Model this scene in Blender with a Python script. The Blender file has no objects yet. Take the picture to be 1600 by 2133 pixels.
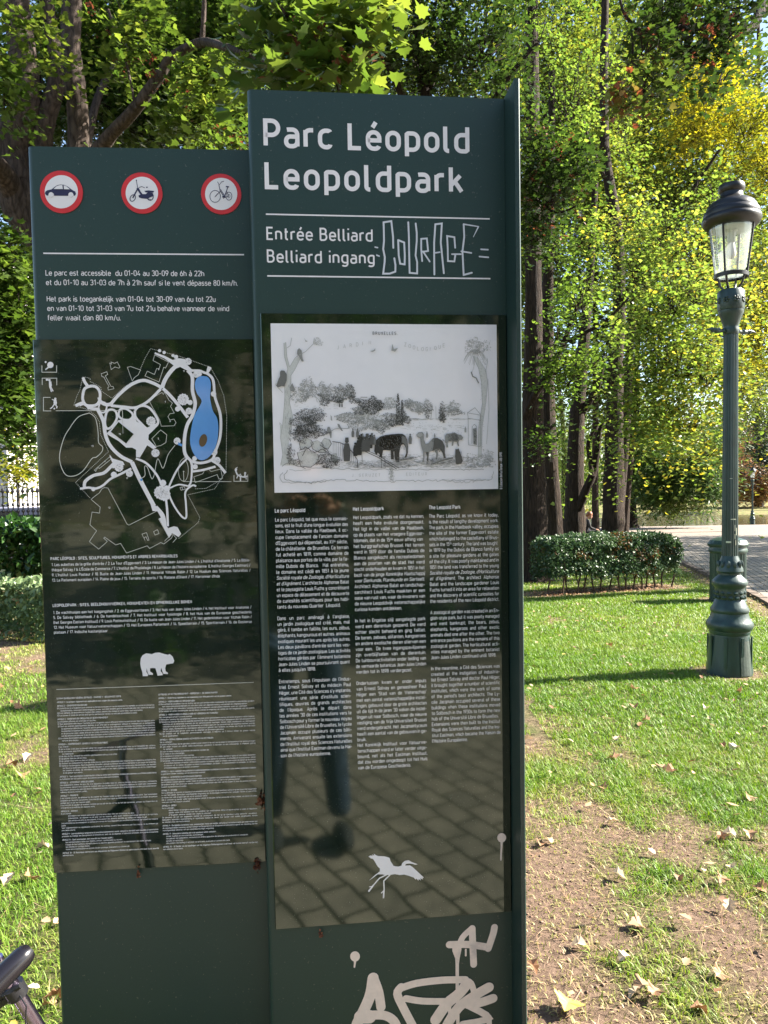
import bpy, math, random
import numpy as np
from mathutils import Vector, Matrix

# ------------------------------------------------------------------ scene, camera, world, sun
SC = bpy.context.scene
COL = SC.collection
random.seed(7)
RNG = np.random.default_rng(11)
R_ = math.radians
EYE = np.array([0.0, 0.0, 1.56])
F_, CX_, CY_ = 1600.0, 800.0, 1096.5          # focal length and principal point, in photo pixels
DOWN = np.array([0.0169, 0.99868, 0.0485]); DOWN /= np.linalg.norm(DOWN)
FWD = np.array([0, 0, 1.0]) - DOWN * DOWN[2]; FWD /= np.linalg.norm(FWD)
UPC = -DOWN
RGT = np.cross(FWD, UPC)
RM = np.array([RGT, FWD, UPC])                # camera axes (x right, y down, z forward) -> world
cam_data = bpy.data.cameras.new('camera')
cam_data.sensor_fit = 'HORIZONTAL'; cam_data.sensor_width = 36.0; cam_data.lens = 36.0
cam_data.shift_y = (CY_ - 1066.5) / 1600.0
cam_data.clip_start = 0.05; cam_data.clip_end = 3000
cam = bpy.data.objects.new('camera', cam_data); COL.objects.link(cam)
cx, cy, cz = RM @ np.array([1, 0, 0]), RM @ np.array([0, -1, 0]), RM @ np.array([0, 0, -1])
cam.matrix_world = Matrix(((cx[0], cy[0], cz[0], EYE[0]), (cx[1], cy[1], cz[1], EYE[1]), (cx[2], cy[2], cz[2], EYE[2]), (0, 0, 0, 1)))
SC.camera = cam

SUN_EL, SUN_AZ = R_(35), R_(7.5)              # azimuth counted from +x towards +y
world = bpy.data.worlds.new('World'); SC.world = world; world.use_nodes = True
nt = world.node_tree; nt.nodes.clear()
sky = nt.nodes.new('ShaderNodeTexSky'); sky.sky_type = 'NISHITA'; sky.sun_disc = False
sky.sun_elevation = SUN_EL; sky.sun_rotation = math.pi / 2 - SUN_AZ
bg = nt.nodes.new('ShaderNodeBackground'); bg.inputs['Strength'].default_value = 0.07
wo = nt.nodes.new('ShaderNodeOutputWorld')
nt.links.new(sky.outputs[0], bg.inputs['Color']); nt.links.new(bg.outputs[0], wo.inputs['Surface'])
sl = bpy.data.lights.new('sun', 'SUN'); sl.energy = 5.0; sl.angle = R_(0.5); sl.color = (1.0, 0.94, 0.84)
so = bpy.data.objects.new('sun', sl); COL.objects.link(so)
sd = Vector((-math.cos(SUN_EL) * math.cos(SUN_AZ), -math.cos(SUN_EL) * math.sin(SUN_AZ), -math.sin(SUN_EL)))
so.rotation_euler = sd.to_track_quat('-Z', 'Y').to_euler(); so.location = (30, 10, 40)
SC.view_settings.view_transform = 'Standard'; SC.view_settings.look = 'None'
SC.view_settings.exposure = 2.40; SC.view_settings.gamma = 1.0
SC.render.engine = 'CYCLES'
SC.cycles.max_bounces = 6; SC.cycles.diffuse_bounces = 3; SC.cycles.glossy_bounces = 3
SC.cycles.transmission_bounces = 4; SC.cycles.transparent_max_bounces = 8
SC.cycles.caustics_reflective = False; SC.cycles.caustics_refractive = False
SC.cycles.sample_clamp_indirect = 6.0

# ------------------------------------------------------------------ helpers
def at(px, py, d):
    """the point at depth d (m) along the line of sight through a photo pixel"""
    return EYE + RM @ (np.array([(px - CX_) / F_, (py - CY_) / F_, 1.0]) * d)
def zg(y):
    y = np.asarray(y, float)
    t = np.clip(y - 6.0, 0, 48)
    return -0.028 * t * np.clip(t / 4.0, 0, 1) ** 0.5
def gp(px, py):
    """ground point under a photo pixel"""
    r = RM @ np.array([(px - CX_) / F_, (py - CY_) / F_, 1.0])
    t = -EYE[2] / r[2]
    for _ in range(30):
        t = (float(zg(r[1] * t)) - EYE[2]) / r[2]
    return EYE + r * t
def gd(px, d):
    """ground point at depth d in the column of a photo pixel"""
    p = at(px, 1050, d); p[2] = float(zg(p[1])); return p

def vnoise(x, y, seed=0):
    x = np.asarray(x, float); y = np.asarray(y, float)
    xi = np.floor(x).astype(np.int64); yi = np.floor(y).astype(np.int64)
    fx = x - xi; fy = y - yi
    fx = fx * fx * (3 - 2 * fx); fy = fy * fy * (3 - 2 * fy)
    def h(a, b):
        n = (a * 374761393 + b * 668265263 + seed * 974711) & 0x7fffffff
        n = ((n ^ (n >> 13)) * 1274126177) & 0x7fffffff
        return ((n ^ (n >> 16)) & 0xffff) / 65535.0
    return (h(xi, yi) * (1 - fx) + h(xi + 1, yi) * fx) * (1 - fy) + (h(xi, yi + 1) * (1 - fx) + h(xi + 1, yi + 1) * fx) * fy
def fbm(x, y, seed=0):
    return 0.5 * vnoise(x, y, seed) + 0.3 * vnoise(x * 2.1, y * 2.1, seed + 5) + 0.2 * vnoise(x * 4.3, y * 4.3, seed + 9)

def tag(o, label=None, cat=None, group=None, kind=None):
    if label: o['label'] = label
    if cat: o['category'] = cat
    if group: o['group'] = group
    if kind: o['kind'] = kind
    return o
def empty(name, loc, label, cat, group=None):
    o = bpy.data.objects.new(name, None); COL.objects.link(o); o.location = [float(v) for v in loc]
    o.empty_display_size = 0.1
    return tag(o, label, cat, group)
def link(name, me, m, parent=None, origin=None, smooth=False):
    o = bpy.data.objects.new(name, me); COL.objects.link(o)
    if m is not None: me.materials.append(m)
    if smooth: me.polygons.foreach_set('use_smooth', [True] * len(me.polygons))
    if parent is not None: o.parent = parent
    return o
def mesh_np(name, V, F, m, parent=None, world=True, smooth=False, tint=None, top=None):
    """V (n,3) world points, F (k,3|4) faces; a parented mesh is stored relative to its parent"""
    V = np.asarray(V, np.float64).copy()
    off = np.zeros(3)
    if world:
        p = parent
        while p is not None:
            off += np.array(p.location); p = p.parent
        if top is not None: off = np.array(top, float)
    V -= off
    F = np.asarray(F, np.int32)
    me = bpy.data.meshes.new(name)
    me.vertices.add(len(V)); me.vertices.foreach_set('co', V.astype(np.float32).ravel())
    k = F.shape[1]
    me.loops.add(F.size); me.loops.foreach_set('vertex_index', F.ravel())
    me.polygons.add(len(F)); me.polygons.foreach_set('loop_start', np.arange(0, F.size, k, dtype=np.int32))
    if tint is not None:
        a = me.attributes.new('tint', 'FLOAT', 'POINT'); a.data.foreach_set('value', np.asarray(tint, np.float32))
    me.update(); me.validate()
    o = link(name, me, m, parent, smooth=smooth)
    if top is not None: o.location = [float(v) for v in top]
    return o
class MB:
    """collects verts and faces of any size, then becomes one mesh"""
    def __init__(s): s.v = []; s.f = []
    def add(s, v, f):
        b = len(s.v); s.v += [tuple(float(c) for c in p) for p in v]; s.f += [tuple(b + i for i in q) for q in f]
    def box(s, c, sx, sy, sz, rz=0.0, tilt=None):
        co, si = math.cos(rz), math.sin(rz); v = []
        for dz in (-.5, .5):
            for dx, dy in ((-.5, -.5), (.5, -.5), (.5, .5), (-.5, .5)):
                x, y = dx * sx, dy * sy
                v.append((c[0] + x * co - y * si, c[1] + x * si + y * co, c[2] + dz * sz))
        s.add(v, [(3, 2, 1, 0), (4, 5, 6, 7), (0, 1, 5, 4), (1, 2, 6, 5), (2, 3, 7, 6), (3, 0, 4, 7)])
    def tube(s, pts, rad, n=10, caps=True, wob=0.0, seed=0):
        pts = [np.array(p, float) for p in pts]; m = len(pts)
        if not hasattr(rad, '__len__'): rad = [rad] * m
        rg = np.random.default_rng(seed)
        v = []; ref = None
        for i in range(m):
            t = pts[min(i + 1, m - 1)] - pts[max(i - 1, 0)]; t /= (np.linalg.norm(t) + 1e-9)
            if ref is None:
                ref = np.cross(t, [0.3, 0.9, 0.1] if abs(t[2]) > .9 else [0, 0, 1.0])
            a = ref - t * (ref @ t); a /= (np.linalg.norm(a) + 1e-9); ref = a; b = np.cross(t, a)
            for j in range(n):
                th = 2 * math.pi * j / n
                r = rad[i] * (1 + wob * (rg.random() - .5))
                v.append(pts[i] + (a * math.cos(th) + b * math.sin(th)) * r)
        f = [(i * n + j, i * n + (j + 1) % n, (i + 1) * n + (j + 1) % n, (i + 1) * n + j) for i in range(m - 1) for j in range(n)]
        if caps: f += [tuple(range(n - 1, -1, -1)), tuple((m - 1) * n + j for j in range(n))]
        s.add(v, f)
    def lathe(s, prof, c=(0, 0, 0), n=24, flute=0.0, phase=0.0, nfl=None):
        v = []
        for r, z in prof:
            for j in range(n):
                th = 2 * math.pi * j / n + phase
                rr = r * (1 - (flute if j % 2 else 0))
                v.append((c[0] + rr * math.cos(th), c[1] + rr * math.sin(th), c[2] + z))
        m = len(prof)
        f = [(i * n + j, i * n + (j + 1) % n, (i + 1) * n + (j + 1) % n, (i + 1) * n + j) for i in range(m - 1) for j in range(n)]
        f += [tuple(range(n - 1, -1, -1)), tuple((m - 1) * n + j for j in range(n))]
        s.add(v, f)
    def ball(s, c, r, n=10, sq=(1, 1, 1)):
        m = max(4, n // 2 + 1)
        v = [(c[0], c[1], c[2] - r * sq[2])]; f = []
        for i in range(1, m):
            ph = math.pi * i / m
            for j in range(n):
                th = 2 * math.pi * j / n
                v.append((c[0] + r * sq[0] * math.sin(ph) * math.cos(th), c[1] + r * sq[1] * math.sin(ph) * math.sin(th), c[2] - r * sq[2] * math.cos(ph)))
        v.append((c[0], c[1], c[2] + r * sq[2])); e = len(v) - 1
        for j in range(n):
            f.append((0, 1 + (j + 1) % n, 1 + j))
            for i in range(m - 2): f.append((1 + i * n + j, 1 + i * n + (j + 1) % n, 1 + (i + 1) * n + (j + 1) % n, 1 + (i + 1) * n + j))
            f.append((e, 1 + (m - 2) * n + j, 1 + (m - 2) * n + (j + 1) % n))
        s.add(v, f)
    def plan(s, poly, z0, z1, O, U, D):
        """plan polygon (u, depth) extruded from z0 to z1"""
        n = len(poly); v = []
        for z in (z0, z1):
            for u, d in poly:
                p = O + U * u + D * d; v.append((p[0], p[1], z))
        f = [tuple(range(n - 1, -1, -1)), tuple(range(n, 2 * n))] + [(i, (i + 1) % n, n + (i + 1) % n, n + i) for i in range(n)]
        s.add(v, f)
    def build(s, name, m, parent=None, smooth=False, world=True, top=None):
        off = np.zeros(3)
        if world:
            p = parent
            while p is not None:
                off += np.array(p.location); p = p.parent
        if top is not None: off = np.array(top, float)
        me = bpy.data.meshes.new(name)
        me.from_pydata([(a - off[0], b - off[1], c - off[2]) for a, b, c in s.v], [], s.f); me.update()
        o = link(name, me, m, parent, smooth=False)
        if top is not None: o.location = [float(v) for v in top]
        if smooth:
            me.polygons.foreach_set('use_smooth', [True] * len(me.polygons))
            try: me.set_sharp_from_angle(angle=R_(40))
            except Exception: pass
        return o
def copy_tree(o, parent=None):
    c = o.copy(); COL.objects.link(c); c.parent = parent
    for ch in list(o.children): copy_tree(ch, c)
    return c

# ------------------------------------------------------------------ materials
def new_mat(name):
    m = bpy.data.materials.new(name); m.use_nodes = True; t = m.node_tree; t.nodes.clear()
    out = t.nodes.new('ShaderNodeOutputMaterial'); return m, t, out
def N(t, kind, **kw):
    n = t.nodes.new(kind)
    for k, v in kw.items():
        if k in n.inputs: n.inputs[k].default_value = v
        else: setattr(n, k, v)
    return n
def ramp(t, stops, fac):
    r = t.nodes.new('ShaderNodeValToRGB'); e = r.color_ramp.elements
    while len(e) < len(stops): e.new(0.5)
    for q, (p, c) in zip(e, stops): q.position = p; q.color = (*c, 1)
    t.links.new(fac, r.inputs[0]); return r.outputs[0]
def paint(name, color, rough=0.5, ior=1.5, metal=0.0, var=0.15, scale=30.0, bump=0.0, bscale=60.0, speck=None, coat=0.0, stretch=(1, 1, 1), dirt=None):
    """a painted or plain surface with slight mottling, optional specks and bumps"""
    m, t, out = new_mat(name); L = t.links.new
    b = N(t, 'ShaderNodeBsdfPrincipled', Roughness=rough, IOR=ior, Metallic=metal)
    if coat: b.inputs['Coat Weight'].default_value = coat; b.inputs['Coat Roughness'].default_value = 0.08
    tc = N(t, 'ShaderNodeTexCoord'); mp = N(t, 'ShaderNodeMapping'); mp.inputs['Scale'].default_value = stretch
    L(tc.outputs['Object'], mp.inputs[0])
    nz = N(t, 'ShaderNodeTexNoise', Scale=scale, Detail=4.0, Roughness=0.6); L(mp.outputs[0], nz.inputs['Vector'])
    lo = tuple(c * (1 - var) for c in color); hi = tuple(min(1, c * (1 + var)) for c in color)
    colr = ramp(t, [(0.3, lo), (0.7, hi)], nz.outputs['Fac'])
    if speck:
        sc, thr, scol = speck
        n2 = N(t, 'ShaderNodeTexNoise', Scale=sc, Detail=2.0); L(tc.outputs['Object'], n2.inputs['Vector'])
        f = ramp(t, [(thr, (0, 0, 0)), (min(1, thr + 0.05), (1, 1, 1))], n2.outputs['Fac'])
        mx = N(t, 'ShaderNodeMix', data_type='RGBA'); L(f, mx.inputs[0]); L(colr, mx.inputs[6]); mx.inputs[7].default_value = (*scol, 1); colr = mx.outputs[2]
    if dirt:
        sc, thr, scol = dirt
        n3 = N(t, 'ShaderNodeTexNoise', Scale=sc, Detail=6.0, Roughness=.65); L(mp.outputs[0], n3.inputs['Vector'])
        f = ramp(t, [(thr, (0, 0, 0)), (min(1, thr + 0.12), (1, 1, 1))], n3.outputs['Fac'])
        mx = N(t, 'ShaderNodeMix', data_type='RGBA'); L(f, mx.inputs[0]); L(colr, mx.inputs[6]); mx.inputs[7].default_value = (*scol, 1); colr = mx.outputs[2]
    L(colr, b.inputs['Base Color'])
    if bump:
        n4 = N(t, 'ShaderNodeTexNoise', Scale=bscale, Detail=3.0); L(mp.outputs[0], n4.inputs['Vector'])
        bp = N(t, 'ShaderNodeBump', Strength=1.0, Distance=bump); L(n4.outputs['Fac'], bp.inputs['Height']); L(bp.outputs[0], b.inputs['Normal'])
    L(b.outputs[0], out.inputs[0]); return m
def leaf_mat(name, stops, trans=0.45, rough=0.45, ior=1.4, tcol=1.6):
    """leaves: colour from each leaf's own tint, light passing through the blade"""
    m, t, out = new_mat(name); L = t.links.new
    a = N(t, 'ShaderNodeAttribute', attribute_name='tint')
    c = ramp(t, stops, a.outputs['Fac'])
    b = N(t, 'ShaderNodeBsdfPrincipled', Roughness=rough, IOR=ior); L(c, b.inputs['Base Color'])
    tr = N(t, 'ShaderNodeBsdfTranslucent')
    hs = N(t, 'ShaderNodeHueSaturation', Saturation=1.1, Value=tcol); L(c, hs.inputs['Color']); L(hs.outputs[0], tr.inputs['Color'])
    mx = N(t, 'ShaderNodeMixShader'); mx.inputs[0].default_value = trans
    L(b.outputs[0], mx.inputs[1]); L(tr.outputs[0], mx.inputs[2]); L(mx.outputs[0], out.inputs[0]); return m
def bark_mat(name, dark, light, sx=9.0, sz=1.3, bump=0.03):
    m, t, out = new_mat(name); L = t.links.new
    b = N(t, 'ShaderNodeBsdfPrincipled', Roughness=0.9, IOR=1.3)
    g = N(t, 'ShaderNodeTexCoord'); mp = N(t, 'ShaderNodeMapping'); mp.inputs['Scale'].default_value = (sx, sx, sz)
    L(g.outputs['Object'], mp.inputs[0])
    n1 = N(t, 'ShaderNodeTexNoise', Scale=1.6, Detail=8.0, Roughness=0.72, Distortion=0.9); L(mp.outputs[0], n1.inputs['Vector'])
    n2 = N(t, 'ShaderNodeTexVoronoi', Scale=1.5, feature='DISTANCE_TO_EDGE'); L(mp.outputs[0], n2.inputs['Vector'])
    mm = N(t, 'ShaderNodeMath', operation='MULTIPLY_ADD'); L(n2.outputs['Distance'], mm.inputs[0]); mm.inputs[1].default_value = 0.7; L(n1.outputs['Fac'], mm.inputs[2])
    c = ramp(t, [(0.35, dark), (0.6, tuple((p + q) / 2 for p, q in zip(dark, light))), (0.95, light)], mm.outputs[0])
    L(c, b.inputs['Base Color'])
    bp = N(t, 'ShaderNodeBump', Strength=1.0, Distance=bump); L(mm.outputs[0], bp.inputs['Height']); L(bp.outputs[0], b.inputs['Normal'])
    L(b.outputs[0], out.inputs[0]); return m
def plate_mat(name, wave, scale, stretch):
    """dark printed panel under a glossy sheet whose surface is very slightly wavy"""
    m, t, out = new_mat(name); L = t.links.new
    b = N(t, 'ShaderNodeBsdfPrincipled', Roughness=0.05, IOR=1.72)
    b.inputs['Base Color'].default_value = (0.008, 0.015, 0.009, 1)
    b.inputs['Specular Tint'].default_value = (.9, 1.0, .86, 1)
    g = N(t, 'ShaderNodeTexCoord'); mp = N(t, 'ShaderNodeMapping'); mp.inputs['Scale'].default_value = stretch
    L(g.outputs['Object'], mp.inputs[0])
    n1 = N(t, 'ShaderNodeTexNoise', Scale=scale, Detail=3.0, Roughness=0.55); L(mp.outputs[0], n1.inputs['Vector'])
    bp = N(t, 'ShaderNodeBump', Strength=1.0, Distance=wave); L(n1.outputs['Fac'], bp.inputs['Height']); L(bp.outputs[0], b.inputs['Normal'])
    n2 = N(t, 'ShaderNodeTexNoise', Scale=420.0, Detail=1.0); L(g.outputs['Object'], n2.inputs['Vector'])
    c = ramp(t, [(0.71, (0.008, 0.015, 0.009)), (0.78, (0.10, 0.10, 0.09))], n2.outputs['Fac']); L(c, b.inputs['Base Color'])
    L(b.outputs[0], out.inputs[0]); return m
# ------------------------------------------------------------------ the information sign: boards, lettering, pictures
class Board:
    """a vertical flat board; uv(px,py) reads a photo pixel off its face as metres right / metres above the ground"""
    def __init__(s, xdir, px, py, d, back=0.0):
        X = np.array(xdir); X = X - DOWN * (X @ DOWN); X /= np.linalg.norm(X)
        s.U = RM @ X; s.Nn = np.array([s.U[1], -s.U[0], 0.0]); s.O = at(px, py, d) - s.Nn * back; s.O[2] = 0.0
        s.D = -s.Nn
    def uv(s, px, py):
        r = RM @ np.array([(px - CX_) / F_, (py - CY_) / F_, 1.0])
        t = ((s.O - EYE) @ s.Nn) / (r @ s.Nn)
        p = EYE + r * t
        return np.array([(p - s.O) @ s.U, p[2]])
    def P(s, uv, e=0.0):
        return s.O + s.U * uv[0] + s.Nn * e + np.array([0, 0, uv[1]])
RB = Board((0.99416, -0.0214, 0.1058), 800, 1066, 1.5)
LB = Board((0.9967, -0.0213, 0.0782), 525, 1066, 1.5 - 275 / 1600 * 1.5 * 0.106, back=0.045)

class Ink:
    """flat printed or painted marks lying on a board; each later mark sits a hair above the one before"""
    def __init__(s, b, e, step=0.00002): s.b = b; s.e = e; s.k = 0; s.V = []; s.F = []; s.step = step; s.n = 0
    def _put(s, uv, faces, lift=None):
        e = s.e + s.k * s.step if lift is None else lift
        b = s.n
        for p in uv: s.V.append(s.b.O + s.b.U * p[0] + s.b.Nn * e + np.array([0, 0, p[1]]))
        s.F += [tuple(b + i for i in f) for f in faces]; s.n += len(uv)
    def poly(s, pts, px=True):
        uv = [s.b.uv(*p) for p in pts] if px else pts
        s._put(uv, [tuple(range(len(uv)))]); s.k += 1
    def line(s, pts, w, closed=False, px=True, cap=False):
        """w in photo pixels (px) or metres"""
        uv = [s.b.uv(*p[:2]) for p in pts] if px else [np.array(p[:2]) for p in pts]
        k = 1.5 / 1600 if px else 1.0
        ws = [(p[2] if len(p) > 2 else w) * k for p in pts]
        v, f = strip(uv, ws, closed)
        s._put(v, f); s.k += 1
        if cap:
            for c, q in ((uv[0], ws[0]), (uv[-1], ws[-1])):
                n = 14; s._put([c + q / 2 * np.array([math.cos(2 * math.pi * i / n), math.sin(2 * math.pi * i / n)]) for i in range(n)], [tuple(range(n))]); s.k += 1
    def disc(s, px, py, rx, ry=None, n=28, rot=0.0, wob=0.0):
        ry = ry or rx; c, q = math.cos(rot), math.sin(rot); pts = []
        for i in range(n):
            a = 2 * math.pi * i / n; rr = 1 + wob * (1 if i % 2 else -1)
            x, y = rx * rr * math.cos(a), ry * rr * math.sin(a); pts.append((px + x * c - y * q, py + x * q + y * c))
        s.poly(pts)
    def ring(s, px, py, rx, ry, w, n=28, rot=0.0):
        c, q = math.cos(rot), math.sin(rot)
        s.line([(px + rx * math.cos(a) * c - ry * math.sin(a) * q, py + rx * math.cos(a) * q + ry * math.sin(a) * c) for a in [2 * math.pi * i / n for i in range(n)]], w, closed=True)
    def build(s, name, m, parent):
        b = MB(); b.v = [tuple(p) for p in s.V]; b.f = s.F
        return b.build(name, m, parent)
def strip(P, ws, closed=False):
    Q = []; W = []
    for p, w in zip(P, ws):
        p = np.asarray(p, float)
        if not Q or np.linalg.norm(p - Q[-1]) > 1e-7: Q.append(p); W.append(w)
    if closed and len(Q) > 2 and np.linalg.norm(Q[0] - Q[-1]) < 1e-7: Q.pop(); W.pop()
    n = len(Q)
    if n < 2: return [], []
    V = []
    for i in range(n):
        a = Q[i] - Q[i - 1] if (closed or i > 0) else Q[1] - Q[0]
        b = Q[(i + 1) % n] - Q[i] if (closed or i < n - 1) else Q[i] - Q[i - 1]
        a = a / np.linalg.norm(a); b = b / np.linalg.norm(b)
        t = a + b; L = np.linalg.norm(t)
        t = b if L < 1e-6 else t / L
        c = max(0.5, abs(a @ t)); nn = np.array([-t[1], t[0]]) * (W[i] / 2 / c)
        V += [Q[i] + nn, Q[i] - nn]
    F = [(2 * i, 2 * i + 1, 2 * ((i + 1) % n) + 1, 2 * ((i + 1) % n)) for i in range(n if closed else n - 1)]
    return V, F

# a stroke alphabet in the plain engineering style of the sign (cap height 1): "advance|stroke;stroke", points x,y[,corner radius]
BOWL = "0,.6 0,.67,.1 .48,.67,.24 .48,0,.24 0,0,.1 0,.13"
BOWR = ".48,.6 .48,.67,.1 0,.67,.24 0,0,.24 .48,0,.1 .48,.13"
GL = {
'a': ".46|.04,.66 .1,.67,.1 .46,.67,.2 .46,0;.46,.39 0,.39,.18 0,0,.18 .46,0,.2 .46,.25", 'b': ".48|0,1 0,0;" + BOWL,
'c': ".42|.42,.62 .4,.67,.12 0,.67,.24 0,0,.24 .4,0,.12 .42,.11", 'd': ".48|.48,1 .48,0;" + BOWR,
'e': ".48|0,.34 .48,.34 .48,.67,.24 0,.67,.24 0,0,.24 .42,0,.12 .46,.11", 'f': ".28|.1,0 .1,1,.18 .3,1;0,.66 .28,.66",
'g': ".48|.48,.67 .48,-.27,.22 .08,-.27,.1 .03,-.2;.48,.6 .48,.67,.1 0,.67,.24 0,.02,.24 .48,.02,.1 .48,.15",
'h': ".46|0,1 0,0;0,.55 0,.67,.14 .46,.67,.22 .46,0", 'i': "0|0,.67 0,0;0,.92 0,1.05", 'j': ".02|.02,.67 .02,-.27,.13 -.12,-.27;.02,.92 .02,1.05",
'k': ".44|0,1 0,0;0,.25 .4,.67;.16,.43 .46,0", 'l': ".13|0,1 0,0,.13 .16,0", 'm': ".76|0,.67 0,0;0,.55 0,.67,.14 .38,.67,.19 .38,0;.38,.55 .38,.67,.14 .76,.67,.19 .76,0",
'n': ".46|0,.67 0,0;0,.55 0,.67,.14 .46,.67,.22 .46,0", 'o': ".48|0,.33 0,.67,.24 .48,.67,.24 .48,0,.24 0,0,.24 z", 'p': ".48|0,.67 0,-.27;" + BOWL,
'q': ".48|.48,.67 .48,-.27;" + BOWR, 'r': ".26|0,.67 0,0;0,.5 0,.67,.2 .32,.67", 's': ".4|.4,.63 .36,.67,.1 0,.67,.17 0,.35,.15 .41,.33,.15 .41,0,.17 .03,0,.1 -.01,.1",
't': ".28|.1,.95 .1,0,.15 .28,0;0,.66 .28,.66", 'u': ".46|0,.67 0,0,.22 .46,0,.14 .46,.18;.46,.67 .46,0", 'v': ".46|0,.67 .23,0 .46,.67", 'w': ".7|0,.67 .17,0 .35,.7 .53,0 .7,.67",
'x': ".44|0,.67 .44,0;.44,.67 0,0", 'y': ".46|0,.67 .24,.03;.46,.67 .16,-.27 .04,-.27", 'z': ".4|0,.67 .4,.67 0,0 .42,0",
'A': ".6|0,0 .3,1 .6,0;.11,.3 .49,.3", 'B': ".53|0,0 0,1 .48,1,.22 .48,.53,.2 0,.53;.25,.53 .53,.53,.24 .53,0,.26 0,0", 'C': ".54|.54,.82 .52,1,.16 0,1,.27 0,0,.27 .52,0,.16 .54,.18",
'D': ".54|0,.5 0,1 .54,1,.27 .54,0,.27 0,0 z", 'E': ".46|.48,1 0,1 0,0 .48,0;0,.52 .42,.52", 'F': ".44|.48,1 0,1 0,0;0,.5 .42,.5", 'G': ".54|.54,.82 .52,1,.16 0,1,.27 0,0,.27 .54,0,.24 .54,.46 .3,.46",
'H': ".54|0,0 0,1;.54,0 .54,1;0,.52 .54,.52", 'I': "0|0,0 0,1", 'J': ".36|.36,1 .36,0,.2 .06,0,.1 0,.1", 'K': ".52|0,1 0,0;0,.36 .48,1;.2,.6 .53,0", 'L': ".42|0,1 0,0 .46,0",
'M': ".66|0,0 0,1 .33,.35 .66,1 .66,0", 'N': ".54|0,0 0,1 .54,0 .54,1", 'O': ".56|0,.5 0,1,.28 .56,1,.28 .56,0,.28 0,0,.28 z", 'P': ".5|0,0 0,1 .52,1,.28 .52,.43,.28 0,.43", 'Q': ".56|0,.5 0,1,.28 .56,1,.28 .56,0,.28 0,0,.28 z;.34,.22 .58,-.04",
'R': ".52|0,0 0,1 .52,1,.27 .52,.46,.27 0,.46;.28,.46 .55,0", 'S': ".5|.5,.86 .46,1,.14 0,1,.22 0,.54,.2 .52,.5,.2 .52,0,.23 .04,0,.14 0,.14", 'T': ".5|0,1 .5,1;.25,1 .25,0", 'U': ".54|0,1 0,0,.27 .54,0,.27 .54,1",
'V': ".56|0,1 .28,0 .56,1", 'W': ".84|0,1 .2,0 .42,.95 .64,0 .84,1", 'X': ".54|0,1 .54,0;.54,1 0,0", 'Y': ".54|0,1 .27,.45 .54,1;.27,.45 .27,0", 'Z': ".5|0,1 .5,1 0,0 .52,0",
'0': ".48|0,.5 0,1,.24 .48,1,.24 .48,0,.24 0,0,.24 z", '1': ".3|0,.78 .24,1 .24,0", '2': ".46|.01,.82 .03,1,.16 .46,1,.22 .46,.58,.18 0,0 .48,0", '3': ".46|.01,.86 .03,1,.16 .45,1,.2 .45,.54,.18 .2,.54;.2,.54 .47,.54,.2 .47,0,.24 .02,0,.15 0,.14",
'4': ".5|.3,1 0,.25 .52,.25;.38,.48 .38,0", '5': ".46|.44,1 .05,1 .02,.56;.02,.54 .1,.64,.1 .46,.64,.22 .46,0,.24 .02,0,.14 0,.12", '6': ".48|.3,1 .03,.5,.1 0,.3;0,.3 0,.6,.22 .48,.6,.23 .48,0,.24 0,0,.24 z", '7': ".46|0,.88 0,1 .48,1 .16,0",
'8': ".48|.03,.77 .03,1,.21 .45,1,.21 .45,.54,.2 .03,.54,.2 z;0,.27 0,.54,.23 .48,.54,.23 .48,0,.24 0,0,.24 z", '9': ".48|.18,0 .45,.5,.1 .48,.7;.48,.7 .48,1,.23 0,1,.23 0,.4,.23 .48,.4,.23 z",
'.': "0|0,-.04 0,.08", ',': ".02|.03,.08 -.03,-.16", ':': "0|0,-.04 0,.08;0,.56 0,.68", ';': ".02|.03,.08 -.03,-.16;.02,.56 .02,.68", "'": "0|0,1.02 0,.78", '-': ".34|0,.4 .34,.4", '/': ".36|0,-.1 .38,1.08",
'(': ".16|.18,1.08 0,.8,.2 0,.12,.2 .18,-.14", ')': ".16|0,1.08 .18,.8,.2 .18,.12,.2 0,-.14", '=': ".44|0,.6 .44,.6;0,.3 .44,.3", '@': ".9|0,.5 0,1,.3 .8,1,.3 .8,0,.3 0,0,.3 z;.58,.62 .54,.7,.1 .24,.7,.12 .24,.3,.12 .54,.3,.1 .58,.4",
'$': ".4|.36,.9 .3,1,.1 .03,1,.14 .03,.66,.12 .38,.5,.12 .38,.34;.02,.62 .02,.45,.12 .37,.3,.12 .37,-.08,.14 .06,-.08,.1 0,.04", '~': ".0|0,0 0,.01"}
ACC = {'é': ('e', ".2,.86 .34,1.08"), 'è': ('e', ".3,.86 .16,1.08"), 'ê': ('e', ".08,.87 .24,1.04 .4,.87"), 'ë': ('e', ".12,.9 .12,1.02;.36,.9 .36,1.02"), 'à': ('a', ".3,.86 .16,1.08"), 'â': ('a', ".06,.87 .22,1.04 .38,.87"),
       'ç': ('c', ".22,-.04 .26,-.2 .12,-.24"), 'É': ('E', ".18,1.14 .32,1.34"), 'È': ('E', ".3,1.14 .16,1.34"), 'ô': ('o', ".08,.87 .24,1.04 .4,.87"), 'û': ('u', ".08,.87 .24,1.04 .4,.87"), 'î': ('i', "-.12,.87 0,1.04 .12,.87")}
for k, (b, x) in ACC.items(): GL[k] = GL[b] + ';' + x
GL['œ'] = ".92|0,.33 0,.67,.24 .46,.67,.2 .46,0,.2 0,0,.24 z;.46,.37 .92,.37 .92,.67,.23 .46,.67,.2 .46,0,.2 .86,0,.12 .9,.11"
_gc = {}
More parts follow.
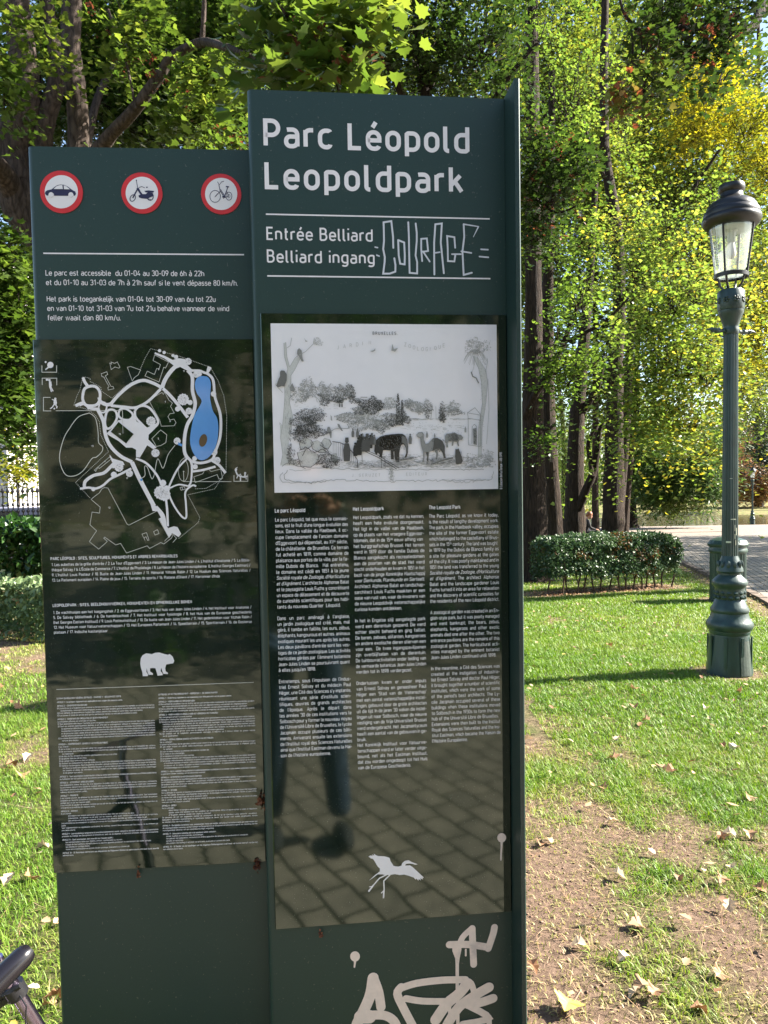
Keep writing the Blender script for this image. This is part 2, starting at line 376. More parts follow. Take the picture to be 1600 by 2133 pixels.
def glyph(ch, w, ns):
    k = (ch, w, ns)
    if k in _gc: return _gc[k]
    adv, body = GL.get(ch, GL['o']).split('|'); V = []; F = []
    for si, st in enumerate(body.split(';')):
        pts = []; closed = False
        for q in st.split():
            if q == 'z': closed = True; continue
            c = [float(x) for x in q.split(',')]; pts.append((np.array(c[:2]), c[2] if len(c) > 2 else 0))
        out = []; n = len(pts)
        for i, (p, r) in enumerate(pts):
            if r <= 0 or (not closed and i in (0, n - 1)): out.append(p); continue
            a = pts[i - 1][0]; b = pts[(i + 1) % n][0]
            la, lb = np.linalg.norm(a - p), np.linalg.norm(b - p)
            ra, rb = min(r, la * .98), min(r, lb * .98)
            s0 = p + (a - p) / la * ra; s1 = p + (b - p) / lb * rb
            for j in range(ns + 1):
                t = j / ns; c0 = s0 + (p - s0) * .56; c1 = s1 + (p - s1) * .56
                out.append((1 - t) ** 3 * s0 + 3 * t * (1 - t) ** 2 * c0 + 3 * t * t * (1 - t) * c1 + t ** 3 * s1)
        v, f = strip(out, [w] * len(out), closed)
        b0 = len(V); V += [(x[0], x[1], si) for x in v]; F += [tuple(b0 + i for i in q) for q in f]
    _gc[k] = (float(adv), np.array(V), F); return _gc[k]
SPC = .40
class Text:
    def __init__(s, b, e): s.b = b; s.e = e; s.V = []; s.F = []; s.n = 0
    def width(s, txt, w, ns, tr):
        x = 0; sp = 0
        for ch in txt:
            if ch == ' ': x += SPC; sp += 1
            elif ch in '_^': continue
            else: x += glyph(ch, w, ns)[0] + tr + w
        return x - tr - w, sp
    def put(s, txt, u0, v0, size, width=None, w=.13, ns=3, tr=.1, mode='space', rot=0.0, sx0=1.0):
        """baseline start (u0,v0) and cap height in metres; width fits the line by word spacing or by letter spacing"""
        k = size / (1 + w); nat, nsp = s.width(txt, w, ns, tr); ex = 0.0; sx = sx0; esp = 0.0; k0 = k; nat = nat * 1.0
        if width:
            gap = width / k / sx0 - nat - w
            if mode == 'space' and nsp and abs(gap) / nsp < 1.6: esp = gap / nsp; 
            elif mode == 'scale' or nat <= 0: sx = (width / k) / (nat + w)
            else: ex = gap / max(1, len(txt) - 1)
            if esp < -.14: sx = (width / k) / (nat + w); esp = 0.0
        x = 0.0; it = False; sup = False; c, q = math.cos(rot), math.sin(rot)
        for ch in txt:
            if ch == '_': it = not it; continue
            if ch == '^': sup = not sup; continue
            if ch == ' ': x += SPC + esp + ex; continue
            adv, V, F = glyph(ch, w, ns)
            g = V[:, :2] * (.6 if sup else 1) + (np.array([0, .42]) if sup else 0) + np.array([w / 2, w / 2])
            gx = g[:, 0] + (g[:, 1] * .2 if it else 0) + x; gy = g[:, 1]
            gx = gx * k * sx; gy = gy * k
            uu = u0 + gx * c - gy * q; vv = v0 + gx * q + gy * c
            P = s.b.O[None] + uu[:, None] * s.b.U[None] + (s.e + V[:, 2] * 0.00004)[:, None] * s.b.Nn[None]
            P[:, 2] += vv
            s.V.append(P); s.F += [tuple(s.n + i for i in f) for f in F]; s.n += len(P)
            x += adv * (.6 if sup else 1) + (tr * (.6 if sup else 1) + w) + ex
    def px(s, txt, x0, y0, x1, y1, hpx, **kw):
        a = s.b.uv(x0, y0); b = s.b.uv(x1, y1)
        d = 1.5; s.put(txt, a[0], (a[1] + b[1]) / 2, hpx * d / 1600, width=b[0] - a[0], **kw)
    def column(s, lines, tl, tr_, bl, hpx, nslots, **kw):
        """lines: (slot, text, indent px, mode) set between a first and a last baseline"""
        a, b, r = s.b.uv(*tl), s.b.uv(*bl), s.b.uv(*tr_)
        rs = []
        for slot, txt, full in lines:
            if full:
                nat, nsp = s.width(txt.replace('>', ''), kw.get('w', .13), kw.get('ns', 3), kw.get('tr', .1)); rs.append((r[0] - a[0] - .0065 * txt.count('>')) / ((nat + kw.get('w', .13)) * hpx * 1.5 / 1600 / (1 + kw.get('w', .13))))
        sx0 = min(1.05, sorted(rs)[len(rs) // 2]) if rs else kw.pop('sxd', .9)
        kw.pop('sxd', None)
        for slot, txt, full in lines:
            v = a[1] + (b[1] - a[1]) * slot / nslots; u = a[0]
            ind = 0.0
            while txt.startswith('>'): txt = txt[1:]; ind += 0.0065
            s.put(txt, u + ind, v, hpx * 1.5 / 1600, width=(r[0] - a[0] - ind) if full else None, sx0=sx0, **kw)
    def build(s, name, m, parent):
        b = MB(); b.v = [tuple(p) for p in np.concatenate(s.V)]; b.f = s.F
        return b.build(name, m, parent)
# ------------------------------------------------------------------ materials of the sign
M_BOARD = paint('dark green satin coat', (0.015, 0.040, 0.032), rough=0.42, ior=1.5, var=0.10, scale=900, bump=0.00012, bscale=1500, speck=(190, 0.69, (0.085, 0.095, 0.075)), dirt=(7, .66, (.022, .040, .032)), stretch=(1, 1, .25))
M_FIN = paint('dark green edge coat', (0.014, 0.035, 0.030), rough=0.35, var=0.2, scale=300, bump=0.0001, bscale=900, speck=(120, 0.76, (0.16, 0.16, 0.14)))
M_PLATE_R = plate_mat('gloss black text sheet', 0.00028, 5.0, (1, 1, 0.6))
M_PLATE_L = plate_mat('gloss black map sheet', 0.0007, 6.0, (0.8, 0.8, 1.7))
M_WHITE = paint('white print', (0.80, 0.79, 0.81), rough=0.12, ior=1.5, var=0.02)
M_VINYL = paint('white lettering', (0.80, 0.78, 0.79), rough=0.5, var=0.03, scale=200)
M_LINE = paint('thin white map outline', (0.60, 0.60, 0.56), rough=0.15, var=0.03)
M_RED = paint('red ring', (0.62, 0.030, 0.035), rough=0.35, var=0.06)
M_BLUE = paint('lake blue print', (0.13, 0.34, 0.74), rough=0.06, ior=1.9, var=0.04)
M_TAN = paint('islet brown print', (0.13, 0.09, 0.05), rough=0.1, var=0.1)
M_NAVY = paint('navy pictogram ink', (0.022, 0.022, 0.07), rough=0.4, var=0.1)
M_PINK = paint('pale pink graffiti paint', (0.86, 0.71, 0.62), rough=0.35, var=0.07, scale=60, bump=0.00015, bscale=500, dirt=(14, .60, (.62, .52, .47)))
M_MARK = paint('pale scratch marker', (0.62, 0.65, 0.70), rough=0.45, var=0.05)
M_PAPER = paint('white printed sheet', (0.79, 0.79, 0.82), rough=0.08, ior=1.6, var=0.015)
GREY = {g: paint('engraving ink %d' % g, tuple(c * (0.97, 1.0, 0.97)[i] for i, c in enumerate([g / 100.0] * 3)), rough=0.12, var=0.12, scale=700) for g in (1, 4, 9, 16, 26, 36, 46, 60)}

A0 = RB.uv(800, 1066)
base = RB.P((0, 0)); SIGN = empty('information_sign', base, 'tall dark green two-panel park information sign with white lettering and glossy black plates', 'information sign')
def rounded_plan(u0, u1, dep, r=0.010, both=False):
    pts = [(u1, 0.0), (u1, dep)]
    pts += [(u0 + r - r * math.sin(a), dep - r + r * math.cos(a)) for a in [i * math.pi / 8 for i in range(5)]]
    pts += [(u0 + r - r * math.cos(a), r - r * math.sin(a)) for a in [i * math.pi / 8 for i in range(5)]]
    return pts
FACE = -0.004
uRL = 0.5 * (RB.uv(520, 400)[0] + RB.uv(559, 2000)[0]); uRR = 0.5 * (RB.uv(1055, 300)[0] + RB.uv(1065, 1950)[0])
vRT = 0.5 * (RB.uv(524, 183.5)[1] + RB.uv(1055, 204)[1])
b = MB(); b.plan([(u, d - FACE) for u, d in rounded_plan(uRL, uRR, 0.11)], 0.0, vRT, RB.O, RB.U, RB.D)
tag(b.build('main_board', M_BOARD, SIGN, smooth=True), 'right hand board, the taller of the two')
uLL = 0.5 * (LB.uv(55.5, 400)[0] + LB.uv(122, 2000)[0]); uLR = LB.uv(560, 1500)[0] + 0.02
vLT = 0.5 * (LB.uv(60, 304)[1] + LB.uv(515, 309)[1])
b = MB(); b.plan([(u, d - FACE) for u, d in rounded_plan(uLL, uLR, 0.055)], 0.0, vLT, LB.O, LB.U, LB.D)
tag(b.build('side_board', M_BOARD, SIGN, smooth=True), 'left hand board, the lower of the two')
# the upright fin along the right edge
dF = 0.066; fw = 0.0105
b = MB(); b.plan([(uRR + 0.0005, -dF), (uRR + fw - .002, -dF), (uRR + fw, -dF + .002), (uRR + fw, 0.115), (uRR + 0.0005, 0.115)], 0.0, vRT + 0.003, RB.O, RB.U, RB.D)
b.build('edge_fin', M_FIN, SIGN)
b = MB(); b.plan([(uRR - 0.0035, 0.0032), (uRR - 0.002, 0.0030), (uRR - 0.002, 0.0038), (uRR - 0.0035, 0.0039)], 0.02, vRT - 0.01, RB.O, RB.U, RB.D)
def plate(name, B, tl, tr, br, bl, m, label):
    q = [B.uv(*p) for p in (tl, tr, br, bl)]
    u0 = (q[0][0] + q[3][0]) / 2; u1 = (q[1][0] + q[2][0]) / 2; v1 = (q[0][1] + q[1][1]) / 2; v0 = (q[2][1] + q[3][1]) / 2
    b = MB(); c = 0.0012
    for z0, z1 in ((v0, v1),):
        poly = [(u0, -FACE - 0.0002), (u0, c), (u0 + c, 0), (u1 - c, 0), (u1, c), (u1, -FACE - 0.0002)]
        b.plan(poly[::-1], z0, z1, B.O, B.U, B.D)
    o = b.build(name, m, SIGN); o['label'] = label; return o
PR = plate('text_plate', RB, (538.9, 653.5), (1054.4, 655.5), (1066.5, 1899), (576.8, 1935), M_PLATE_R, 'glossy black plate with the engraving and three columns of text')
PL = plate('map_plate', LB, (64.4, 706.4), (526.5, 707.6), (555, 1793.5), (114.6, 1819), M_PLATE_L, 'glossy black plate with the park map and rules')

# ---- main board: titles
for q in (('Parc Léopold', 549, 305, 979, 319), ('Leopoldpark', 551.5, 392, 966, 403)):
    t = Text(RB, 0.0006 + FACE); t.px(*q, 57.5, w=.178, ns=8, mode='x', tr=.085); t.build('title_lettering', M_VINYL, SIGN)
t = Text(RB, 0.0006 + FACE)
t.px('Entrée Belliard', 555, 498, 777, 503, 26.5, w=.15, ns=6, mode='x')
t.px('Belliard ingang', 556, 545, 781, 550, 26.5, w=.15, ns=6, mode='x')
t.build('entrance_lettering', M_VINYL, SIGN)
for y0, y1, xa, xb in ((443.9, 455.1, 553.6, 1021.2), (572.8, 580, 556.6, 1022.4)):
    i = Ink(RB, 0.0005 + FACE); a = RB.uv(xa, y0); c = RB.uv(xb, y1); v = (a[1] + c[1]) / 2
    i.line([(a[0], v), (c[0], v)], 0.0027, px=False); i.build('white_rule', M_VINYL, SIGN)
# scratched word
def z6(x, y): return (770 + x / 5.926, 450 + y / 5.926)
i = Ink(RB, 0.0008 + FACE)
for w, st in [(3.7, "295,385 292,250 270,55 225,62 175,70 178,180 180,300 170,400 190,500 188,560 178,640 170,705 250,705 320,680 322,600 308,515"), (3.7, "355,290 430,320 437,480 435,590 380,582 362,480 355,290"),
              (3.6, "480,70 488,250 490,400 497,695 590,703 590,560 570,480 585,300 585,200 572,85"), (3.5, "652,550 640,400 640,275 710,270 725,425 660,435"), (3.3, "662,430 745,555"),
              (3.7, "803,715 800,450 800,320 815,95 895,85 882,320 920,700"), (3, "800,450 870,440"), (3.5, "1060,385 1050,255 960,240 968,400 970,550 1050,555 1062,470"), (3.2, "1020,465 1130,465"),
              (3.7, "1165,95 1172,250 1150,430 1158,600 1165,722 1265,695"), (3.2, "1135,430 1260,450"), (3.2, "1380,405 1465,410"), (3.2, "1360,495 1470,505"), (3, "70,378 100,385"), (3, "90,478 120,490")]:
    i.line([z6(*map(float, p.split(','))) for p in st.split()], w, cap=True)
i.line([(*z6(1165, 95), 3), (*z6(1350, 125), 2.2)], 3); i.line([(*z6(1350, 120), 3.0), (*z6(1283, 255), 1.2)], 3)
o = i.build('scratched_word', M_MARK, SIGN)

# ---- side board: traffic signs and opening hours
def pict(px, py, r, draw, lab):
    c = LB.uv(px, py); k = 1.5 / 1600
    b = MB(); n = 40
    pts = [(c[0] + r * k * math.cos(2 * math.pi * j / n), c[1] + r * k * math.sin(2 * math.pi * j / n)) for j in range(n)]
    fr = [tuple(LB.P(p, 0.0016 + FACE)) for p in pts]; bk = [tuple(LB.P(p, FACE - .0002)) for p in pts]
    b.add(fr + bk, [tuple(range(n))[::-1]] + [(j, (j + 1) % n, n + (j + 1) % n, n + j) for j in range(n)])
    o = b.build('prohibition_disc', M_RED, SIGN); o['label'] = lab
    i = Ink(LB, 0.0020 + FACE); i.disc(px, py, r * .82, n=40); i.build('white_field', M_WHITE, o)
    i = Ink(LB, 0.0024 + FACE); j = Ink(LB, 0.0034 + FACE); draw(i, j)
    i.build('pictogram', M_NAVY, o)
    if j.n: j.build('pictogram_highlight', M_WHITE, o)
def z7(s): return [(70 + float(p.split(',')[0]) / 3.556, 340 + float(p.split(',')[1]) / 3.556) for p in s.split()]
def d_car(i, j):
    i.poly(z7("82,224 85,208 98,198 130,191 150,175 172,160 196,155 222,157 248,168 272,186 292,200 306,206 313,224 304,238 296,238 292,225 275,212 258,224 254,239 150,238 148,224 128,210 110,222 106,238 94,236"))
    for x in (128, 275):
        (cx_, cy_), = z7("%d,232" % x); j.disc(cx_, cy_, 5.3, n=18); j.step = 2e-5; i.ring(cx_, cy_, 4.6, 4.6, .8)
    j.poly(z7("146,190 170,168 194,161 212,161 216,190")); j.poly(z7("222,162 244,170 268,192 224,191"))
def d_moped(i, j):
    (ax, ay), (bx, by) = z7("733,255 862,246"); i.ring(ax, ay, 5.2, 7.2, 1.6, rot=.5); i.ring(bx, by, 6.4, 7.4, 1.6)
    i.poly(z7("760,182 778,180 790,205 806,226 830,226 845,212 880,216 890,240 858,252 846,262 800,258 778,250 776,235 790,230 770,200"))
    i.poly(z7("818,202 850,198 892,203 886,214 830,214")); i.line(z7("770,185 752,220 733,255"), 2.6); i.line(z7("772,190 764,150 760,126"), 1.2); i.line(z7("778,178 800,170 822,180"), 1.2)
    (cx_, cy_), (ex, ey) = z7("760,125 838,176"); i.disc(cx_, cy_, 1.2, 1.8, n=10); i.disc(ex, ey, 1.6, n=10); i.line(z7("846,262 870,268"), 1.2)
def d_bike(i, j):
    (ax, ay), (bx, by) = z7("1344,243 1446,241"); i.ring(ax, ay, 11.0, 12.4, 1.2); i.ring(bx, by, 6.2, 8.4, 1.2); i.ring(bx, by, 2.6, 3.6, .8)
    for w, s in ((1.4, "1372,160 1382,205 1345,243"), (1.5, "1378,195 1412,252"), (1.3, "1384,190 1418,246"), (1.6, "1408,254 1424,215 1437,176"), (1.1, "1412,252 1446,242 1428,205"), (1.1, "1362,134 1374,160 1390,136 1410,130"), (2.4, "1424,169 1447,173"), (2.6, "1396,246 1420,250"), (1.0, "1404,262 1412,240"), (1, "1340,248 1352,240 1360,222")):
        i.line(z7(s), w)
pict(127, 398.5, 42.3, d_car, 'round red bordered no cars sign'); pict(295, 401, 41.3, d_moped, 'round red bordered no mopeds sign'); pict(460.5, 403, 41, d_bike, 'round red bordered no bicycles sign')
i = Ink(LB, 0.0005 + FACE); a = LB.uv(88.8, 526); c = LB.uv(508, 529.6); i.line([(a[0], (a[1] + c[1]) / 2), (c[0], (a[1] + c[1]) / 2)], 0.0026, px=False); i.build('white_rule', M_VINYL, SIGN)
t = Text(LB, 0.0006 + FACE)
for s, x0, x1, y in (("Le parc est accessible  du 01-04 au 30-09 de 6h à 22h", 93.6, 425, 573.7), ("et du 01-10 au 31-03 de 7h à 21h sauf si le vent dépasse 80 km/h.", 94.6, 495, 593.7), ("Het park is toegankelijk van 01-04 tot 30-09 van 6u tot 22u", 96.2, 448.8, 627.7),
                     ("en van 01-10 tot 31-03 van 7u tot 21u behalve wanneer de wind", 97.2, 477, 647.2), ("feller waait dan 80 km/u.", 97.8, 250.6, 666.7)):
    t.px(s, x0, y, x1, y, 11.6, w=.14, ns=4, mode='x', tr=.09)
t.build('opening_hours_lettering', M_VINYL, SIGN)

# ---- text plate: three columns
FR = """Le parc Léopold, tel que nous le connais-|sons, est le fruit d'une longue évolution des|lieux. Dans la vallée du Maelbeek, il oc-|cupe l'emplacement de l'ancien domaine|d'Eggevoort qui dépendait, au XV^e^ siècle,|de la châtellenie  de Bruxelles. Ce terrain|fut acheté en 1819, comme domaine de|plaisance aux portes de la ville, par la fa-|mille Dubois de Blanco.  Mal entretenu,|le domaine est cédé en 1851 à la jeune|_Société royale de Zoologie, d'Horticulture_|_et d'Agrément._ L'architecte Alphonse Balat|et le paysagiste Louis Fuchs y concrétisent|un espace de délassement et de découverte|de curiosités scientifiques pour les habi-|#tants du nouveau Quartier  Léopold.||Dans un parc aménagé à l'anglaise,|un jardin zoologique est créé, mais, mal|géré, il tombe en faillite, les ours, zébus,|éléphants, kangourous et autres  animaux|exotiques mourant les uns après les autres.|Les deux pavillons d'entrée sont les ves-|tiges de ce jardin zoologique. Les activités|horticoles gérées par  l'éminent botaniste|#Jean-Jules Linden se poursuivront quant|#à elles jusqu'en 1898.||Entretemps, sous l'impulsion de l'indus-|triel Ernest Solvay et du médecin Paul|Héger, une Cité des Sciences s'y implante,|réunissant une série d'instituts scien-|tifiques, œuvres de grands architectes|de l'époque. Après le départ dans|les années '30 de ces institutions vers le|Solbosch pour y former le nouveau  noyau|de l'Université Libre de Bruxelles, le lycée|Jacqmain occupe plusieurs de ces bâti-|ments. Arriveront ensuite les extensions|de l'Institut royal des Sciences Naturelles|ainsi que l'Institut Eastman devenu la Mai-|#son de l'histoire européenne."""
NL = """Het Leopoldpark, zoals we dat nu kennen,|heeft een hele evolutie doorgemaakt.|Het ligt in de vallei van de Maalbeek,|op de plaats van het vroegere Eggevoor-|tdomein, dat in de 15^de^ eeuw afhing van|het burggraafschap Brussel. Het terrein|werd in 1819 door de familie Dubois de|Blanco aangekocht als recreatiedomein|aan de poorten van de stad. Het werd|slecht onderhouden en kwam in 1851 in het|bezit van de jonge _Koninklijke Maatschappij_|_voor Dierkunde, Plantkunde en Sierteelt._|Architect Alphonse Balat en landschap-|sarchitect Louis Fuchs maakten er een|oase van rust van, waar de inwoners van|de nieuwe Leopoldwijk wetenschappelijke|#curiosa konden ontdekken.||In het in Engelse stijl aangelegde park|werd een dierentuin geopend. Die werd|echter slecht beheerd en ging failliet.|De beren, zeboes, olifanten, kangoeroes|en andere exotische dieren stierven een|voor een.  De twee ingangspaviljoenen|zijn overblijfselen van de dierentuin.|De tuinbouwactiviteiten onder leiding van|de vermaarde botanicus Jean-Jules Linden|#werden tot in 1898 verdergezet.||Ondertussen kwam er onder impuls|van Ernest Solvay en geneesheer Paul|Héger een 'Stad van de Wetenschap'|met een aantal wetenschappelijke instel-|lingen, gebouwd door de grote architecten|uit die tijd. In de jaren '30 weken die instel-|lingen uit naar Solbosch, waar de nieuwe|vestiging van de Vrije Universiteit Brussel|werd ondergebracht. Het Jacqmainlyceum|heeft een aantal van de gebouwen in ge-|#bruik.|Het Koninklijk Instituut voor Natuurwe-|tenschappen werd er later verder uitge-|bouwd, net als het Eastman Instituut,|dat zou worden omgedoopt tot het Huis|#van de Europese Geschiedenis."""
EN = """The Parc Léopold, as we know it today,|is the result of lengthy development work.|The park, in the Maelbeek valley, occupies|the site of the former Eggevoort estate|which belonged to the castellany of Brus-|sels in the 15^th^ century. The land was bought|in 1819 by the Dubois de Blanco family as|a site for pleasure gardens at the gates|of the city. It was poorly maintained and in|1851 the land was transferred to the young|_Société royale de Zoologie, d'Horticulture_|_et d'Agrément._ The architect Alphonse|Balat and the landscape gardener Louis|Fuchs turned it into an area for relaxation|and the discovery of scientific curiosities for|the residents of the new Léopold district.||A zoological garden was created in an En-|glish-style park, but it was poorly managed|and went bankrupt; the bears, zebus,|elephants, kangaroos and other exotic|animals died one after the other. The two|entrance pavilions are the remains of this|zoological garden. The horticultural acti-|vities managed by the eminent botanist|#Jean-Jules Linden continued until 1898.||In the meantime, a Cité des Sciences was|created at the instigation of industria-|list Ernest Solvay and doctor Paul Héger;|it brought together a number of scientific|institutes, which were the work of some|of the period's best architects. The Ly-|cée Jacqmain occupied several of these|buildings when these institutions moved|to Solbosch in the 1930s to form the new|#hub of the Université Libre de Bruxelles.|Extensions were then built to the Institut|Royal des Sciences Naturelles and the Ins-|titut Eastman, which became the Maison de|#l'Histoire Européenne."""
def slots(s): return [(k, x.lstrip('#'), not x.startswith('#')) for k, x in enumerate(s.split('|')) if x]
E_PR = 0.0004
for head, hx0, hx1, hy, body, tl, tr_, bl, name in (
        ('Le parc Léopold', 572.6, 636, 1067.3, FR, (573.3, 1086.7), (724.5, 1084), (585.9, 1577.8), 'french_text'),
        ('Het Leopoldpark', 735.3, 799.7, 1063.8, NL, (736, 1081.8), (883, 1078.5), (746.5, 1603), 'dutch_text'),
        ('The Leopold Park', 893.5, 959.3, 1060.6, EN, (893.7, 1079), (1038, 1075.6), (901.7, 1547.3), 'english_text')):
    t = Text(RB, E_PR)
    t.px(head, hx0, hy, hx1, hy, 8.6, w=.2, ns=3, mode='scale', tr=.09)
    L_ = slots(body); t.column(L_, tl, tr_, bl, 7.9, L_[-1][0], w=.14, ns=3, tr=.10)
    t.build(name, M_WHITE, PR)

# ---- map plate: lists and rules
E_PL = 0.0004
t = Text(LB, E_PL)
t.px('PARC LÉOPOLD : SITES, SCULPTURES, MONUMENTS ET ARBRES REMARQUABLES', 105.5, 1166.5, 370, 1161.5, 6.4, w=.2, ns=2, mode='scale', tr=.09)
t.px('LEOPOLDPARK : SITES, BEELDHOUWWERKEN, MONUMENTEN EN OPMERKELIJKE BOMEN', 110, 1263.4, 400, 1257.4, 6.4, w=.2, ns=2, mode='scale', tr=.09)
t.column(slots("1. Les aubettes de la grille d'entrée / 2. La Tour d'Eggevoort / 3. La maison de Jean-Jules Linden / 4. L'Institut d'Anatomie / 5. La Biblio-|thèque Solvay / 6. L'École de Commerce / 7. L'Institut de Physiologie / 8. La Maison de l'histoire européenne  (L'Institut Georges Eastman) /|9. L'Institut Louis Pasteur / 10. Buste de Jean-Jules Linden / 11. Mémorial Yithzak Rabin / 12. Le Muséum des Sciences Naturelles /|#13. Le Parlement européen / 14. Plaine de jeux / 15. Terrains de sports / 16. Platane d'Orient / 17. Marronnier d'Inde"), (107.6, 1179.4), (521.5, 1171.6), (108.3, 1211.8), 6.3, 3, w=.15, ns=2, tr=.09)
t.column(slots("1. De wachthuisjes aan het toegangshek / 2. de Eggevoorttoren / 3. Het huis van Jean-Jules Linden / 4. het Instituut voor Anatomie /|5. De Solvay bibliotheek / 6. De handelsschool / 7. Het Instituut voor fysiologie / 8. het Huis van de Europese geschiedenis|(het Georges Eastam Instituut) / 9. Louis Pasteurinstituut / 10. De buste van Jean-Jules Linden / 11. Het gedenkteken voor Yitzhak Rabin /|12. Het Museum voor Natuurwetenschappen / 13. Het Europees Parlement / 14. Speelterrein / 15. Sportterrein / 16. de Oosterse|#plataan / 17. Indische kastanjelaar"), (111, 1279.3), (524, 1268.5), (112.3, 1320.3), 6.3, 4, w=.15, ns=2, tr=.09)
t.build('places_list', M_WHITE, PL)
i = Ink(LB, 0.0004); a = LB.uv(117.9, 1435.9); c = LB.uv(528.6, 1421.5); i.line([(a[0], (a[1] + c[1]) / 2), (c[0], (a[1] + c[1]) / 2)], 0.0011, px=False); i.build('white_rule', M_LINE, PL)
LAWF = """!EXTRAIT DU RÈGLEMENT GÉNÉRAL DE POLICE - CHAPITRE V - DES ESPACES VERTS||!ARTICLE 1 - Le présent règlement est applicable à tout usager des espaces verts.||!ARTICLE 2 - CONDITIONS D'OUVERTURE|§1 L'autorité qui en a la gestion peut ordonner la fermeture du parc en cas de nécessité. Par exemple, en cas de circonstances|>exceptionnelles, notamment météorologiques, ou pour tout motif d'intérêt général, en particulier pour des raisons de sécurité|#§2 Il est défendu de descendre sur la glace des canaux, bassins, des étangs et cours d'eau, sauf autorisation.|#§3 Les locaux et zones de service ainsi que les secteurs de travaux ne sont pas accessibles au public.||!ARTICLE 3 - CONDITIONS DE CIRCULATION ET DE STATIONNEMENT|#La circulation piétonne est prioritaire en tout lieu.|§1 Sauf autorisation délivrée par l'autorité qui en a la gestion, aucun véhicule à moteur ne peut circuler dans les espaces verts.|§2 Sauf aux endroits spécifiquement destinés à cet effet par un aménagement adéquat et renseigné par un pictogramme|>ou autorisation délivrée par l'autorité qui a la gestion des lieux, les véhicules non motorisés, les cyclistes, les trottinettes,|>les planches à roulettes et les patins à roulettes sont interdits dans les espaces verts à l'exception des voitures d'enfants|>et de personnes moins valides ainsi que les cycles, trottinettes, planches à roulettes et patins à roulettes conduits et utilisés|>par des enfants de moins de 12 ans et dans la mesure où leur conduite ne met pas en danger la sécurité des autres usagers.|§3 La vitesse de circulation des véhicules motorisés dûment autorisés est limitée à 5 km/heure dans les enceintes des espaces|#>verts et aires de jeux.||!ARTICLE 4 - COMPORTEMENT, USAGES ET ACTIVITÉS DU PUBLIC|#Il est interdit :|§1 de se livrer à des jeux ou pouvant gêner les usagers ou perturber la quiétude des lieux ou la tranquillité des visiteurs.|§2 de se trouver sous l'influence d'une substance psychotrope quelconque ainsi que d'adopter un comportement indécent,|#>ou inapproprié.|#§3 de faire du feu, excepté les endroits spécifiquement prévus à cet effet.|#§4 de pêcher dans les pièces d'eau.|#§5 de camper sous tente ou dans un véhicule.|§6 d'utiliser les emplacements réservés à des jeux ou sports bien déterminés pour d'autres jeux ou sports ou à d'autres fins.|§7 d'enlever les bourgeons, fleurs ou plantes, de mutiler, secouer ou écorcer les arbres, d'arracher ou de couper les branches,|>les fleurs ou toute autre plante, d'arracher les pieux et autres objets servant à la conservation des plantations, de dégrader|>les chemins et allées, de s'introduire dans les massifs et les tapis végétaux, de les détruire ou de les endommager|#>et de grimper aux arbres.||!ARTICLE 5 - Sauf autorisation, la distribution et/ou la vente sont interdites, la pose des panneaux ou affiches publicitaires|#ou l'utilisation de tout autre moyen de publicité commerciale sont interdites.||!ARTICLE 6 - ACTIVITÉS ET AIRES DE LOISIRS|Les équipements d'aires de jeux mis à la disposition du public dans les aires ou terrains de jeu communaux, permanents|ou provisoires, doivent être utilisés de manière telle que la sécurité et la tranquillité publiques ne soient pas compromises.|Les enfants de moins de sept ans doivent obligatoirement être accompagnés d'un de leurs parents ou de la personne à la sur-|#veillance de qui ils ont été confiés.||!ARTICLE 7 - PROPRETÉ|Il est interdit d'uriner, de déféquer ou de cracher sur l'espace public ou dans un lieu accessible au public. Sauf autorisation|préalable de l'autorité compétente, il est interdit de tracer tout signe ou d'effectuer toute inscription au moyen de quelque|#produit que ce soit sur l'espace public.|Il est interdit de souiller de quelque manière que ce soit de son fait ou du fait des personnes, animaux ou choses dont on|#a la garde ou la maîtrise, les espaces verts.||!ARTICLE 8 - ANIMAUX|#Il est interdit :|#>>d'introduire tout animal quelconque dans les aires réservées aux enfants ou aux jeux.|>>d'abandonner, de déposer ou de jeter sur les espaces verts toute matière quelconque destinée à la nourriture|#>>des animaux errants ou des pigeons, à l'exception des aliments destinés aux oiseaux en temps de gel.|Les personnes qui accompagnent un animal sont tenues de faire disparaître les excréments effectués par celui-ci sur l'espace|#public.|Sauf réglementation ou signalisation particulière, les animaux doivent être maintenus par tout moyen, et au minimum par|#une laisse courte.||!ARTICLE 9 - Les installations temporaires à caractère événementiel, social, culturel ou récréatif sont soumises à l'autorisation|préalable du Collège des Bourgmestre et Echevins et, sauf cas de dispense, à l'obtention préalable d'un permis d'urbanisme.||!ARTICLE 11 - #Sauf autorisation, sont interdits sur l'espace public :|#>les représentations telles que théâtre, concert, manifestation ou réunion.|#>l'usage de haut-parleurs, d'amplificateurs ou d'autres appareils produisant ou reproduisant des ondes sonores.|#>les parades et cortèges divers.|#>toute autre manifestation ou activité d'ordre artistique, événement ou commercial.||!ARTICLE 18 - §1 Quiconque contrevient aux dispositions du Règlement Général de police pourra être puni d'une amende|#administrative."""
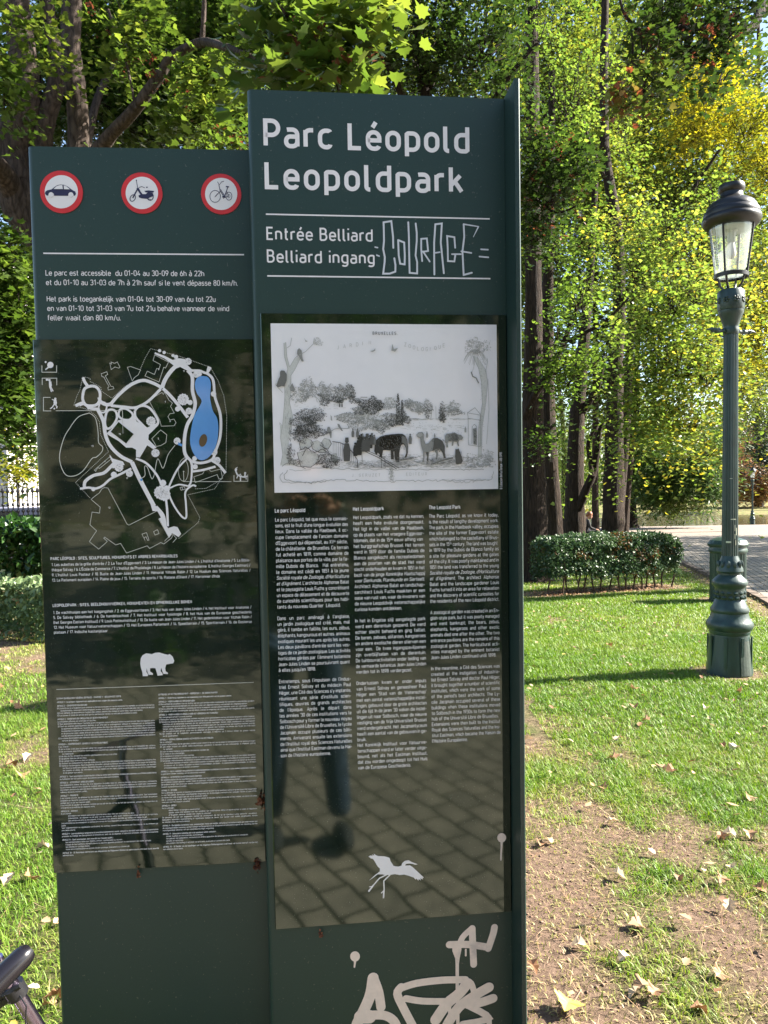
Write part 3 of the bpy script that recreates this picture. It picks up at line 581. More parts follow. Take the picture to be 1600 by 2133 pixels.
LAWN = """!UITTREKSEL UIT HET POLITIEREGLEMENT - HOOFDSTUK V - DE GROENE RUIMTEN||!ARTIKEL 1 - Onderhavig reglement is van toepassing voor elke gebruiker van de groene ruimten.||!ARTIKEL 2 - VOORWAARDEN EN OPENINGSTIJDEN|§1 De overheid die ze beheert kan de sluiting van het park bevelen indien noodzakelijk. Bij voorbeeld in uitzonderlijke gevallen,|#>met name weersomstandigheden, of voor elke reden van algemeen belang, voornamelijk om veiligheidsredenen.|#§2 Het is verboden zich, behoudens toelating, op het ijs te begeven van de kanalen, bekkens, vijvers en waterlopen.|#§3 De lokalen en zones voorbehouden aan de dienst, evenals de omgeving van werken zijn niet toegankelijk voor het publiek.||!ARTIKEL 3 - VOORWAARDEN EN REGELS VOOR HET VERKEER EN HET PARKEREN|#Het voetgangersverkeer is overal prioritair.|§1 Behoudens toelating door de beherende overheid, mag geen enkel gemotoriseerd voertuig zich binnen de groene ruimten begeven.|§2 Behalve op plaatsen die daartoe specifiek bestemd zijn (door adequate inrichting en aangegeven door een pictogram) of bij|>toelating van de beherende overheid, zijn niet gemotoriseerde voertuigen, fietsen, steps, skateboards, en rolschaatsen|>verboden in de groene ruimten, met uitzondering van kinderwagens en van personen met een beperkte mobiliteit, evenals|>fietsen, steps, skateboards en rolschaatsen bestuurd of gebruikt door kinderen van minder dan 12 jaar en in die mate|#>dat hun gebruik geen gevaar vormt voor de veiligheid van de andere gebruikers.|§3 De snelheid van de toegelaten gemotoriseerde voertuigen is beperkt tot 5 km/uur binnen de groene ruimten|#>en de speelruimten.||!ARTIKEL 4 - GEDRAG, GEBRUIK DOOR EN ACTIVITEITEN VAN HET PUBLIEK|#Het is verboden :|§1 spelen te beoefenen die de gebruikers zouden kunnen storen of de rust van de plaats en de bezoekers in het gedrang brengen.|§2 zich onder invloed van eender welke psychotrope substantie te bevinden en een onfatsoenlijk of ongepast gedrag|#>te vertonen.|#§3 vuur te maken behalve op plaatsen die daartoe voorzien zijn.|#§4 te vissen in de waterpartijen.|#§5 te kamperen in tenten of in een voertuig.|§6 om plaatsen bestemd voor welbepaalde sporten of spelen te gebruiken voor andere sporten of spelen of voor andere doeleinden.|§7 om eender welke bloesems van bloemen of planten te plukken, bomen te verminken, te schudden of te ontschorsen, takken|>af te breken, bloemen of eender welke andere planten te plukken, palen of andere voorwerpen die dienen op de planten|>te steunen uit te rukken, de paden en lanen te beschadigen, de bloem- en plantenbedden te betreden, te vernielen|#>of te beschadigen en in de bomen te klimmen.||!ARTIKEL 5 - Het is verboden om publiciteit of publiciteitspanelen te plaatsen of om eender welke andere publicitaire middelen|#te gebruiken zonder toelating van de beherende overheid.||!ARTIKEL 6 - ACTIVITEITEN EN ONTSPANNINGS-RUIMTEN|De speelinstallaties die ter beschikking gesteld worden van het publiek in de gemeentelijke tijdelijke of permanente speelruim-|#ten of pleinen moeten gebruikt worden zodat de openbare veiligheid en rust niet in het gedrang komen.|De kinderen jonger dan zeven jaar moeten verplicht begeleid worden door één van hun ouders of door de persoon aan wiens|#toezicht zij toevertrouwd werden.||!ARTIKEL 7 - NETHEID|Het is verboden te wateren, te spuwen of uitwerpselen achter te laten op de openbare ruimte of op een plaats die toegankelijk|is voor het publiek. Behoudens voorafgaande vergunning van de bevoegde overheid is het verboden tekens of opschriften|#te maken met welk product dan ook op de openbare ruimte.|Het is verboden op eender welke wijze de groene ruimten te bevuilen, zij het persoonlijk of door middel van dieren of zaken|#waarvoor men het toezicht uitoefent.||!ARTIKEL 8 - DIEREN|#Het is verboden :|#>>dieren binnen te brengen in speelruimten.|>>eender welke stof bestemd voor het voederen van ronddwalende dieren of duiven achter te laten, te deponeren|#>>of te gooien, behalve voedsel voor vogels bij vriesweer.|De personen die een dier begeleiden, moeten de uitwerpselen die het op de openbare ruimte achterliet verwijderen.|Behoudens bijzondere reglementering of signalisatie moeten de dieren door eender welk middel aangehouden worden|#en minstens door een korte leiband.||!ARTIKEL 9 - De tijdelijke installaties voor evenementen, hetzij van sociale, culturele of recreatieve aard, zijn onderworpen aan|de voorafgaandelijke toelating van het College van Burgemeester en Schepenen en behoudens in geval van vrijstelling, aan het|#voorafgaandelijk bekomen van een stedenbouwkundige vergunning.||!ARTIKEL 11 - #Behoudens toelating zijn in de openbare ruimte verboden :|#>toneel, muzikale en instrumentale voorstellingen.|#>het gebruik van luidsprekers, versterkers en andere apparaten die geluidsgolven produceren of weergeven.|#>parades en optochten.|#>elke andere voorstelling of activiteit van artistieke, eventuele of commerciële aard.||!ARTIKEL 18 - §1 Eender wie de bepalingen van het Algemeen Politiereglement overtreedt zal kunnen bestraft worden met|#een administratieve boete."""
for body, tl, tr_, bl, name in ((LAWF, (118.5, 1456.8), (321.0, 1450), (132, 1783.5), 'french_rules'), (LAWN, (330.2, 1448.5), (529.5, 1440), (343.5, 1770.5), 'dutch_rules')):
    tb, tn = Text(LB, E_PL), Text(LB, E_PL); k = 0.0; lb, ln = [], []
    for s in body.replace('§', '$').split('|'):
        if not s: k += .55; continue
        bold = s.startswith('!'); s = s.lstrip('!'); full = not s.startswith('#') and not (bold and (len(s) < 100 or '#' in s)); s = s.replace('#', '')
        if s.startswith('>'): s = s.replace('>', '>', 1)
        (lb if bold else ln).append((k, s, full)); k += 1.0
    n = k - 1
    tb.column(lb, tl, tr_, bl, 3.5, n, w=.21, ns=2, tr=.06, sxd=.86); tn.column(ln, tl, tr_, bl, 3.3, n, w=.16, ns=2, tr=.06)
    tb.V += tn.V; tb.F += [tuple(q + tb.n for q in f) for f in tn.F]
    tb.build(name, M_WHITE, PL)
# ---- the park map
def z2(s): return [(60 + float(p.split(',')[0]) / 3.2, 690 + float(p.split(',')[1]) / 3.2) for p in s.split()]
def zz(x, y): return 60 + x / 3.2, 690 + y / 3.2
def smooth(pts, k=5):
    """Catmull-Rom through the points"""
    P = [np.array(p) for p in pts]; out = []
    for i in range(len(P) - 1):
        a, b, c, d = P[max(i - 1, 0)], P[i], P[i + 1], P[min(i + 2, len(P) - 1)]
        for j in range(k):
            t = j / k; out.append(.5 * ((2 * b) + (c - a) * t + (2 * a - 5 * b + 4 * c - d) * t * t + (3 * b - a - 3 * c + d) * t ** 3))
    return [tuple(p) for p in out] + [tuple(P[-1])]
i = Ink(LB, 0.0003, 0.000008)                                         # thin outlines and dotted boundary
for s, cl in (("483,283 520,270 527,288 510,297 548,368 562,368 568,383 530,392 527,375 536,370 500,305 488,302", 1), ("657,240 680,235 745,258 730,290 703,310 690,332", 1), ("540,212 552,220 548,205 572,214 590,205 608,240 600,246 575,238 550,255", 1),
              ("840,158 932,205 912,245 900,240 868,338 775,298 790,266 838,288 853,248 868,252 878,222 828,195", 1), ("806,472 815,450 888,408 898,420 905,405 935,460 958,478 945,500 970,545 940,550 928,570 940,592 968,585 982,610 968,630 884,633 872,590", 1),
              ("820,716 868,668 880,658 920,690 914,742 880,762 850,768 838,745", 1), ("415,1120 440,1100 470,1078 488,1050 505,1042 528,1045 655,1285 668,1292 850,1200", 0), ("415,1120 476,1172 472,1212 422,1205 408,1290 452,1330 404,1402 466,1452 512,1412 524,1400 500,1380 506,1372 580,1424 612,1414 652,1478 790,1430 806,1448 880,1408 900,1418 950,1380 960,1360", 0),
              ("438,925 538,838 552,850 470,915 462,906 446,934", 1), ("755,1352 785,1342 802,1392 792,1394 782,1370 768,1376 776,1398", 1), ("832,1336 858,1322 868,1348 842,1358", 1), ("1008,1042 1036,1034 1044,1052 1016,1060", 1),
              ("865,1250 936,1378", 0), ("905,1400 918,1385 958,1350 985,1380 960,1408", 0), ("1100,970 1160,950 1172,925 1200,920 1215,935 1280,918 1292,980 1268,985 1256,955 1110,1008", 1)):
    i.line(z2(s), 1.0, closed=bool(cl))
i.line(smooth(z2("405,545 330,572 270,650 232,720 205,845 240,950 300,965 362,930 420,850 452,838 488,802 492,770 466,742 462,670 445,580 405,545")), 1.5)
i.line(smooth(z2("1040,842 1010,870 998,930 1010,985 1040,998 1060,960 1062,900 1040,842")), 1.0)
for s in ("760,1012 748,985 775,960 772,905 790,905 818,980 832,970 840,938 860,850 892,912 910,880 930,820 975,760", "340,60 340,60.5"):
    i.line(smooth(z2(s)), 1.3)
def dots(s, step=3.4):
    P = [np.array(p) for p in z2(s)]
    for a, b in zip(P[:-1], P[1:]):
        L = np.linalg.norm(b - a); n = max(1, int(L / step))
        for j in range(n):
            p, q = a + (b - a) * j / n, a + (b - a) * (j + .5) / n; i.line([p, q], 1.1); i.k -= 1
for s in ("362,303 340,395 322,430 300,495 395,522 445,560 470,600 480,690 532,802 312,1008 412,1115", "375,305 410,315 408,335 430,345 480,372 486,400 555,446 640,370 690,338", "742,258 775,180 812,116 1000,165 1210,240 1262,330 1300,430 1320,560 1315,930 1240,1050 1060,1090 1140,1240 1130,1275 995,1385", "1110,1050 1180,1048 1290,985"): dots(s)
i.line(z2("180,530 625,528 630,682"), 1.1); i.line(z2("1350,1002 1034,1002 1032,935"), 1.1); i.disc(*zz(630, 682), 1.3, n=10); i.disc(*zz(1032, 935), 1.5, n=10)
for s in ("88,228 88,273 186,273 186,228", "90,357 90,313 187,313 187,360", "145,441 98,441 98,531 150,531", "1368,960 1368,1000 1460,1000 1460,955"): i.line(z2(s), 1.4)
i.build('map_outline', M_LINE, PL)
i = Ink(LB, 0.0008, 0.000008)                                         # white paths
for w, s, cl in ((5.6, "360,432 372,385 412,366 450,372 474,405 474,455 455,488 420,497 380,490 362,460 360,432", 0), (6, "362,308 375,340 398,372", 0), (6, "368,475 345,482 312,497", 0), (3.5, "340,496 365,487 392,505 398,520", 0), (6, "395,505 420,515 470,520", 0), (3.2, "466,508 476,480 494,472 514,482 520,508 510,535 494,542 476,535 466,508", 0),
                 (7, "470,440 480,470 520,490 560,480", 0), (6.5, "540,495 600,425 680,358 760,328 830,346 890,378", 0), (5.5, "548,496 640,505 705,510 760,490 810,455 880,385", 0), (8, "888,378 912,318 955,258 1005,212", 0), (7, "1060,262 1090,305 1092,400 1110,480 1092,560 1058,622 1040,700 1038,800 1062,850", 0),
                 (5, "1080,262 1140,264 1185,278 1212,242", 0), (5.5, "1180,275 1228,322 1242,440 1278,560 1276,700 1245,800 1222,855 1150,878 1090,868 1062,842", 0), (5.5, "1222,862 1268,892 1312,945", 0), (6.4, "895,382 940,425 1000,495 1060,575", 0),
                 (7.2, "462,525 498,600 512,690 545,765 612,832 690,872", 0), (4.6, "508,600 520,540 548,522 580,535 588,580 560,630 528,650 512,632 508,600", 0), (4.2, "600,545 612,520 650,518 688,545 692,570 670,590 630,588 604,570 600,545", 0), (4.8, "708,530 730,505 770,497 815,520 860,590 852,628 800,655 745,610 712,570 708,530", 0),
                 (8.6, "688,872 740,985 835,1165", 0), (4.6, "715,848 785,880 850,952 882,1015 908,1085 922,1180 928,1300", 0), (3.8, "1060,845 1002,905 958,985 932,1062 962,1150 1018,1232 1050,1240 1048,1150 1045,1070 1090,1028 1116,1034", 0), (3.8, "1062,842 1086,892 1082,1000 1062,1035", 0), (3.2, "942,1045 1000,1022 1062,1032", 0),
                 (4.6, "342,1050 400,1042 445,1048 492,1030 545,985 620,948 684,915", 0), (6.4, "372,1042 378,1000 432,962 500,945 545,905 572,878", 0), (7, "848,1170 888,1215 902,1250 908,1300", 0), (4.6, "1090,935 1160,925 1245,902", 0), (3, "1092,935 1090,880", 0)):
    P = smooth(z2(s)); i.line(P, w)
for s in ("842,140 908,165 960,192 1000,180 1042,186 1046,215 1092,258 1080,275 1055,262 1010,238 985,248 962,225 905,182 838,152", "540,822 560,848 628,868 640,890 600,905 565,900 545,912 520,930 560,880 540,835", "812,1150 850,1165 884,1200 905,1235 900,1275 930,1312 968,1300 992,1305 1016,1350 1000,1372 955,1345 936,1378 868,1248 882,1242 858,1200 826,1198",
          "598,592 660,590 700,562 720,602 790,642 862,608 842,650 800,690 798,722 852,775 832,786 790,760 742,842 716,838 716,790 690,776 650,776 600,732 545,700 518,682 552,650", "1195,232 1218,242 1200,275 1185,262"): i.poly(z2(s))
for x, y, r in ((1030, 455, 38), (1076, 475, 17), (993, 518, 17), (1068, 532, 22), (815, 600, 31), (845, 812, 27), (990, 732, 23), (602, 907, 29), (568, 956, 20), (672, 948, 23), (880, 1075, 44), (905, 1090, 40), (895, 1012, 22), (1235, 805, 23), (1256, 860, 22), (1110, 903, 17), (1106, 848, 16), (1063, 202, 23), (1118, 288, 22), (1138, 285, 16), (1232, 418, 18), (873, 130, 11), (903, 142, 11), (962, 162, 10), (982, 172, 14), (432, 1052, 14), (565, 895, 18), (920, 1050, 22)):
    i.disc(*zz(x, y), r / 3.2, n=26, wob=.07)
i.build('map_path', M_WHITE, PL)
i = Ink(LB, 0.0017, 0.000002)                                         # dark areas drawn over the white
i.poly(z2("600,605 700,686 650,748 548,670"))
rr = np.random.default_rng(3)
for x, y, r, n in ((1030, 455, 30, 34), (815, 600, 24, 26), (845, 812, 20, 18), (602, 907, 22, 20), (880, 1078, 40, 46), (905, 1080, 30, 22), (672, 948, 16, 12), (1063, 202, 16, 12), (1068, 532, 14, 9), (990, 732, 16, 10), (1235, 805, 15, 8), (1256, 860, 14, 9), (1118, 288, 14, 8)):
    for _ in range(n):
        a, q = rr.random() * 6.28, r * math.sqrt(rr.random()); X, Y = zz(x + q * math.cos(a), y + q * math.sin(a)); b2 = rr.random() * 6.28
        i.line([(X, Y), (X + 1.1 * math.cos(b2), Y + 1.1 * math.sin(b2))], .55)
i.build('map_dark_detail', M_PLATE_L, PL)
i = Ink(LB, 0.0022); i.line(z2("548,528 625,528 630,682"), .8); i.build('map_pointer', M_LINE, PL)
i = Ink(LB, 0.0016, 0.000008); i.poly(smooth(z2("1150,298 1195,306 1214,345 1212,400 1210,450 1228,530 1256,580 1264,650 1255,740 1226,810 1180,853 1132,854 1092,800 1076,730 1086,640 1106,560 1148,485 1150,455 1122,415 1108,360 1120,315 1150,298"))[:-1]); i.build('map_lake', M_BLUE, PL)
i = Ink(LB, 0.0016); i.poly(z2("998,740 1026,755 1020,768 996,758")); i.build('map_pool', M_BLUE, PL); i = Ink(LB, 0.0016); i.disc(*zz(752, 990), 2.6, n=12); i.build('map_pool', M_BLUE, PL)
i = Ink(LB, 0.0019); i.disc(*zz(1163, 728), 8, 13.5, rot=.25); i.build('map_islet', M_TAN, PL)
i = Ink(LB, 0.0012)                                         # little figures in the brackets
i.disc(*zz(145, 225), 6.6, n=20); i.line(z2("135,238 115,255"), 2.6, cap=True); i.disc(*zz(114, 206), 2.1, n=12)
i.disc(*zz(122, 324), 2.4, n=12); i.disc(*zz(140, 326), 2.2, n=12); i.line(z2("130,322 140,335 145,340"), 1.6, cap=True); i.poly(z2("136,332 152,335 156,362 150,376 138,374 136,352")); i.line(z2("141,372 148,388 152,402"), 2.2, cap=True); i.line(z2("149,372 156,386 163,398"), 2.2, cap=True)
i.disc(*zz(178, 450), 2.4, n=12); i.poly(z2("170,456 186,456 190,480 184,496 172,492 166,478")); i.line(z2("170,460 158,455"), 1.6, cap=True); i.line(z2("170,490 158,508 146,516"), 2.2, cap=True); i.line(z2("182,492 190,504 188,512"), 2.2, cap=True); i.disc(*zz(172, 516), 1.8, n=12)
i.line(z2("1378,925 1390,955 1410,968 1440,972 1456,966"), 3.0, cap=True); i.disc(*zz(1382, 922), 2.6, n=12); i.line(z2("1380,915 1390,908"), 1.6, cap=True); i.disc(*zz(1443, 945), 2.2, n=12); i.line(z2("1443,950 1440,972"), 3.2, cap=True); i.line(z2("1412,970 1412,998"), 2.6); i.line(z2("1395,960 1388,978"), 1.8, cap=True); i.line(z2("1448,970 1450,986"), 1.8, cap=True); i.line(z2("1400,962 1412,952 1418,966"), 1.4)
i.build('map_icon', M_WHITE, PL)
t = Text(LB, 0.0019)
for s, x, y in (('12', 532, 1182), ('13', 420, 772), ('15', 602, 692), ('5', 862, 722), ('7', 908, 478), ('6', 940, 606), ('8', 864, 260), ('17', 650, 986), ('11', 1030, 272), ('9', 506, 876), ('2', 1022, 1054)):
    a = LB.uv(*zz(x, y)); t.put(s, a[0], a[1], 0.0036, w=.18, ns=2)
t.build('map_number', M_WHITE, PL)
def z3(s): return [(80 + float(p.split(',')[0]) / 3.333, 1120 + float(p.split(',')[1]) / 3.333) for p in s.split()]
i = Ink(LB, 0.0006); i.poly(z3("708,872 712,835 725,815 748,803 790,808 812,799 840,797 870,806 900,813 912,807 922,816 934,828 944,856 936,872 908,876 888,880 881,905 884,928 900,938 900,946 868,945 860,925 854,902 849,925 862,942 864,954 828,958 821,932 813,906 796,904 776,906 776,928 796,942 795,952 766,952 758,932 752,906 750,930 763,952 758,961 726,961 722,932 712,902")); i.build('bear_emblem', M_WHITE, PL)

# ---- text plate: engraving and bird
def z6e(x, y): return 530 + x / 2.807, 640 + y / 2.807
def ze(s): return [z6e(*map(float, p.split(','))) for p in s.split()]
i = Ink(RB, 0.0004); q = [RB.uv(562.8, 673.2), RB.uv(1035.4, 676.7), RB.uv(1036.8, 1018.3), RB.uv(572.7, 1026.5)]
pu0, pu1, pv1, pv0 = (q[0][0] + q[3][0]) / 2, (q[1][0] + q[2][0]) / 2, (q[0][1] + q[1][1]) / 2, (q[2][1] + q[3][1]) / 2
i._put([(pu0, pv0), (pu1, pv0), (pu1, pv1), (pu0, pv1)], [(0, 1, 2, 3)]); PIC = i.build('engraving_sheet', M_PAPER, PR); PIC['label'] = 'white sheet printed with a grey zoo scene'
INK = {g: Ink(RB, 0.0005 + 0.0003 * n, step=0.0000004) for n, g in enumerate((60, 46, 36, 26, 16, 9, 4, 1))}
rg = np.random.default_rng(5)
def scrib(cx_, cy_, rx, ry, gs, n, size=4.3, dx=0, shape=1.0):
    """hatching clumps of small leaf-like marks"""
    for _ in range(int(n * 2.1)):
        a = rg.random() * 6.283; r = math.sqrt(rg.random()) * (.62 + .75 * float(vnoise(a * 2.1 + cx_, cy_ * .1, 4))); x = cx_ + rx * r * math.cos(a); y = cy_ + ry * r * math.sin(a)
        x += 5 * math.sin(y * .35 + cx_)
        dark = (.5 + .5 * (y - cy_) / ry) * .5 + .5 * vnoise(x * .06, y * .06, 3)
        g = gs[min(len(gs) - 1, int(dark * len(gs)))]
        s = size * (.5 + rg.random()); th = rg.random() * 6.283
        INK[g].poly([z6e(x + s * math.cos(th), y + s * math.sin(th) * .8), z6e(x + s * .5 * math.cos(th + 2.0), y + s * .5 * math.sin(th + 2.0)), z6e(x + s * .6 * math.cos(th + 4.1), y + s * .6 * math.sin(th + 4.1))])
def hatch(x0, y0, x1, y1, g, n, ln=14):
    for _ in range(n):
        x, y = x0 + (x1 - x0) * rg.random(), y0 + (y1 - y0) * rg.random(); INK[g].line([z6e(x, y), z6e(x + ln * (.4 + rg.random()), y + (rg.random() - .5) * 4)], .45)
def wob(s, w, g, amp=4, k=7):
    P = [np.array(p) for p in ze(s)]; out = []
    for a, b in zip(P[:-1], P[1:]):
        n = max(2, int(np.linalg.norm(b - a) / k))
        for j in range(n): out.append(a + (b - a) * j / n + (rg.random(2) - .5) * amp)
    out.append(P[-1]); INK[g].line(out, w)
hatch(230, 560, 520, 600, 46, 40); hatch(740, 860, 1380, 935, 36, 420, 16); hatch(740, 870, 1380, 940, 26, 160, 10); hatch(380, 900, 900, 940, 26, 160, 10); hatch(900, 650, 1240, 660, 36, 40, 30); hatch(840, 690, 1230, 720, 46, 40, 22)
for a in ((300, 480, 40, 68, (36, 36, 26), 200), (268, 515, 50, 50, (46, 36), 130), (340, 470, 18, 30, (46, 36), 50), (395, 490, 34, 55, (46, 36, 26, 16), 200), (415, 540, 34, 30, (26, 16, 9), 130), (440, 490, 20, 40, (36, 26), 70), (500, 505, 36, 50, (36, 26, 16), 220), (485, 540, 40, 25, (16, 9), 120), (560, 500, 34, 56, (36, 26, 16, 9), 260), (600, 548, 26, 14, (26, 16), 60),
          (690, 575, 70, 46, (16, 9, 9), 520), (620, 600, 40, 30, (26, 16), 150), (790, 565, 40, 38, (46, 36), 130), (560, 645, 80, 34, (46, 36, 26), 300), (650, 680, 90, 40, (46, 36, 26), 380), (740, 690, 50, 44, (36, 26, 16), 220), (800, 660, 46, 40, (26, 16, 9), 220), (870, 650, 48, 34, (26, 16, 9), 220),
          (930, 575, 50, 36, (46, 36, 26), 200), (900, 560, 26, 24, (36, 26), 70), (1010, 590, 28, 50, (36, 26, 16), 160), (965, 600, 30, 30, (36, 26), 90), (1095, 605, 18, 50, (26, 16, 9), 120), (1098, 650, 20, 30, (16, 9), 80), (1155, 580, 44, 30, (46, 36), 130), (1170, 612, 60, 22, (36, 26), 120),
          (330, 640, 84, 46, (16, 9, 9), 380), (300, 690, 76, 50, (16, 9, 4), 430), (330, 730, 90, 34, (16, 9, 4), 320), (270, 760, 40, 40, (16, 9), 130), (420, 900, 50, 40, (16, 9, 4), 240), (480, 900, 22, 30, (16, 9), 80), (1280, 230, 56, 46, (46, 46, 36), 150), (1340, 230, 40, 40, (46,), 60), (1300, 900, 70, 40, (46, 36), 150), (1370, 880, 30, 60, (46, 36), 80), (800, 970, 14, 50, (46, 36), 60), (370, 205, 26, 22, (46,), 40), (690, 640, 120, 20, (46, 36), 120), (205, 860, 14, 60, (26, 16, 16), 110), (240, 905, 40, 18, (26, 16), 60)):
    scrib(*a)
for x, w, top in ((838, 11, 505), (862, 10, 545)):
    for _ in range(170):
        y = top + (690 - top) * rg.random(); s = w * (.15 + .85 * min(1, (y - top) / 60)); X = x + s * (rg.random() * 2 - 1); INK[(16, 9, 4)[rg.integers(3)]].poly([z6e(X - 3, y + 3), z6e(X + 3, y + 3), z6e(X + rg.random() * 2, y - 5)])
# left tree frame, right palm
INK[60].poly(ze("150,690 165,690 170,640 178,520 176,440 195,360 176,290 172,210 184,205 190,290 206,350 236,300 262,290 268,300 236,366 214,400 214,470 206,560 224,640 214,720 196,820 220,880 280,925 150,925 166,860 152,760"))
i = INK[36]
for s in ("184,205 190,290 206,350 236,300 250,288", "172,210 176,290 195,360 176,440 178,520 170,640 165,690 152,760 166,860 155,920", "214,400 214,470 206,560 224,640 214,720", "214,400 236,366 268,300", "250,288 300,260 345,215 350,180", "190,240 210,225 218,180", "200,540 245,490 248,500 210,530", "165,500 125,455 128,445", "225,660 255,632", "150,690 148,675 160,690"): i.line(ze(s), .9)
for _ in range(60):
    y = 420 + 440 * rg.random(); x = 176 + 26 * rg.random(); INK[36].line([z6e(x, y), z6e(x + 2, y + 14)], .4)
for _ in range(50):
    y = 640 + 230 * rg.random(); x = 200 + 16 * rg.random() + (20 if y > 820 else 0); INK[16].line([z6e(x, y), z6e(x + 4, y + 12)], .6)
INK[60].poly(ze("1276,285 1300,290 1352,370 1362,440 1352,560 1330,700 1326,880 1306,880 1310,700 1332,560 1326,440 1310,360"))
for s in ("1276,285 1310,360 1326,440 1332,560 1310,700 1306,880", "1300,290 1352,370 1362,440 1352,560 1330,700 1326,880", "1350,380 1362,320 1360,300", "1364,420 1370,600 1356,800"): INK[36].line(ze(s), .7)
for a in range(26):
    th = -2.9 + a * .24; L = 50 + 30 * rg.random(); P = [(1290 + L * t * math.cos(th), 250 + L * t * math.sin(th) * .55 + 60 * t * t) for t in (0, .35, .7, 1)]; INK[(60, 46)[a % 2]].line([z6e(*p) for p in P], .8)
for _ in range(80): y = 300 + 560 * rg.random(); x = 1318 + 30 * rg.random() - (12 if y > 620 else 0); INK[36].line([z6e(x, y), z6e(x + 8, y + 2)], .4)
# bear and owl in the tree, monkey, birds
INK[16].poly(ze("150,378 158,370 176,372 190,395 188,430 176,465 160,462 136,470 128,460 142,420 150,405")); INK[26].poly(ze("206,470 222,445 238,480 230,496 210,490")); INK[26].poly(ze("252,250 262,240 276,254 280,290 288,318 276,318 262,290 250,275"))
INK[26].line(ze("1266,378 1275,405 1295,415 1310,445"), 2.4); INK[36].line(ze("1278,300 1282,350 1272,380"), .6); INK[26].poly(ze("428,700 440,700 452,730 450,765 444,765 438,740 424,720")); INK[26].poly(ze("484,682 496,684 518,725 508,722 490,700")); INK[26].line(ze("395,750 430,735 470,712 500,708 550,710"), 1.1); INK[36].poly(ze("445,630 452,640 455,665 446,660")); INK[36].poly(ze("676,258 700,250 706,240 706,255 690,263")); INK[36].poly(ze("805,215 815,245 838,240 822,262 800,255")); INK[36].poly(ze("290,180 300,195 312,200 300,204"))
hatch(520, 895, 1180, 938, 36, 260, 22); hatch(560, 905, 900, 940, 16, 150, 12); hatch(1010, 880, 1160, 915, 16, 110, 14); hatch(830, 875, 940, 892, 16, 60, 14)
# rocks
for s, g in (("262,790 290,765 330,775 345,800 310,830 270,830", 60), ("330,790 370,780 400,800 420,850 380,850 340,830", 60), ("250,850 310,838 370,860 380,900 330,935 270,930", 60), ("392,790 410,765 440,775 450,800 430,830 400,820", 60), ("450,860 478,855 490,890 470,915 452,900", 60)):
    P = ze(s); INK[g].poly(P); INK[9].line(P[2:] + P[:1], 1.1); INK[26].line(P, .6)
for s in ("262,840 300,820 350,850 400,830 430,850", "380,800 420,830 450,870", "300,830 280,870"): wob(s, 1.4, 9, 2.4, 4)
# elephant, camel, ox, small bear
INK[4].poly(ze("703,800 712,775 735,757 765,748 800,743 840,740 865,741 882,752 892,775 898,815 897,850 890,876 880,882 878,875 886,855 884,825 876,806 868,800 858,806 850,828 846,860 848,903 826,908 820,880 818,842 812,845 815,890 798,890 796,838 770,836 752,836 746,868 748,878 728,878 732,862 722,850 712,866 700,842"))
INK[1].poly(ze("740,760 800,750 850,752 862,775 850,800 810,826 760,828 730,810")); INK[16].poly(ze("862,752 884,760 893,790 896,835 890,862 886,830 876,798 860,790"))
INK[26].poly(ze("946,746 958,732 980,730 990,742 990,772 1000,800 1016,796 1032,776 1046,764 1068,764 1096,780 1110,810 1112,850 1118,884 1106,884 1098,852 1084,832 1070,838 1074,862 1066,892 1058,890 1062,856 1050,838 1022,846 1018,880 1016,912 1026,920 1002,922 1010,880 1004,848 994,846 994,880 990,906 980,906 986,880 984,846 972,806 968,766 952,760"))
INK[9].poly(ze("1050,766 1070,766 1098,782 1112,812 1112,850 1118,884 1108,884 1098,850 1082,826 1060,830 1040,840 1046,810")); INK[9].poly(ze("1000,850 1016,846 1012,900 1006,900 1008,870")); INK[36].poly(ze("950,744 962,735 978,735 984,748 966,760 952,756"))
INK[26].poly(ze("1113,752 1122,740 1146,738 1168,732 1186,742 1208,748 1220,762 1212,776 1198,776 1192,790 1196,812 1188,814 1182,788 1164,786 1160,810 1152,810 1154,786 1134,784 1128,800 1132,820 1120,820 1122,798 1114,790")); INK[16].poly(ze("1150,742 1170,736 1186,750 1184,778 1160,780"))
INK[9].poly(ze("1174,828 1182,832 1192,826 1200,846 1206,862 1216,900 1208,914 1186,920 1176,916 1172,874")); INK[26].line(ze("1030,920 1100,895 1160,880"), 3.2); INK[26].line(ze("850,895 930,880"), 3); INK[36].line(ze("930,900 990,918"), 2)
for x0, y0, x1, y1, g, n in ((720, 752, 880, 830, 16, 90), (1030, 770, 1108, 840, 4, 70), (1125, 742, 1190, 780, 9, 60), (250, 770, 450, 860, 36, 90), (270, 840, 400, 920, 46, 70), (1176, 840, 1210, 910, 4, 30), (1278, 714, 1296, 800, 9, 30)):
    for _ in range(n):
        x, y = x0 + (x1 - x0) * rg.random(), y0 + (y1 - y0) * rg.random(); INK[g].line([z6e(x, y), z6e(x + 4, y + 7)], .5)
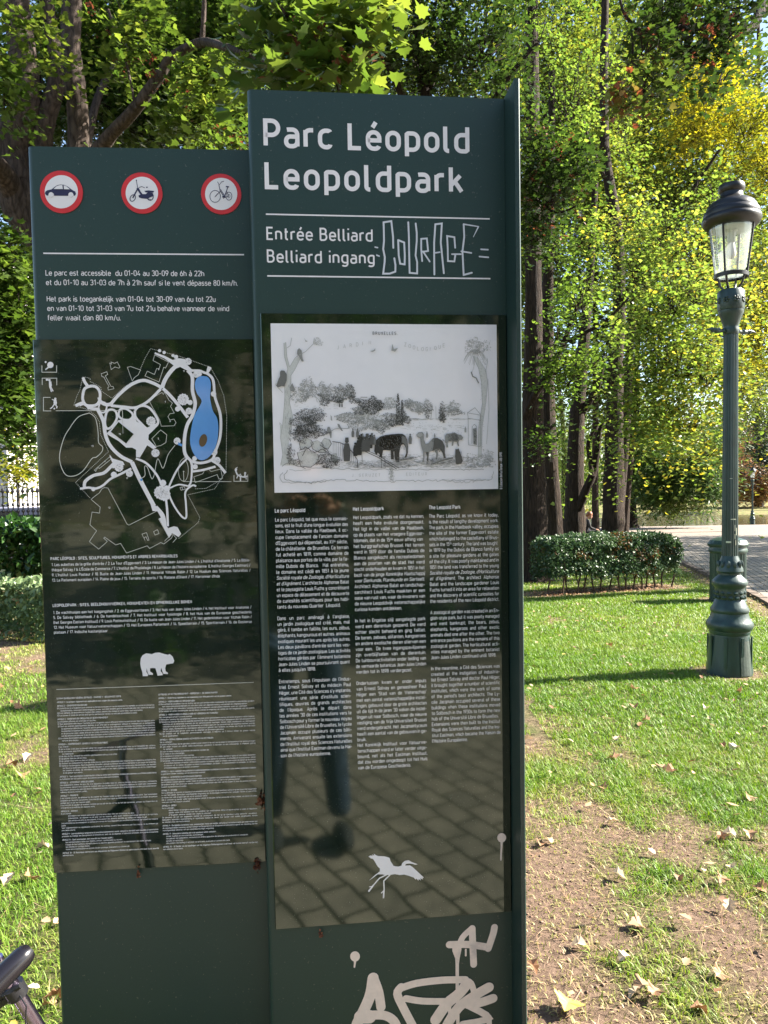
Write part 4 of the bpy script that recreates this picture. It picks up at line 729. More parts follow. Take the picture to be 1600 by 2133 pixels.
# people, rails, pavilion, caption scroll
for x, y, h, g in ((575, 735, 50, 16), (602, 735, 52, 16), (632, 765, 56, 26), (540, 835, 130, 9), (610, 810, 110, 4), (660, 795, 100, 9), (686, 770, 70, 9), (700, 775, 60, 16), (910, 770, 60, 16), (1008, 745, 36, 26), (1053, 750, 26, 26), (1232, 715, 34, 36), (640, 800, 90, 9), (655, 770, 60, 4), (625, 775, 70, 4), (678, 785, 80, 4), (590, 830, 80, 4), (498, 572, 26, 16), (512, 572, 26, 16)):
    w = h * .17; INK[g].poly([z6e(x - w * .55, y - h * .3), z6e(x + w * .55, y - h * .3), z6e(x + w, y), z6e(x + w * .8, y + h * .5), z6e(x - w * .8, y + h * .5), z6e(x - w, y)]); INK[g].disc(*z6e(x, y - h * .4), h * .085 / 2.807 * 1.1, n=10)
    if h > 90: INK[g].poly([z6e(x - w * .5, y - h * .46), z6e(x + w * .5, y - h * .46), z6e(x + w * .4, y - h * .56), z6e(x - w * .4, y - h * .56)])
P = [(455, 785), (500, 792), (540, 810), (575, 850), (600, 890), (606, 935)]; INK[4].line([z6e(*p) for p in P], 1.3)
for k in range(14):
    t_ = k / 13; x = 460 + 140 * t_; y = np.interp(x, [p[0] for p in P], [p[1] for p in P]); INK[9].line([z6e(x, y), z6e(x, y + 90 - 40 * t_)], .5)
for s in ("620,822 720,865 845,942",): INK[9].line(ze("620,832 720,877 830,946"), 1.4); INK[9].line(ze(s), 1.0)
for s in ("626,830 630,905", "740,870 742,940", "762,885 764,940", "618,822 690,812"): INK[9].line(ze(s), 1.0)
for s in ("1248,640 1250,805 1320,815", "1248,640 1244,618 1288,588 1322,630 1322,812", "1244,618 1322,632", "1248,650 1322,662", "1270,800 1272,700 1284,684 1298,698 1298,806"): INK[26].line(ze(s), .8)
INK[26].poly(ze("1276,710 1296,706 1298,806 1280,800")); INK[36].line(ze("285,540 320,488 380,545 380,555"), .9); INK[36].line(ze("300,555 308,530 330,512 360,530 368,556"), .9); INK[26].line(ze("620,527 660,527"), 1.4); INK[36].line(ze("1040,570 1030,660"), .9); INK[46].line(ze("1060,580 1062,660"), .9)
wob("280,935 500,945 800,948 1100,948 1340,950", .8, 16, 3, 6); wob("160,930 200,910 300,945", 1.1, 26, 3, 5); wob("165,960 150,1000 170,1028 300,1025 420,1010 600,1012 800,1018 1000,1014 1200,1012 1380,1008", .8, 26, 4, 5); wob("190,955 172,985 190,1012 330,1030 420,1016", 1.0, 26, 4, 4); wob("1100,1016 1250,1022 1390,1000 1395,960", .8, 36, 6, 4); wob("200,945 240,958 330,950", .8, 36, 4, 5)
for _ in range(90): x = 880 + 340 * rg.random(); y = 670 + 90 * rg.random(); INK[(36, 26)[rg.integers(2)]].line([z6e(x, y), z6e(x + 4, y + 1)], .6)
names = 'engraving_tone'
for g, k in INK.items(): k.build(names, GREY[g], PIC)
tx = {}
t = Text(RB, 0.0026); a = RB.uv(776, 698); c = RB.uv(828, 698.5); t.put('BRUXELLES.', a[0], a[1], .0062, width=c[0] - a[0], w=.15, ns=2, mode='x'); t.build('engraving_caption', GREY[9], PIC)
t = Text(RB, 0.0026)
def arc_text(s, x0, x1, y0, y1, sag, h):
    n = len(s)
    for k, ch in enumerate(s):
        f = k / (n - 1); a = RB.uv(x0 + (x1 - x0) * f, y0 + (y1 - y0) * f + sag * math.sin(f * math.pi)); t.put(ch, a[0], a[1], h, w=.1, ns=2)
arc_text('JARDIN', 702, 768, 728, 718, 0, .0075); arc_text('ZOOLOGIQUE', 842, 922, 722, 724, 9, .0075)
a = RB.uv(733, 993.5); c = RB.uv(792, 992); t.put('J. GERUZET', a[0], a[1], .006, width=c[0] - a[0], w=.1, ns=2, mode='x'); a = RB.uv(846, 991); c = RB.uv(889, 990); t.put('EDITEUR', a[0], a[1], .006, width=c[0] - a[0], w=.1, ns=2, mode='x')
t.build('engraving_title', GREY[46], PIC)
t = Text(RB, 0.0005); a = RB.uv(1046.5, 1019); c = RB.uv(1044.8, 942); t.put('@ Collection Belfius Banque - ARB-SPRB', a[0], a[1], .0052, width=c[1] - a[1], w=.17, ns=2, mode='scale', tr=.06, rot=math.pi / 2); t.build('picture_credit', M_WHITE, PR)
def zh(s): return [(750 + float(p.split(',')[0]) / 10.667, 1770 + float(p.split(',')[1]) / 10.667) for p in s.split()]
i = Ink(RB, 0.0005); i.poly(zh("190,148 240,125 285,140 265,105 320,130 305,85 350,118 400,138 530,145 600,158 655,180 680,255 745,358 790,366 850,372 925,350 930,315 945,290 1000,245 1080,232 1140,268 1285,325 1220,330 1160,312 1090,303 1020,315 1005,350 1110,346 1170,385 1300,505 1420,620 1390,622 1398,658 1340,635 1352,682 1300,645 1302,686 1250,640 1240,665 1190,615 1080,575 980,550 880,560 780,540 700,552 640,560 560,560 500,545 390,545 300,615 195,690 320,570 440,480 440,415 390,370 330,260 285,200 240,190"))
i.line(zh("600,548 430,632 280,805 190,915"), 2.5); i.line(zh("670,552 528,690 535,900 520,1075"), 2.5); i.line(zh("275,812 205,822"), 2.0); i.line(zh("535,905 470,962"), 2.0); i.line(zh("300,780 190,930"), 3.2); i.line(zh("530,900 522,1060"), 3.0); i.build('heron_emblem', M_WHITE, PR)

# ---- paint tags and runs at the foot of the main board
def zg5(s): return [(740 + float(p.split(',')[0]) / 5, 1920 + float(p.split(',')[1]) / 5) + ((float(p.split(',')[2]) / 5,) if p.count(',') == 2 else ()) for p in s.split()]
i = Ink(RB, 0.0006 + FACE, step=0.00003)
for w, s in ((16, "985,250 1180,248 1380,275"), (15, "1455,68 1440,140 1390,290"), (15, "1222,80 1228,240 1238,455"), (13, "1215,82 1120,175 1075,300"), (10, "1062,255,100 1062,310,100 1068,390,50 1066,450,38 1066,700,36"), (4, "1155,300 1155,362"),
             (24, "188,596 150,800 20,1075"), (20, "190,590 245,740 270,900"), (20, "120,985 300,985 400,1040 450,1140"), (30, "60,1000 150,1000"),
             (16, "1150,612 900,618 640,650 480,700"), (18, "480,690 440,760 500,900 600,1090"), (15, "530,808 700,835 930,838"), (13, "1140,612 1210,650 1245,760"), (24, "1170,650 1080,760 960,860 840,1030"), (22, "1395,690 1250,775 1080,900 960,1080"), (20, "1438,805 1320,845 1180,870"), (15, "1180,880 1390,1010 1120,1075"), (7.5, "1066,690 1072,1120"), (12, "1395,1000 1400,1120"), (7, "985,880 985,1040")):
    q = zg5(s); i.line(q if len(q[0]) == 3 else smooth(q, 4), w, cap=True)
i.build('graffiti_tag', M_PINK, SIGN)
for px, py, r, tx_, ty, e in ((739.9, 1994.5, 10.2, 738.6, 2016.5, 0.0006 + FACE), (1045, 1744.8, 9.2, 1043.3, 1790.5, 0.0008)):
    i = Ink(RB, e, step=0.00003); i.disc(px, py, r, r * 1.05, n=22); i.line([(px, py + r - 2, 6), (px - .3, py + r + 4, 4.2), (tx_, ty, 3.6)], 4, cap=True); i.build('paint_run', M_PINK, SIGN)
# ------------------------------------------------------------------ ground, lawn, paving, pond
def path_edge(y):
    """x of the lawn's edge against the paving, by distance"""
    return np.interp(y, EDGE_Y, EDGE_X)
pe = [gp(1640, 1282), gp(1600, 1256), gp(1475, 1199), gp(1418, 1171), gp(1330, 1143), gp(1200, 1127), gp(1000, 1119)]
EDGE_Y = np.array([-60, 0.42, *[p[1] for p in pe]]); EDGE_X = np.array([2.0, 3.1, *[p[0] for p in pe]])
PAVE_Y = 0.42
def soil(x, y):
    """0 = thick grass ... 1 = bare earth"""
    n = fbm(x * 1.1 + 3, y * 1.1, 2)
    n = .6 * n + .4 * fbm(x * 4.2, y * 3.4 + x, 6)
    w = np.interp(y, [1.0, 2.2, 3.1, 4.0, 5.0, 7, 9, 14], [.60, .56, .50, .43, .35, .28, .22, .22])
    w = np.where(y < 9, np.interp(y + 1.7 * (x - 1), [1.5, 3.0, 4.2, 5.2, 6.6, 9], [.63, .58, .50, .39, .28, .21]), w)
    left = x < 0.2
    w = np.where(left, np.interp(y, [1, 3, 5.2, 6.2, 7.6, 8.4, 9], [.38, .36, .40, .44, .52, .60, .5]), w)
    s = np.clip((w - n) * 5 + .5, 0, 1)
    for c, r in (((gp(1522, 1402)), .34), ((gp(1516, 1250)), .45)):
        s = np.maximum(s, np.clip((r - np.hypot(x - c[0], y - c[1])) * 9, 0, 1) * .9)
    for ax, ay, bx, by, r in HEDGE_SOIL:
        t = np.clip(((x - ax) * (bx - ax) + (y - ay) * (by - ay)) / ((bx - ax) ** 2 + (by - ay) ** 2), 0, 1)
        s = np.maximum(s, np.clip((r - np.hypot(x - ax - t * (bx - ax), y - ay - t * (by - ay)) + .25 * (n - .5)) * 6, 0, 1))
    s = np.maximum(s, np.clip((.45 - np.abs(path_edge(y) - x) + .5 * (n - .5)) * 4, 0, 1) * .75 * (y > 4))
    return s
h0, h1 = gp(1120, 1243), gp(1398, 1226)
HEDGE_SOIL = [(h0[0], h0[1] + .25, h1[0], h1[1] + .3, .5)]
def grid_axis(a, b, lo, hi, fine, grow):
    xs = list(np.arange(a, b + 1e-6, fine)); s = fine
    while xs[-1] < hi: s *= grow; xs.append(xs[-1] + s)
    s = fine
    while xs[0] > lo: s *= grow; xs.insert(0, xs[0] - s)
    return np.array(xs)
GX = grid_axis(-3.2, 5.6, -420, 520, .07, 1.13); GY = grid_axis(0.6, 9.5, -90, 640, .07, 1.09)
def sheet(name, X, Y, zf, m, mask=None, attr=None, kind='structure'):
    xx, yy = np.meshgrid(X, Y); zz_ = zf(xx, yy); V = np.stack([xx, yy, zz_], -1).reshape(-1, 3)
    nx, ny = len(X), len(Y); idx = np.arange(nx * ny).reshape(ny, nx)
    F = np.stack([idx[:-1, :-1], idx[:-1, 1:], idx[1:, 1:], idx[1:, :-1]], -1).reshape(-1, 4)
    if mask is not None:
        c = V[F].mean(1); F = F[mask(c[:, 0], c[:, 1])]
    return tag(mesh_np(name, V, F, m, tint=None if attr is None else attr(V[:, 0], V[:, 1]), smooth=True), kind=kind)
POND = dict(x0=16.0, x1=95.0, y0=53.2, y1=72.0)
def ground_z(x, y):
    z = zg(y) + 0.018 * (fbm(x * 3, y * 3, 8) - .5) * (y > .5) * (y < 14)
    inp = (x > POND['x0']) & (x < POND['x1']) & (y > POND['y0']) & (y < POND['y1'])
    z = np.where(inp, z - .7, z)
    return np.where(y > 74, zg(y) + np.clip(y - 74, 0, 60) * .006, z)
m_ground, t, out = new_mat('lawn earth and turf'); L = t.links.new
bs = N(t, 'ShaderNodeBsdfPrincipled', Roughness=0.95, IOR=1.3); at_ = N(t, 'ShaderNodeAttribute', attribute_name='tint'); g = N(t, 'ShaderNodeTexCoord')
n1 = N(t, 'ShaderNodeTexNoise', Scale=34.0, Detail=9.0, Roughness=.78); L(g.outputs['Object'], n1.inputs['Vector'])
n2 = N(t, 'ShaderNodeTexNoise', Scale=2.2, Detail=5.0, Roughness=.6); L(g.outputs['Object'], n2.inputs['Vector'])
earth = ramp(t, [(.30, (.065, .040, .028)), (.44, (.15, .098, .066)), (.6, (.27, .180, .125)), (.75, (.37, .255, .18))], n1.outputs['Fac'])
turf = ramp(t, [(.3, (.050, .055, .020)), (.5, (.105, .115, .035)), (.7, (.20, .165, .085))], n1.outputs['Fac'])
far = ramp(t, [(.3, (.10, .125, .03)), (.5, (.17, .16, .06)), (.72, (.19, .115, .07))], n2.outputs['Fac'])
mx = N(t, 'ShaderNodeMix', data_type='RGBA'); L(at_.outputs['Fac'], mx.inputs[0]); L(turf, mx.inputs[6]); L(earth, mx.inputs[7])
sx_ = N(t, 'ShaderNodeSeparateXYZ'); L(g.outputs['Object'], sx_.inputs[0]); mr = N(t, 'ShaderNodeMapRange'); mr.inputs['From Min'].default_value = 38; mr.inputs['From Max'].default_value = 60; L(sx_.outputs['Y'], mr.inputs['Value'])
mx2 = N(t, 'ShaderNodeMix', data_type='RGBA'); L(mr.outputs[0], mx2.inputs[0]); L(mx.outputs[2], mx2.inputs[6]); L(far, mx2.inputs[7]); L(mx2.outputs[2], bs.inputs['Base Color'])
bp = N(t, 'ShaderNodeBump', Strength=1.0, Distance=.045); L(n1.outputs['Fac'], bp.inputs['Height']); L(bp.outputs[0], bs.inputs['Normal']); L(bs.outputs[0], out.inputs[0])
sheet('ground', GX, GY, ground_z, m_ground, attr=lambda x, y: soil(x, y))

# stone setts of the path and the forecourt; a paler gravel strip along the water
m_pave, t, out = new_mat('worn stone setts'); L = t.links.new
bs = N(t, 'ShaderNodeBsdfPrincipled', Roughness=0.75, IOR=1.4); g = N(t, 'ShaderNodeTexCoord'); mp = N(t, 'ShaderNodeMapping'); mp.inputs['Rotation'].default_value = (0, 0, R_(108))
nd = N(t, 'ShaderNodeTexNoise', Scale=3.0, Detail=2.0); L(g.outputs['Object'], nd.inputs['Vector'])
va = N(t, 'ShaderNodeVectorMath', operation='MULTIPLY_ADD'); L(nd.outputs['Color'], va.inputs[0]); va.inputs[1].default_value = (.05, .05, 0); L(g.outputs['Object'], va.inputs[2]); L(va.outputs[0], mp.inputs[0])
br = N(t, 'ShaderNodeTexBrick', Scale=1.0); br.inputs['Brick Width'].default_value = .21; br.inputs['Row Height'].default_value = .135; br.inputs['Mortar Size'].default_value = .011; br.inputs['Mortar Smooth'].default_value = .5
br.inputs['Color1'].default_value = (.31, .27, .225, 1); br.inputs['Color2'].default_value = (.23, .205, .175, 1); br.inputs['Mortar'].default_value = (.030, .032, .018, 1); L(mp.outputs[0], br.inputs['Vector'])
n1 = N(t, 'ShaderNodeTexNoise', Scale=9.0, Detail=6.0, Roughness=.65); L(g.outputs['Object'], n1.inputs['Vector'])
mo = ramp(t, [(.3, (.6, .6, .6)), (.7, (1.25, 1.22, 1.18))], n1.outputs['Fac'])
mx = N(t, 'ShaderNodeMix', data_type='RGBA', blend_type='MULTIPLY'); mx.inputs[0].default_value = 1; L(br.outputs['Color'], mx.inputs[6]); L(mo, mx.inputs[7])
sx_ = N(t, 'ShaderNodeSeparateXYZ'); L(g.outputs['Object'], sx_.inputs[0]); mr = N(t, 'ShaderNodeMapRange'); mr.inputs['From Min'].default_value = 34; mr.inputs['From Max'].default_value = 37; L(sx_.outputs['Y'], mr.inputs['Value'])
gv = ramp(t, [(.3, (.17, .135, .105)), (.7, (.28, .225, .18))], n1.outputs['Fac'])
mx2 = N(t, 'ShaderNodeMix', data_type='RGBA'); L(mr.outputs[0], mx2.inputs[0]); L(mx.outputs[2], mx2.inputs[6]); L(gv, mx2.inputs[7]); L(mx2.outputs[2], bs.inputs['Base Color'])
bp = N(t, 'ShaderNodeBump', Strength=.8, Distance=.012); L(br.outputs['Fac'], bp.inputs['Height']); bp.invert = True; L(bp.outputs[0], bs.inputs['Normal']); L(bs.outputs[0], out.inputs[0])
PX = grid_axis(-8, 14, -60, 130, .5, 1.1); PY = grid_axis(-8, 16, -34, 56, .25, 1.03)
def snap(x, y): return zg(y) + .006
V = []; F = []
for yy in PY:
    if yy > 52.6: break
    e = -60.0 if yy < PAVE_Y else float(path_edge(yy))
    xs = np.concatenate([np.linspace(e, e + 16, 24), np.linspace(e + 20, 140, 12)])
    V.append(np.stack([xs, np.full_like(xs, yy), zg(yy) + .007 + 0 * xs], -1))
nx = V[0].shape[0]; ny = len(V); idx = np.arange(nx * ny).reshape(ny, nx); F = np.stack([idx[:-1, :-1], idx[:-1, 1:], idx[1:, 1:], idx[1:, :-1]], -1).reshape(-1, 4)
Vp = np.concatenate(V); k = int(np.argmax(np.array([v[0, 1] for v in V]) >= PAVE_Y)); F = F[np.abs(F[:, 0] // nx - (k - 1)) > 0]
# a straight front edge of the forecourt in front of the sign
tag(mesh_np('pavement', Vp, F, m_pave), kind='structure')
b = MB(); q = .004
b.add([(-60, PY[k - 1], .007), (140, PY[k - 1], .007), (140, PAVE_Y, .007), (-60, PAVE_Y, .007)], [(0, 1, 2, 3)])
b.add([(3.12, PAVE_Y, .0075), (140, PAVE_Y, .0075), (140, PY[k], .0075), (3.12, PY[k], .0075)], [(0, 1, 2, 3)])
tag(b.build('forecourt', m_pave), kind='structure')
m_kerb = paint('brown edging stone', (.13, .095, .07), rough=.9, var=.4, scale=6, bump=.01, bscale=40)
b = MB(); ys = np.concatenate([np.arange(5, 20, .5), np.arange(20, 34, 1.5)])
for ya, yb in zip(ys[:-1], ys[1:]):
    xa, xb = float(path_edge(ya)), float(path_edge(yb)); a = np.array([xa, ya, float(zg(ya))]); c = np.array([xb, yb, float(zg(yb))]); d = c - a; L2 = math.hypot(d[0], d[1]); n_ = np.array([-d[1], d[0], 0]) / L2 * .06
    up = np.array([0, 0, .045 + .02 * random.random()])
    v = [a - n_, c - n_, c + n_, a + n_]; b.add([p - [0, 0, .05] for p in v] + [p + up for p in v], [(4, 5, 6, 7), (0, 1, 5, 4), (1, 2, 6, 5), (2, 3, 7, 6), (3, 0, 4, 7)])
tag(b.build('kerb', m_kerb), kind='structure')
m_water, t, out = new_mat('still pond water'); L = t.links.new
bs = N(t, 'ShaderNodeBsdfPrincipled', Roughness=.05, IOR=1.33); bs.inputs['Base Color'].default_value = (.075, .062, .030, 1)
g = N(t, 'ShaderNodeTexCoord'); mp = N(t, 'ShaderNodeMapping'); mp.inputs['Scale'].default_value = (.5, 2.5, 1); L(g.outputs['Object'], mp.inputs[0]); n1 = N(t, 'ShaderNodeTexNoise', Scale=3.0, Detail=3.0); L(mp.outputs[0], n1.inputs['Vector']); bp = N(t, 'ShaderNodeBump', Strength=1, Distance=.02); L(n1.outputs['Fac'], bp.inputs['Height']); L(bp.outputs[0], bs.inputs['Normal']); L(bs.outputs[0], out.inputs[0])
zw = float(zg(60)) - .10
b = MB(); pts = [(POND['x0'] - .3, 58), (POND['x0'] + 1, 54.5), (22, 53.2), (60, 52.9), (96, 53.5), (96, 72.6), (60, 72.4), (30, 72.2), (19, 71), (POND['x0'] - .5, 65)]
b.add([(x, y, zw) for x, y in pts], [tuple(range(len(pts)))]); tag(b.build('pond', m_water), kind='structure')

# ------------------------------------------------------------------ grass blades and litter
def blades(n, x0, x1, y0, y1, hmin, hmax, wid, keep, seed):
    g = np.random.default_rng(seed); x = x0 + (x1 - x0) * g.random(n); y = y0 + (y1 - y0) * g.random(n)
    s = soil(x, y); tuft = fbm(x * 4.5, y * 4.5, 21)
    k = (g.random(n) < np.clip(1.12 - s * (1.0), .26, 1) * np.clip(.45 + 1.1 * tuft, .2, 1)) & keep(x, y)
    x, y, s, tuft = x[k], y[k], s[k], tuft[k]; n = len(x)
    h = (hmin + (hmax - hmin) * g.random(n)) * (1.1 - .55 * s) * (.6 + .8 * tuft); th = g.random(n) * 6.283; ln = .35 + 1.0 * g.random(n); w = wid * (.7 + .6 * g.random(n))
    z = ground_z(x, y); dx, dy = np.cos(th), np.sin(th); px, py = -dy, dx
    V = np.zeros((n, 5, 3))
    for j, (f, wf) in enumerate(((0, 1), (0, -1), (.55, .75), (.55, -.75), (1.0, 0))):
        lean = h * ln * f * f
        V[:, j, 0] = x + dx * lean + px * w * wf * .5; V[:, j, 1] = y + dy * lean + py * w * wf * .5; V[:, j, 2] = z - .004 + h * f * np.sqrt(np.clip(1 - .5 * (ln * f) ** 2, .2, 1))
    b0 = np.arange(n)[:, None] * 5
    T = np.concatenate([b0 + [0, 1, 3], b0 + [0, 3, 2], b0 + [2, 3, 4]], 0)
    tint = np.clip(.12 + .45 * fbm(x * .9, y * .9, 33) + .36 * g.random(n) + .40 * s, 0, 1)
    return V.reshape(-1, 3), T, np.repeat(tint, 5)
M_GRASS = leaf_mat('grass blades', [(0, (.030, .092, .010)), (.32, (.084, .180, .015)), (.60, (.165, .255, .026)), (.82, (.27, .27, .075)), (1, (.42, .35, .17))], trans=.3, rough=.5, tcol=1.5)
VV, FF, TT = [], [], []; off = 0
onlawn = lambda x, y: (x < path_edge(y) - .05) & ~((x > -.85) & (x < .5) & (y > 1.2) & (y < 1.8)) & (y > PAVE_Y + .15)
for args in ((150000, .3, 3.2, 1.2, 4.6, .016, .046, .0036, onlawn, 1), (120000, 1.0, 5.2, 4.6, 8.2, .018, .046, .0052, onlawn, 2), (80000, 1.2, 6.9, 8.2, 13.4, .02, .05, .008, onlawn, 3), (26000, .2, 7.2, 13.4, 20, .02, .05, .014, onlawn, 4),
             (110000, -2.9, -.5, 1.0, 5.5, .018, .045, .0036, onlawn, 5), (30000, -5.0, -1.4, 5.5, 9.5, .02, .05, .007, onlawn, 6), (9000, -.6, .9, 2.1, 6, .03, .06, .006, onlawn, 7), (9000, -1.2, 1.4, 6, 12, .03, .06, .010, onlawn, 8)):
    v, f, tt = blades(*args); VV.append(v); FF.append(f + off); TT.append(tt); off += len(v)
tag(mesh_np('grass', np.concatenate(VV), np.concatenate(FF), M_GRASS, tint=np.concatenate(TT)), kind='stuff')

# leaf shapes (x across, y from stalk to tip, z lift): vertices and triangles
def fan_shape(out, fold=0.0):
    c = (0, .42, 0.0); v = [c] + [(x, y, fold * abs(x)) for x, y in out]; n = len(out)
    return np.array(v, float), np.array([(0, 1 + i, 1 + (i + 1) % n) for i in range(n)])
MAPLE = fan_shape([(0, 0), (.16, .10), (.42, .06), (.36, .24), (.56, .40), (.34, .50), (.26, .66), (.12, .64), (0, 1), (-.12, .64), (-.26, .66), (-.34, .50), (-.56, .40), (-.36, .24), (-.42, .06), (-.16, .10)], .22)
MAPLE_S = fan_shape([(0, 0), (.44, .10), (.34, .30), (.54, .45), (.2, .6), (0, 1), (-.2, .6), (-.54, .45), (-.34, .30), (-.44, .10)], .25)
FAN = (np.array([(0, 0, 0), (.5, .55, .08), (.26, .78, 0), (-.26, .78, 0), (-.5, .55, .08)], float), np.array([(0, 1, 2), (0, 2, 3), (0, 3, 4)]))
OVAL = (np.array([(0, 0, 0), (.27, .45, .07), (0, 1, 0), (-.27, .45, .07)], float), np.array([(0, 1, 2), (0, 2, 3)]))
MAPLE_R = fan_shape([(0, 0), (.12, .07), (.34, .02), (.42, .14), (.36, .26), (.56, .36), (.50, .50), (.32, .52), (.30, .68), (.14, .76), (.07, .9), (0, 1), (-.08, .9), (-.15, .74), (-.28, .70), (-.34, .54), (-.52, .50), (-.55, .36), (-.36, .27), (-.40, .12), (-.30, .03), (-.12, .08)], .25)
ROUND = fan_shape([(0, 0), (.22, .08), (.36, .28), (.30, .42), (.40, .56), (.24, .74), (.06, 1), (-.12, .84), (-.32, .70), (-.28, .50), (-.42, .34), (-.20, .10)], .35)
NEEDLE = (np.array([(0, 0, 0), (.10, .4, 0), (0, 1, 0), (-.10, .4, 0)], float), np.array([(0, 1, 2), (0, 2, 3)]))
def leaves(P, size, shape, tint, g, up=.6, droop=.3, nb=None):
    """one mesh worth of leaves: P (n,3) stalk points; returns verts, tris, tints"""
    n = len(P); T, tri = shape
    nr = g.normal(size=(n, 3)); nr /= np.linalg.norm(nr, axis=1)[:, None]; nr[:, 2] = np.abs(nr[:, 2]) * .6 + up; nr = nr if nb is None else nr * .75 + nb; nr /= np.linalg.norm(nr, axis=1)[:, None]
    d = g.normal(size=(n, 3)); d[:, 2] -= droop; d -= nr * (d * nr).sum(1)[:, None]; d /= np.linalg.norm(d, axis=1)[:, None] + 1e-9
    s = np.cross(d, nr); sz = size * (.65 + .7 * g.random(n))
    V = P[:, None] + sz[:, None, None] * (T[None, :, 0:1] * s[:, None] + T[None, :, 1:2] * d[:, None] + T[None, :, 2:3] * nr[:, None])
    F = (np.arange(n)[:, None, None] * len(T) + tri[None]).reshape(-1, 3)
    return V.reshape(-1, 3), F, np.repeat(tint, len(T))
def tufts(c, r, nt, per, sig, g, tint0=.5, tvar=.25, hollow=.35, full=False):
    """tuft centres scattered through an ellipsoid, leaves gathered round each"""
    u = g.normal(size=(nt, 3)); u /= np.linalg.norm(u, axis=1)[:, None]; u *= (hollow + (1 - hollow) * g.random(nt) ** .5)[:, None]
    C = np.array(c) + u * np.array(r)
    tn = g.normal(size=(nt, 3)) * .55; tn[:, 2] = 1; tn /= np.linalg.norm(tn, axis=1)[:, None]; tr_ = np.repeat(tn, per, 0)
    off = g.normal(size=(nt * per, 3)) * sig * 1.15; off -= tr_ * (off * tr_).sum(1)[:, None] * .72; off[:, 2] -= .35 * (off[:, 0] ** 2 + off[:, 1] ** 2) / sig
    q = np.repeat(C, per, 0) + off
    tt = np.repeat(tint0 + tvar * (g.random(nt) - .5) * 1.3, per) + tvar * (g.random(nt * per) - .5)
    return (q, np.clip(tt, 0, 1), tr_, C) if full else (q, np.clip(tt, 0, 1))
def crown(name, parent, specs, shape, size, m, seed, up=.6, droop=.3, twig=None):
    """specs: (px,py,depth, rx px, ry px, rz m, tufts, leaves per tuft, spread m, tint); twigs run from the tufts inwards"""
    g = np.random.default_rng(seed); Ps, Ts, Ns = [], [], []; b = MB()
    for px, py, d, rx, ry, rz, nt_, per, sig, ti in specs:
        c = at(px, py, d); q, tt, tn, C = tufts(c, (rx * d / F_, rz, ry * d / F_), nt_, per, sig, g, ti, full=True); Ps.append(q); Ts.append(tt); Ns.append(tn)
        if twig:
            low = c + np.array([0, 0, -.6 * ry * d / F_])
            for p in C[::2]:
                e = low - p; L_ = np.linalg.norm(e); mid = p + e * .35 + g.normal(size=3) * .06 * L_; r0 = .0028 + .0016 * d / 10
                b.tube([p + g.normal(size=3) * sig * .8, p, mid, p + e * .8 + g.normal(size=3) * .05 * L_], [r0 * .4, r0, r0 * 1.5, r0 * 2.2], 4, caps=False)
    P = np.concatenate(Ps); T = np.concatenate(Ts); Nn = np.concatenate(Ns); k = P[:, 2] > zg(P[:, 1]) + .15; P, T, Nn = P[k], T[k], Nn[k]
    v, f, tt = leaves(P, size, shape, T, g, up * .5, droop, Nn * 1.1)
    if twig and b.f: b.build('twigs', twig, parent)
    return mesh_np(name, v, f, m, parent, tint=tt)
# ------------------------------------------------------------------ street lamps, litter bin
M_IRON = paint('blue green lamp paint', (0.018, 0.040, 0.036), rough=.40, var=.3, scale=14, bump=.0012, bscale=50, dirt=(5, .62, (.016, .022, .018)), stretch=(1, 1, .5))
M_HOOD = paint('weathered dark lamp hood', (.0085, .0075, .0075), rough=.4, var=.3, scale=9, bump=.0006, bscale=40)
M_BULB = paint('opal lamp bulb', (.75, .70, .70), rough=.3, var=.02)
M_CHIP = paint('bare chipped patch', (.55, .55, .42), rough=.8, var=.1)
M_RUST = paint('rusty stained door', (.045, .060, .048), rough=.6, var=.35, scale=9, bump=.001, bscale=40, dirt=(8, .66, (.20, .06, .025)))
M_REFL = paint('pale lamp reflector', (.55, .56, .55), rough=.35, var=.04)
m_glass, t, out = new_mat('lantern glass'); L = t.links.new
tp = N(t, 'ShaderNodeBsdfTransparent'); tp.inputs[0].default_value = (.88, .92, .90, 1); gl = N(t, 'ShaderNodeBsdfGlossy', Roughness=.04); df = N(t, 'ShaderNodeBsdfTranslucent'); df.inputs[0].default_value = (.85, .88, .86, 1)
m1 = N(t, 'ShaderNodeMixShader'); m1.inputs[0].default_value = .14; L(tp.outputs[0], m1.inputs[1]); L(df.outputs[0], m1.inputs[2]); m2 = N(t, 'ShaderNodeMixShader'); m2.inputs[0].default_value = .12; L(m1.outputs[0], m2.inputs[1]); L(gl.outputs[0], m2.inputs[2]); L(m2.outputs[0], out.inputs[0])
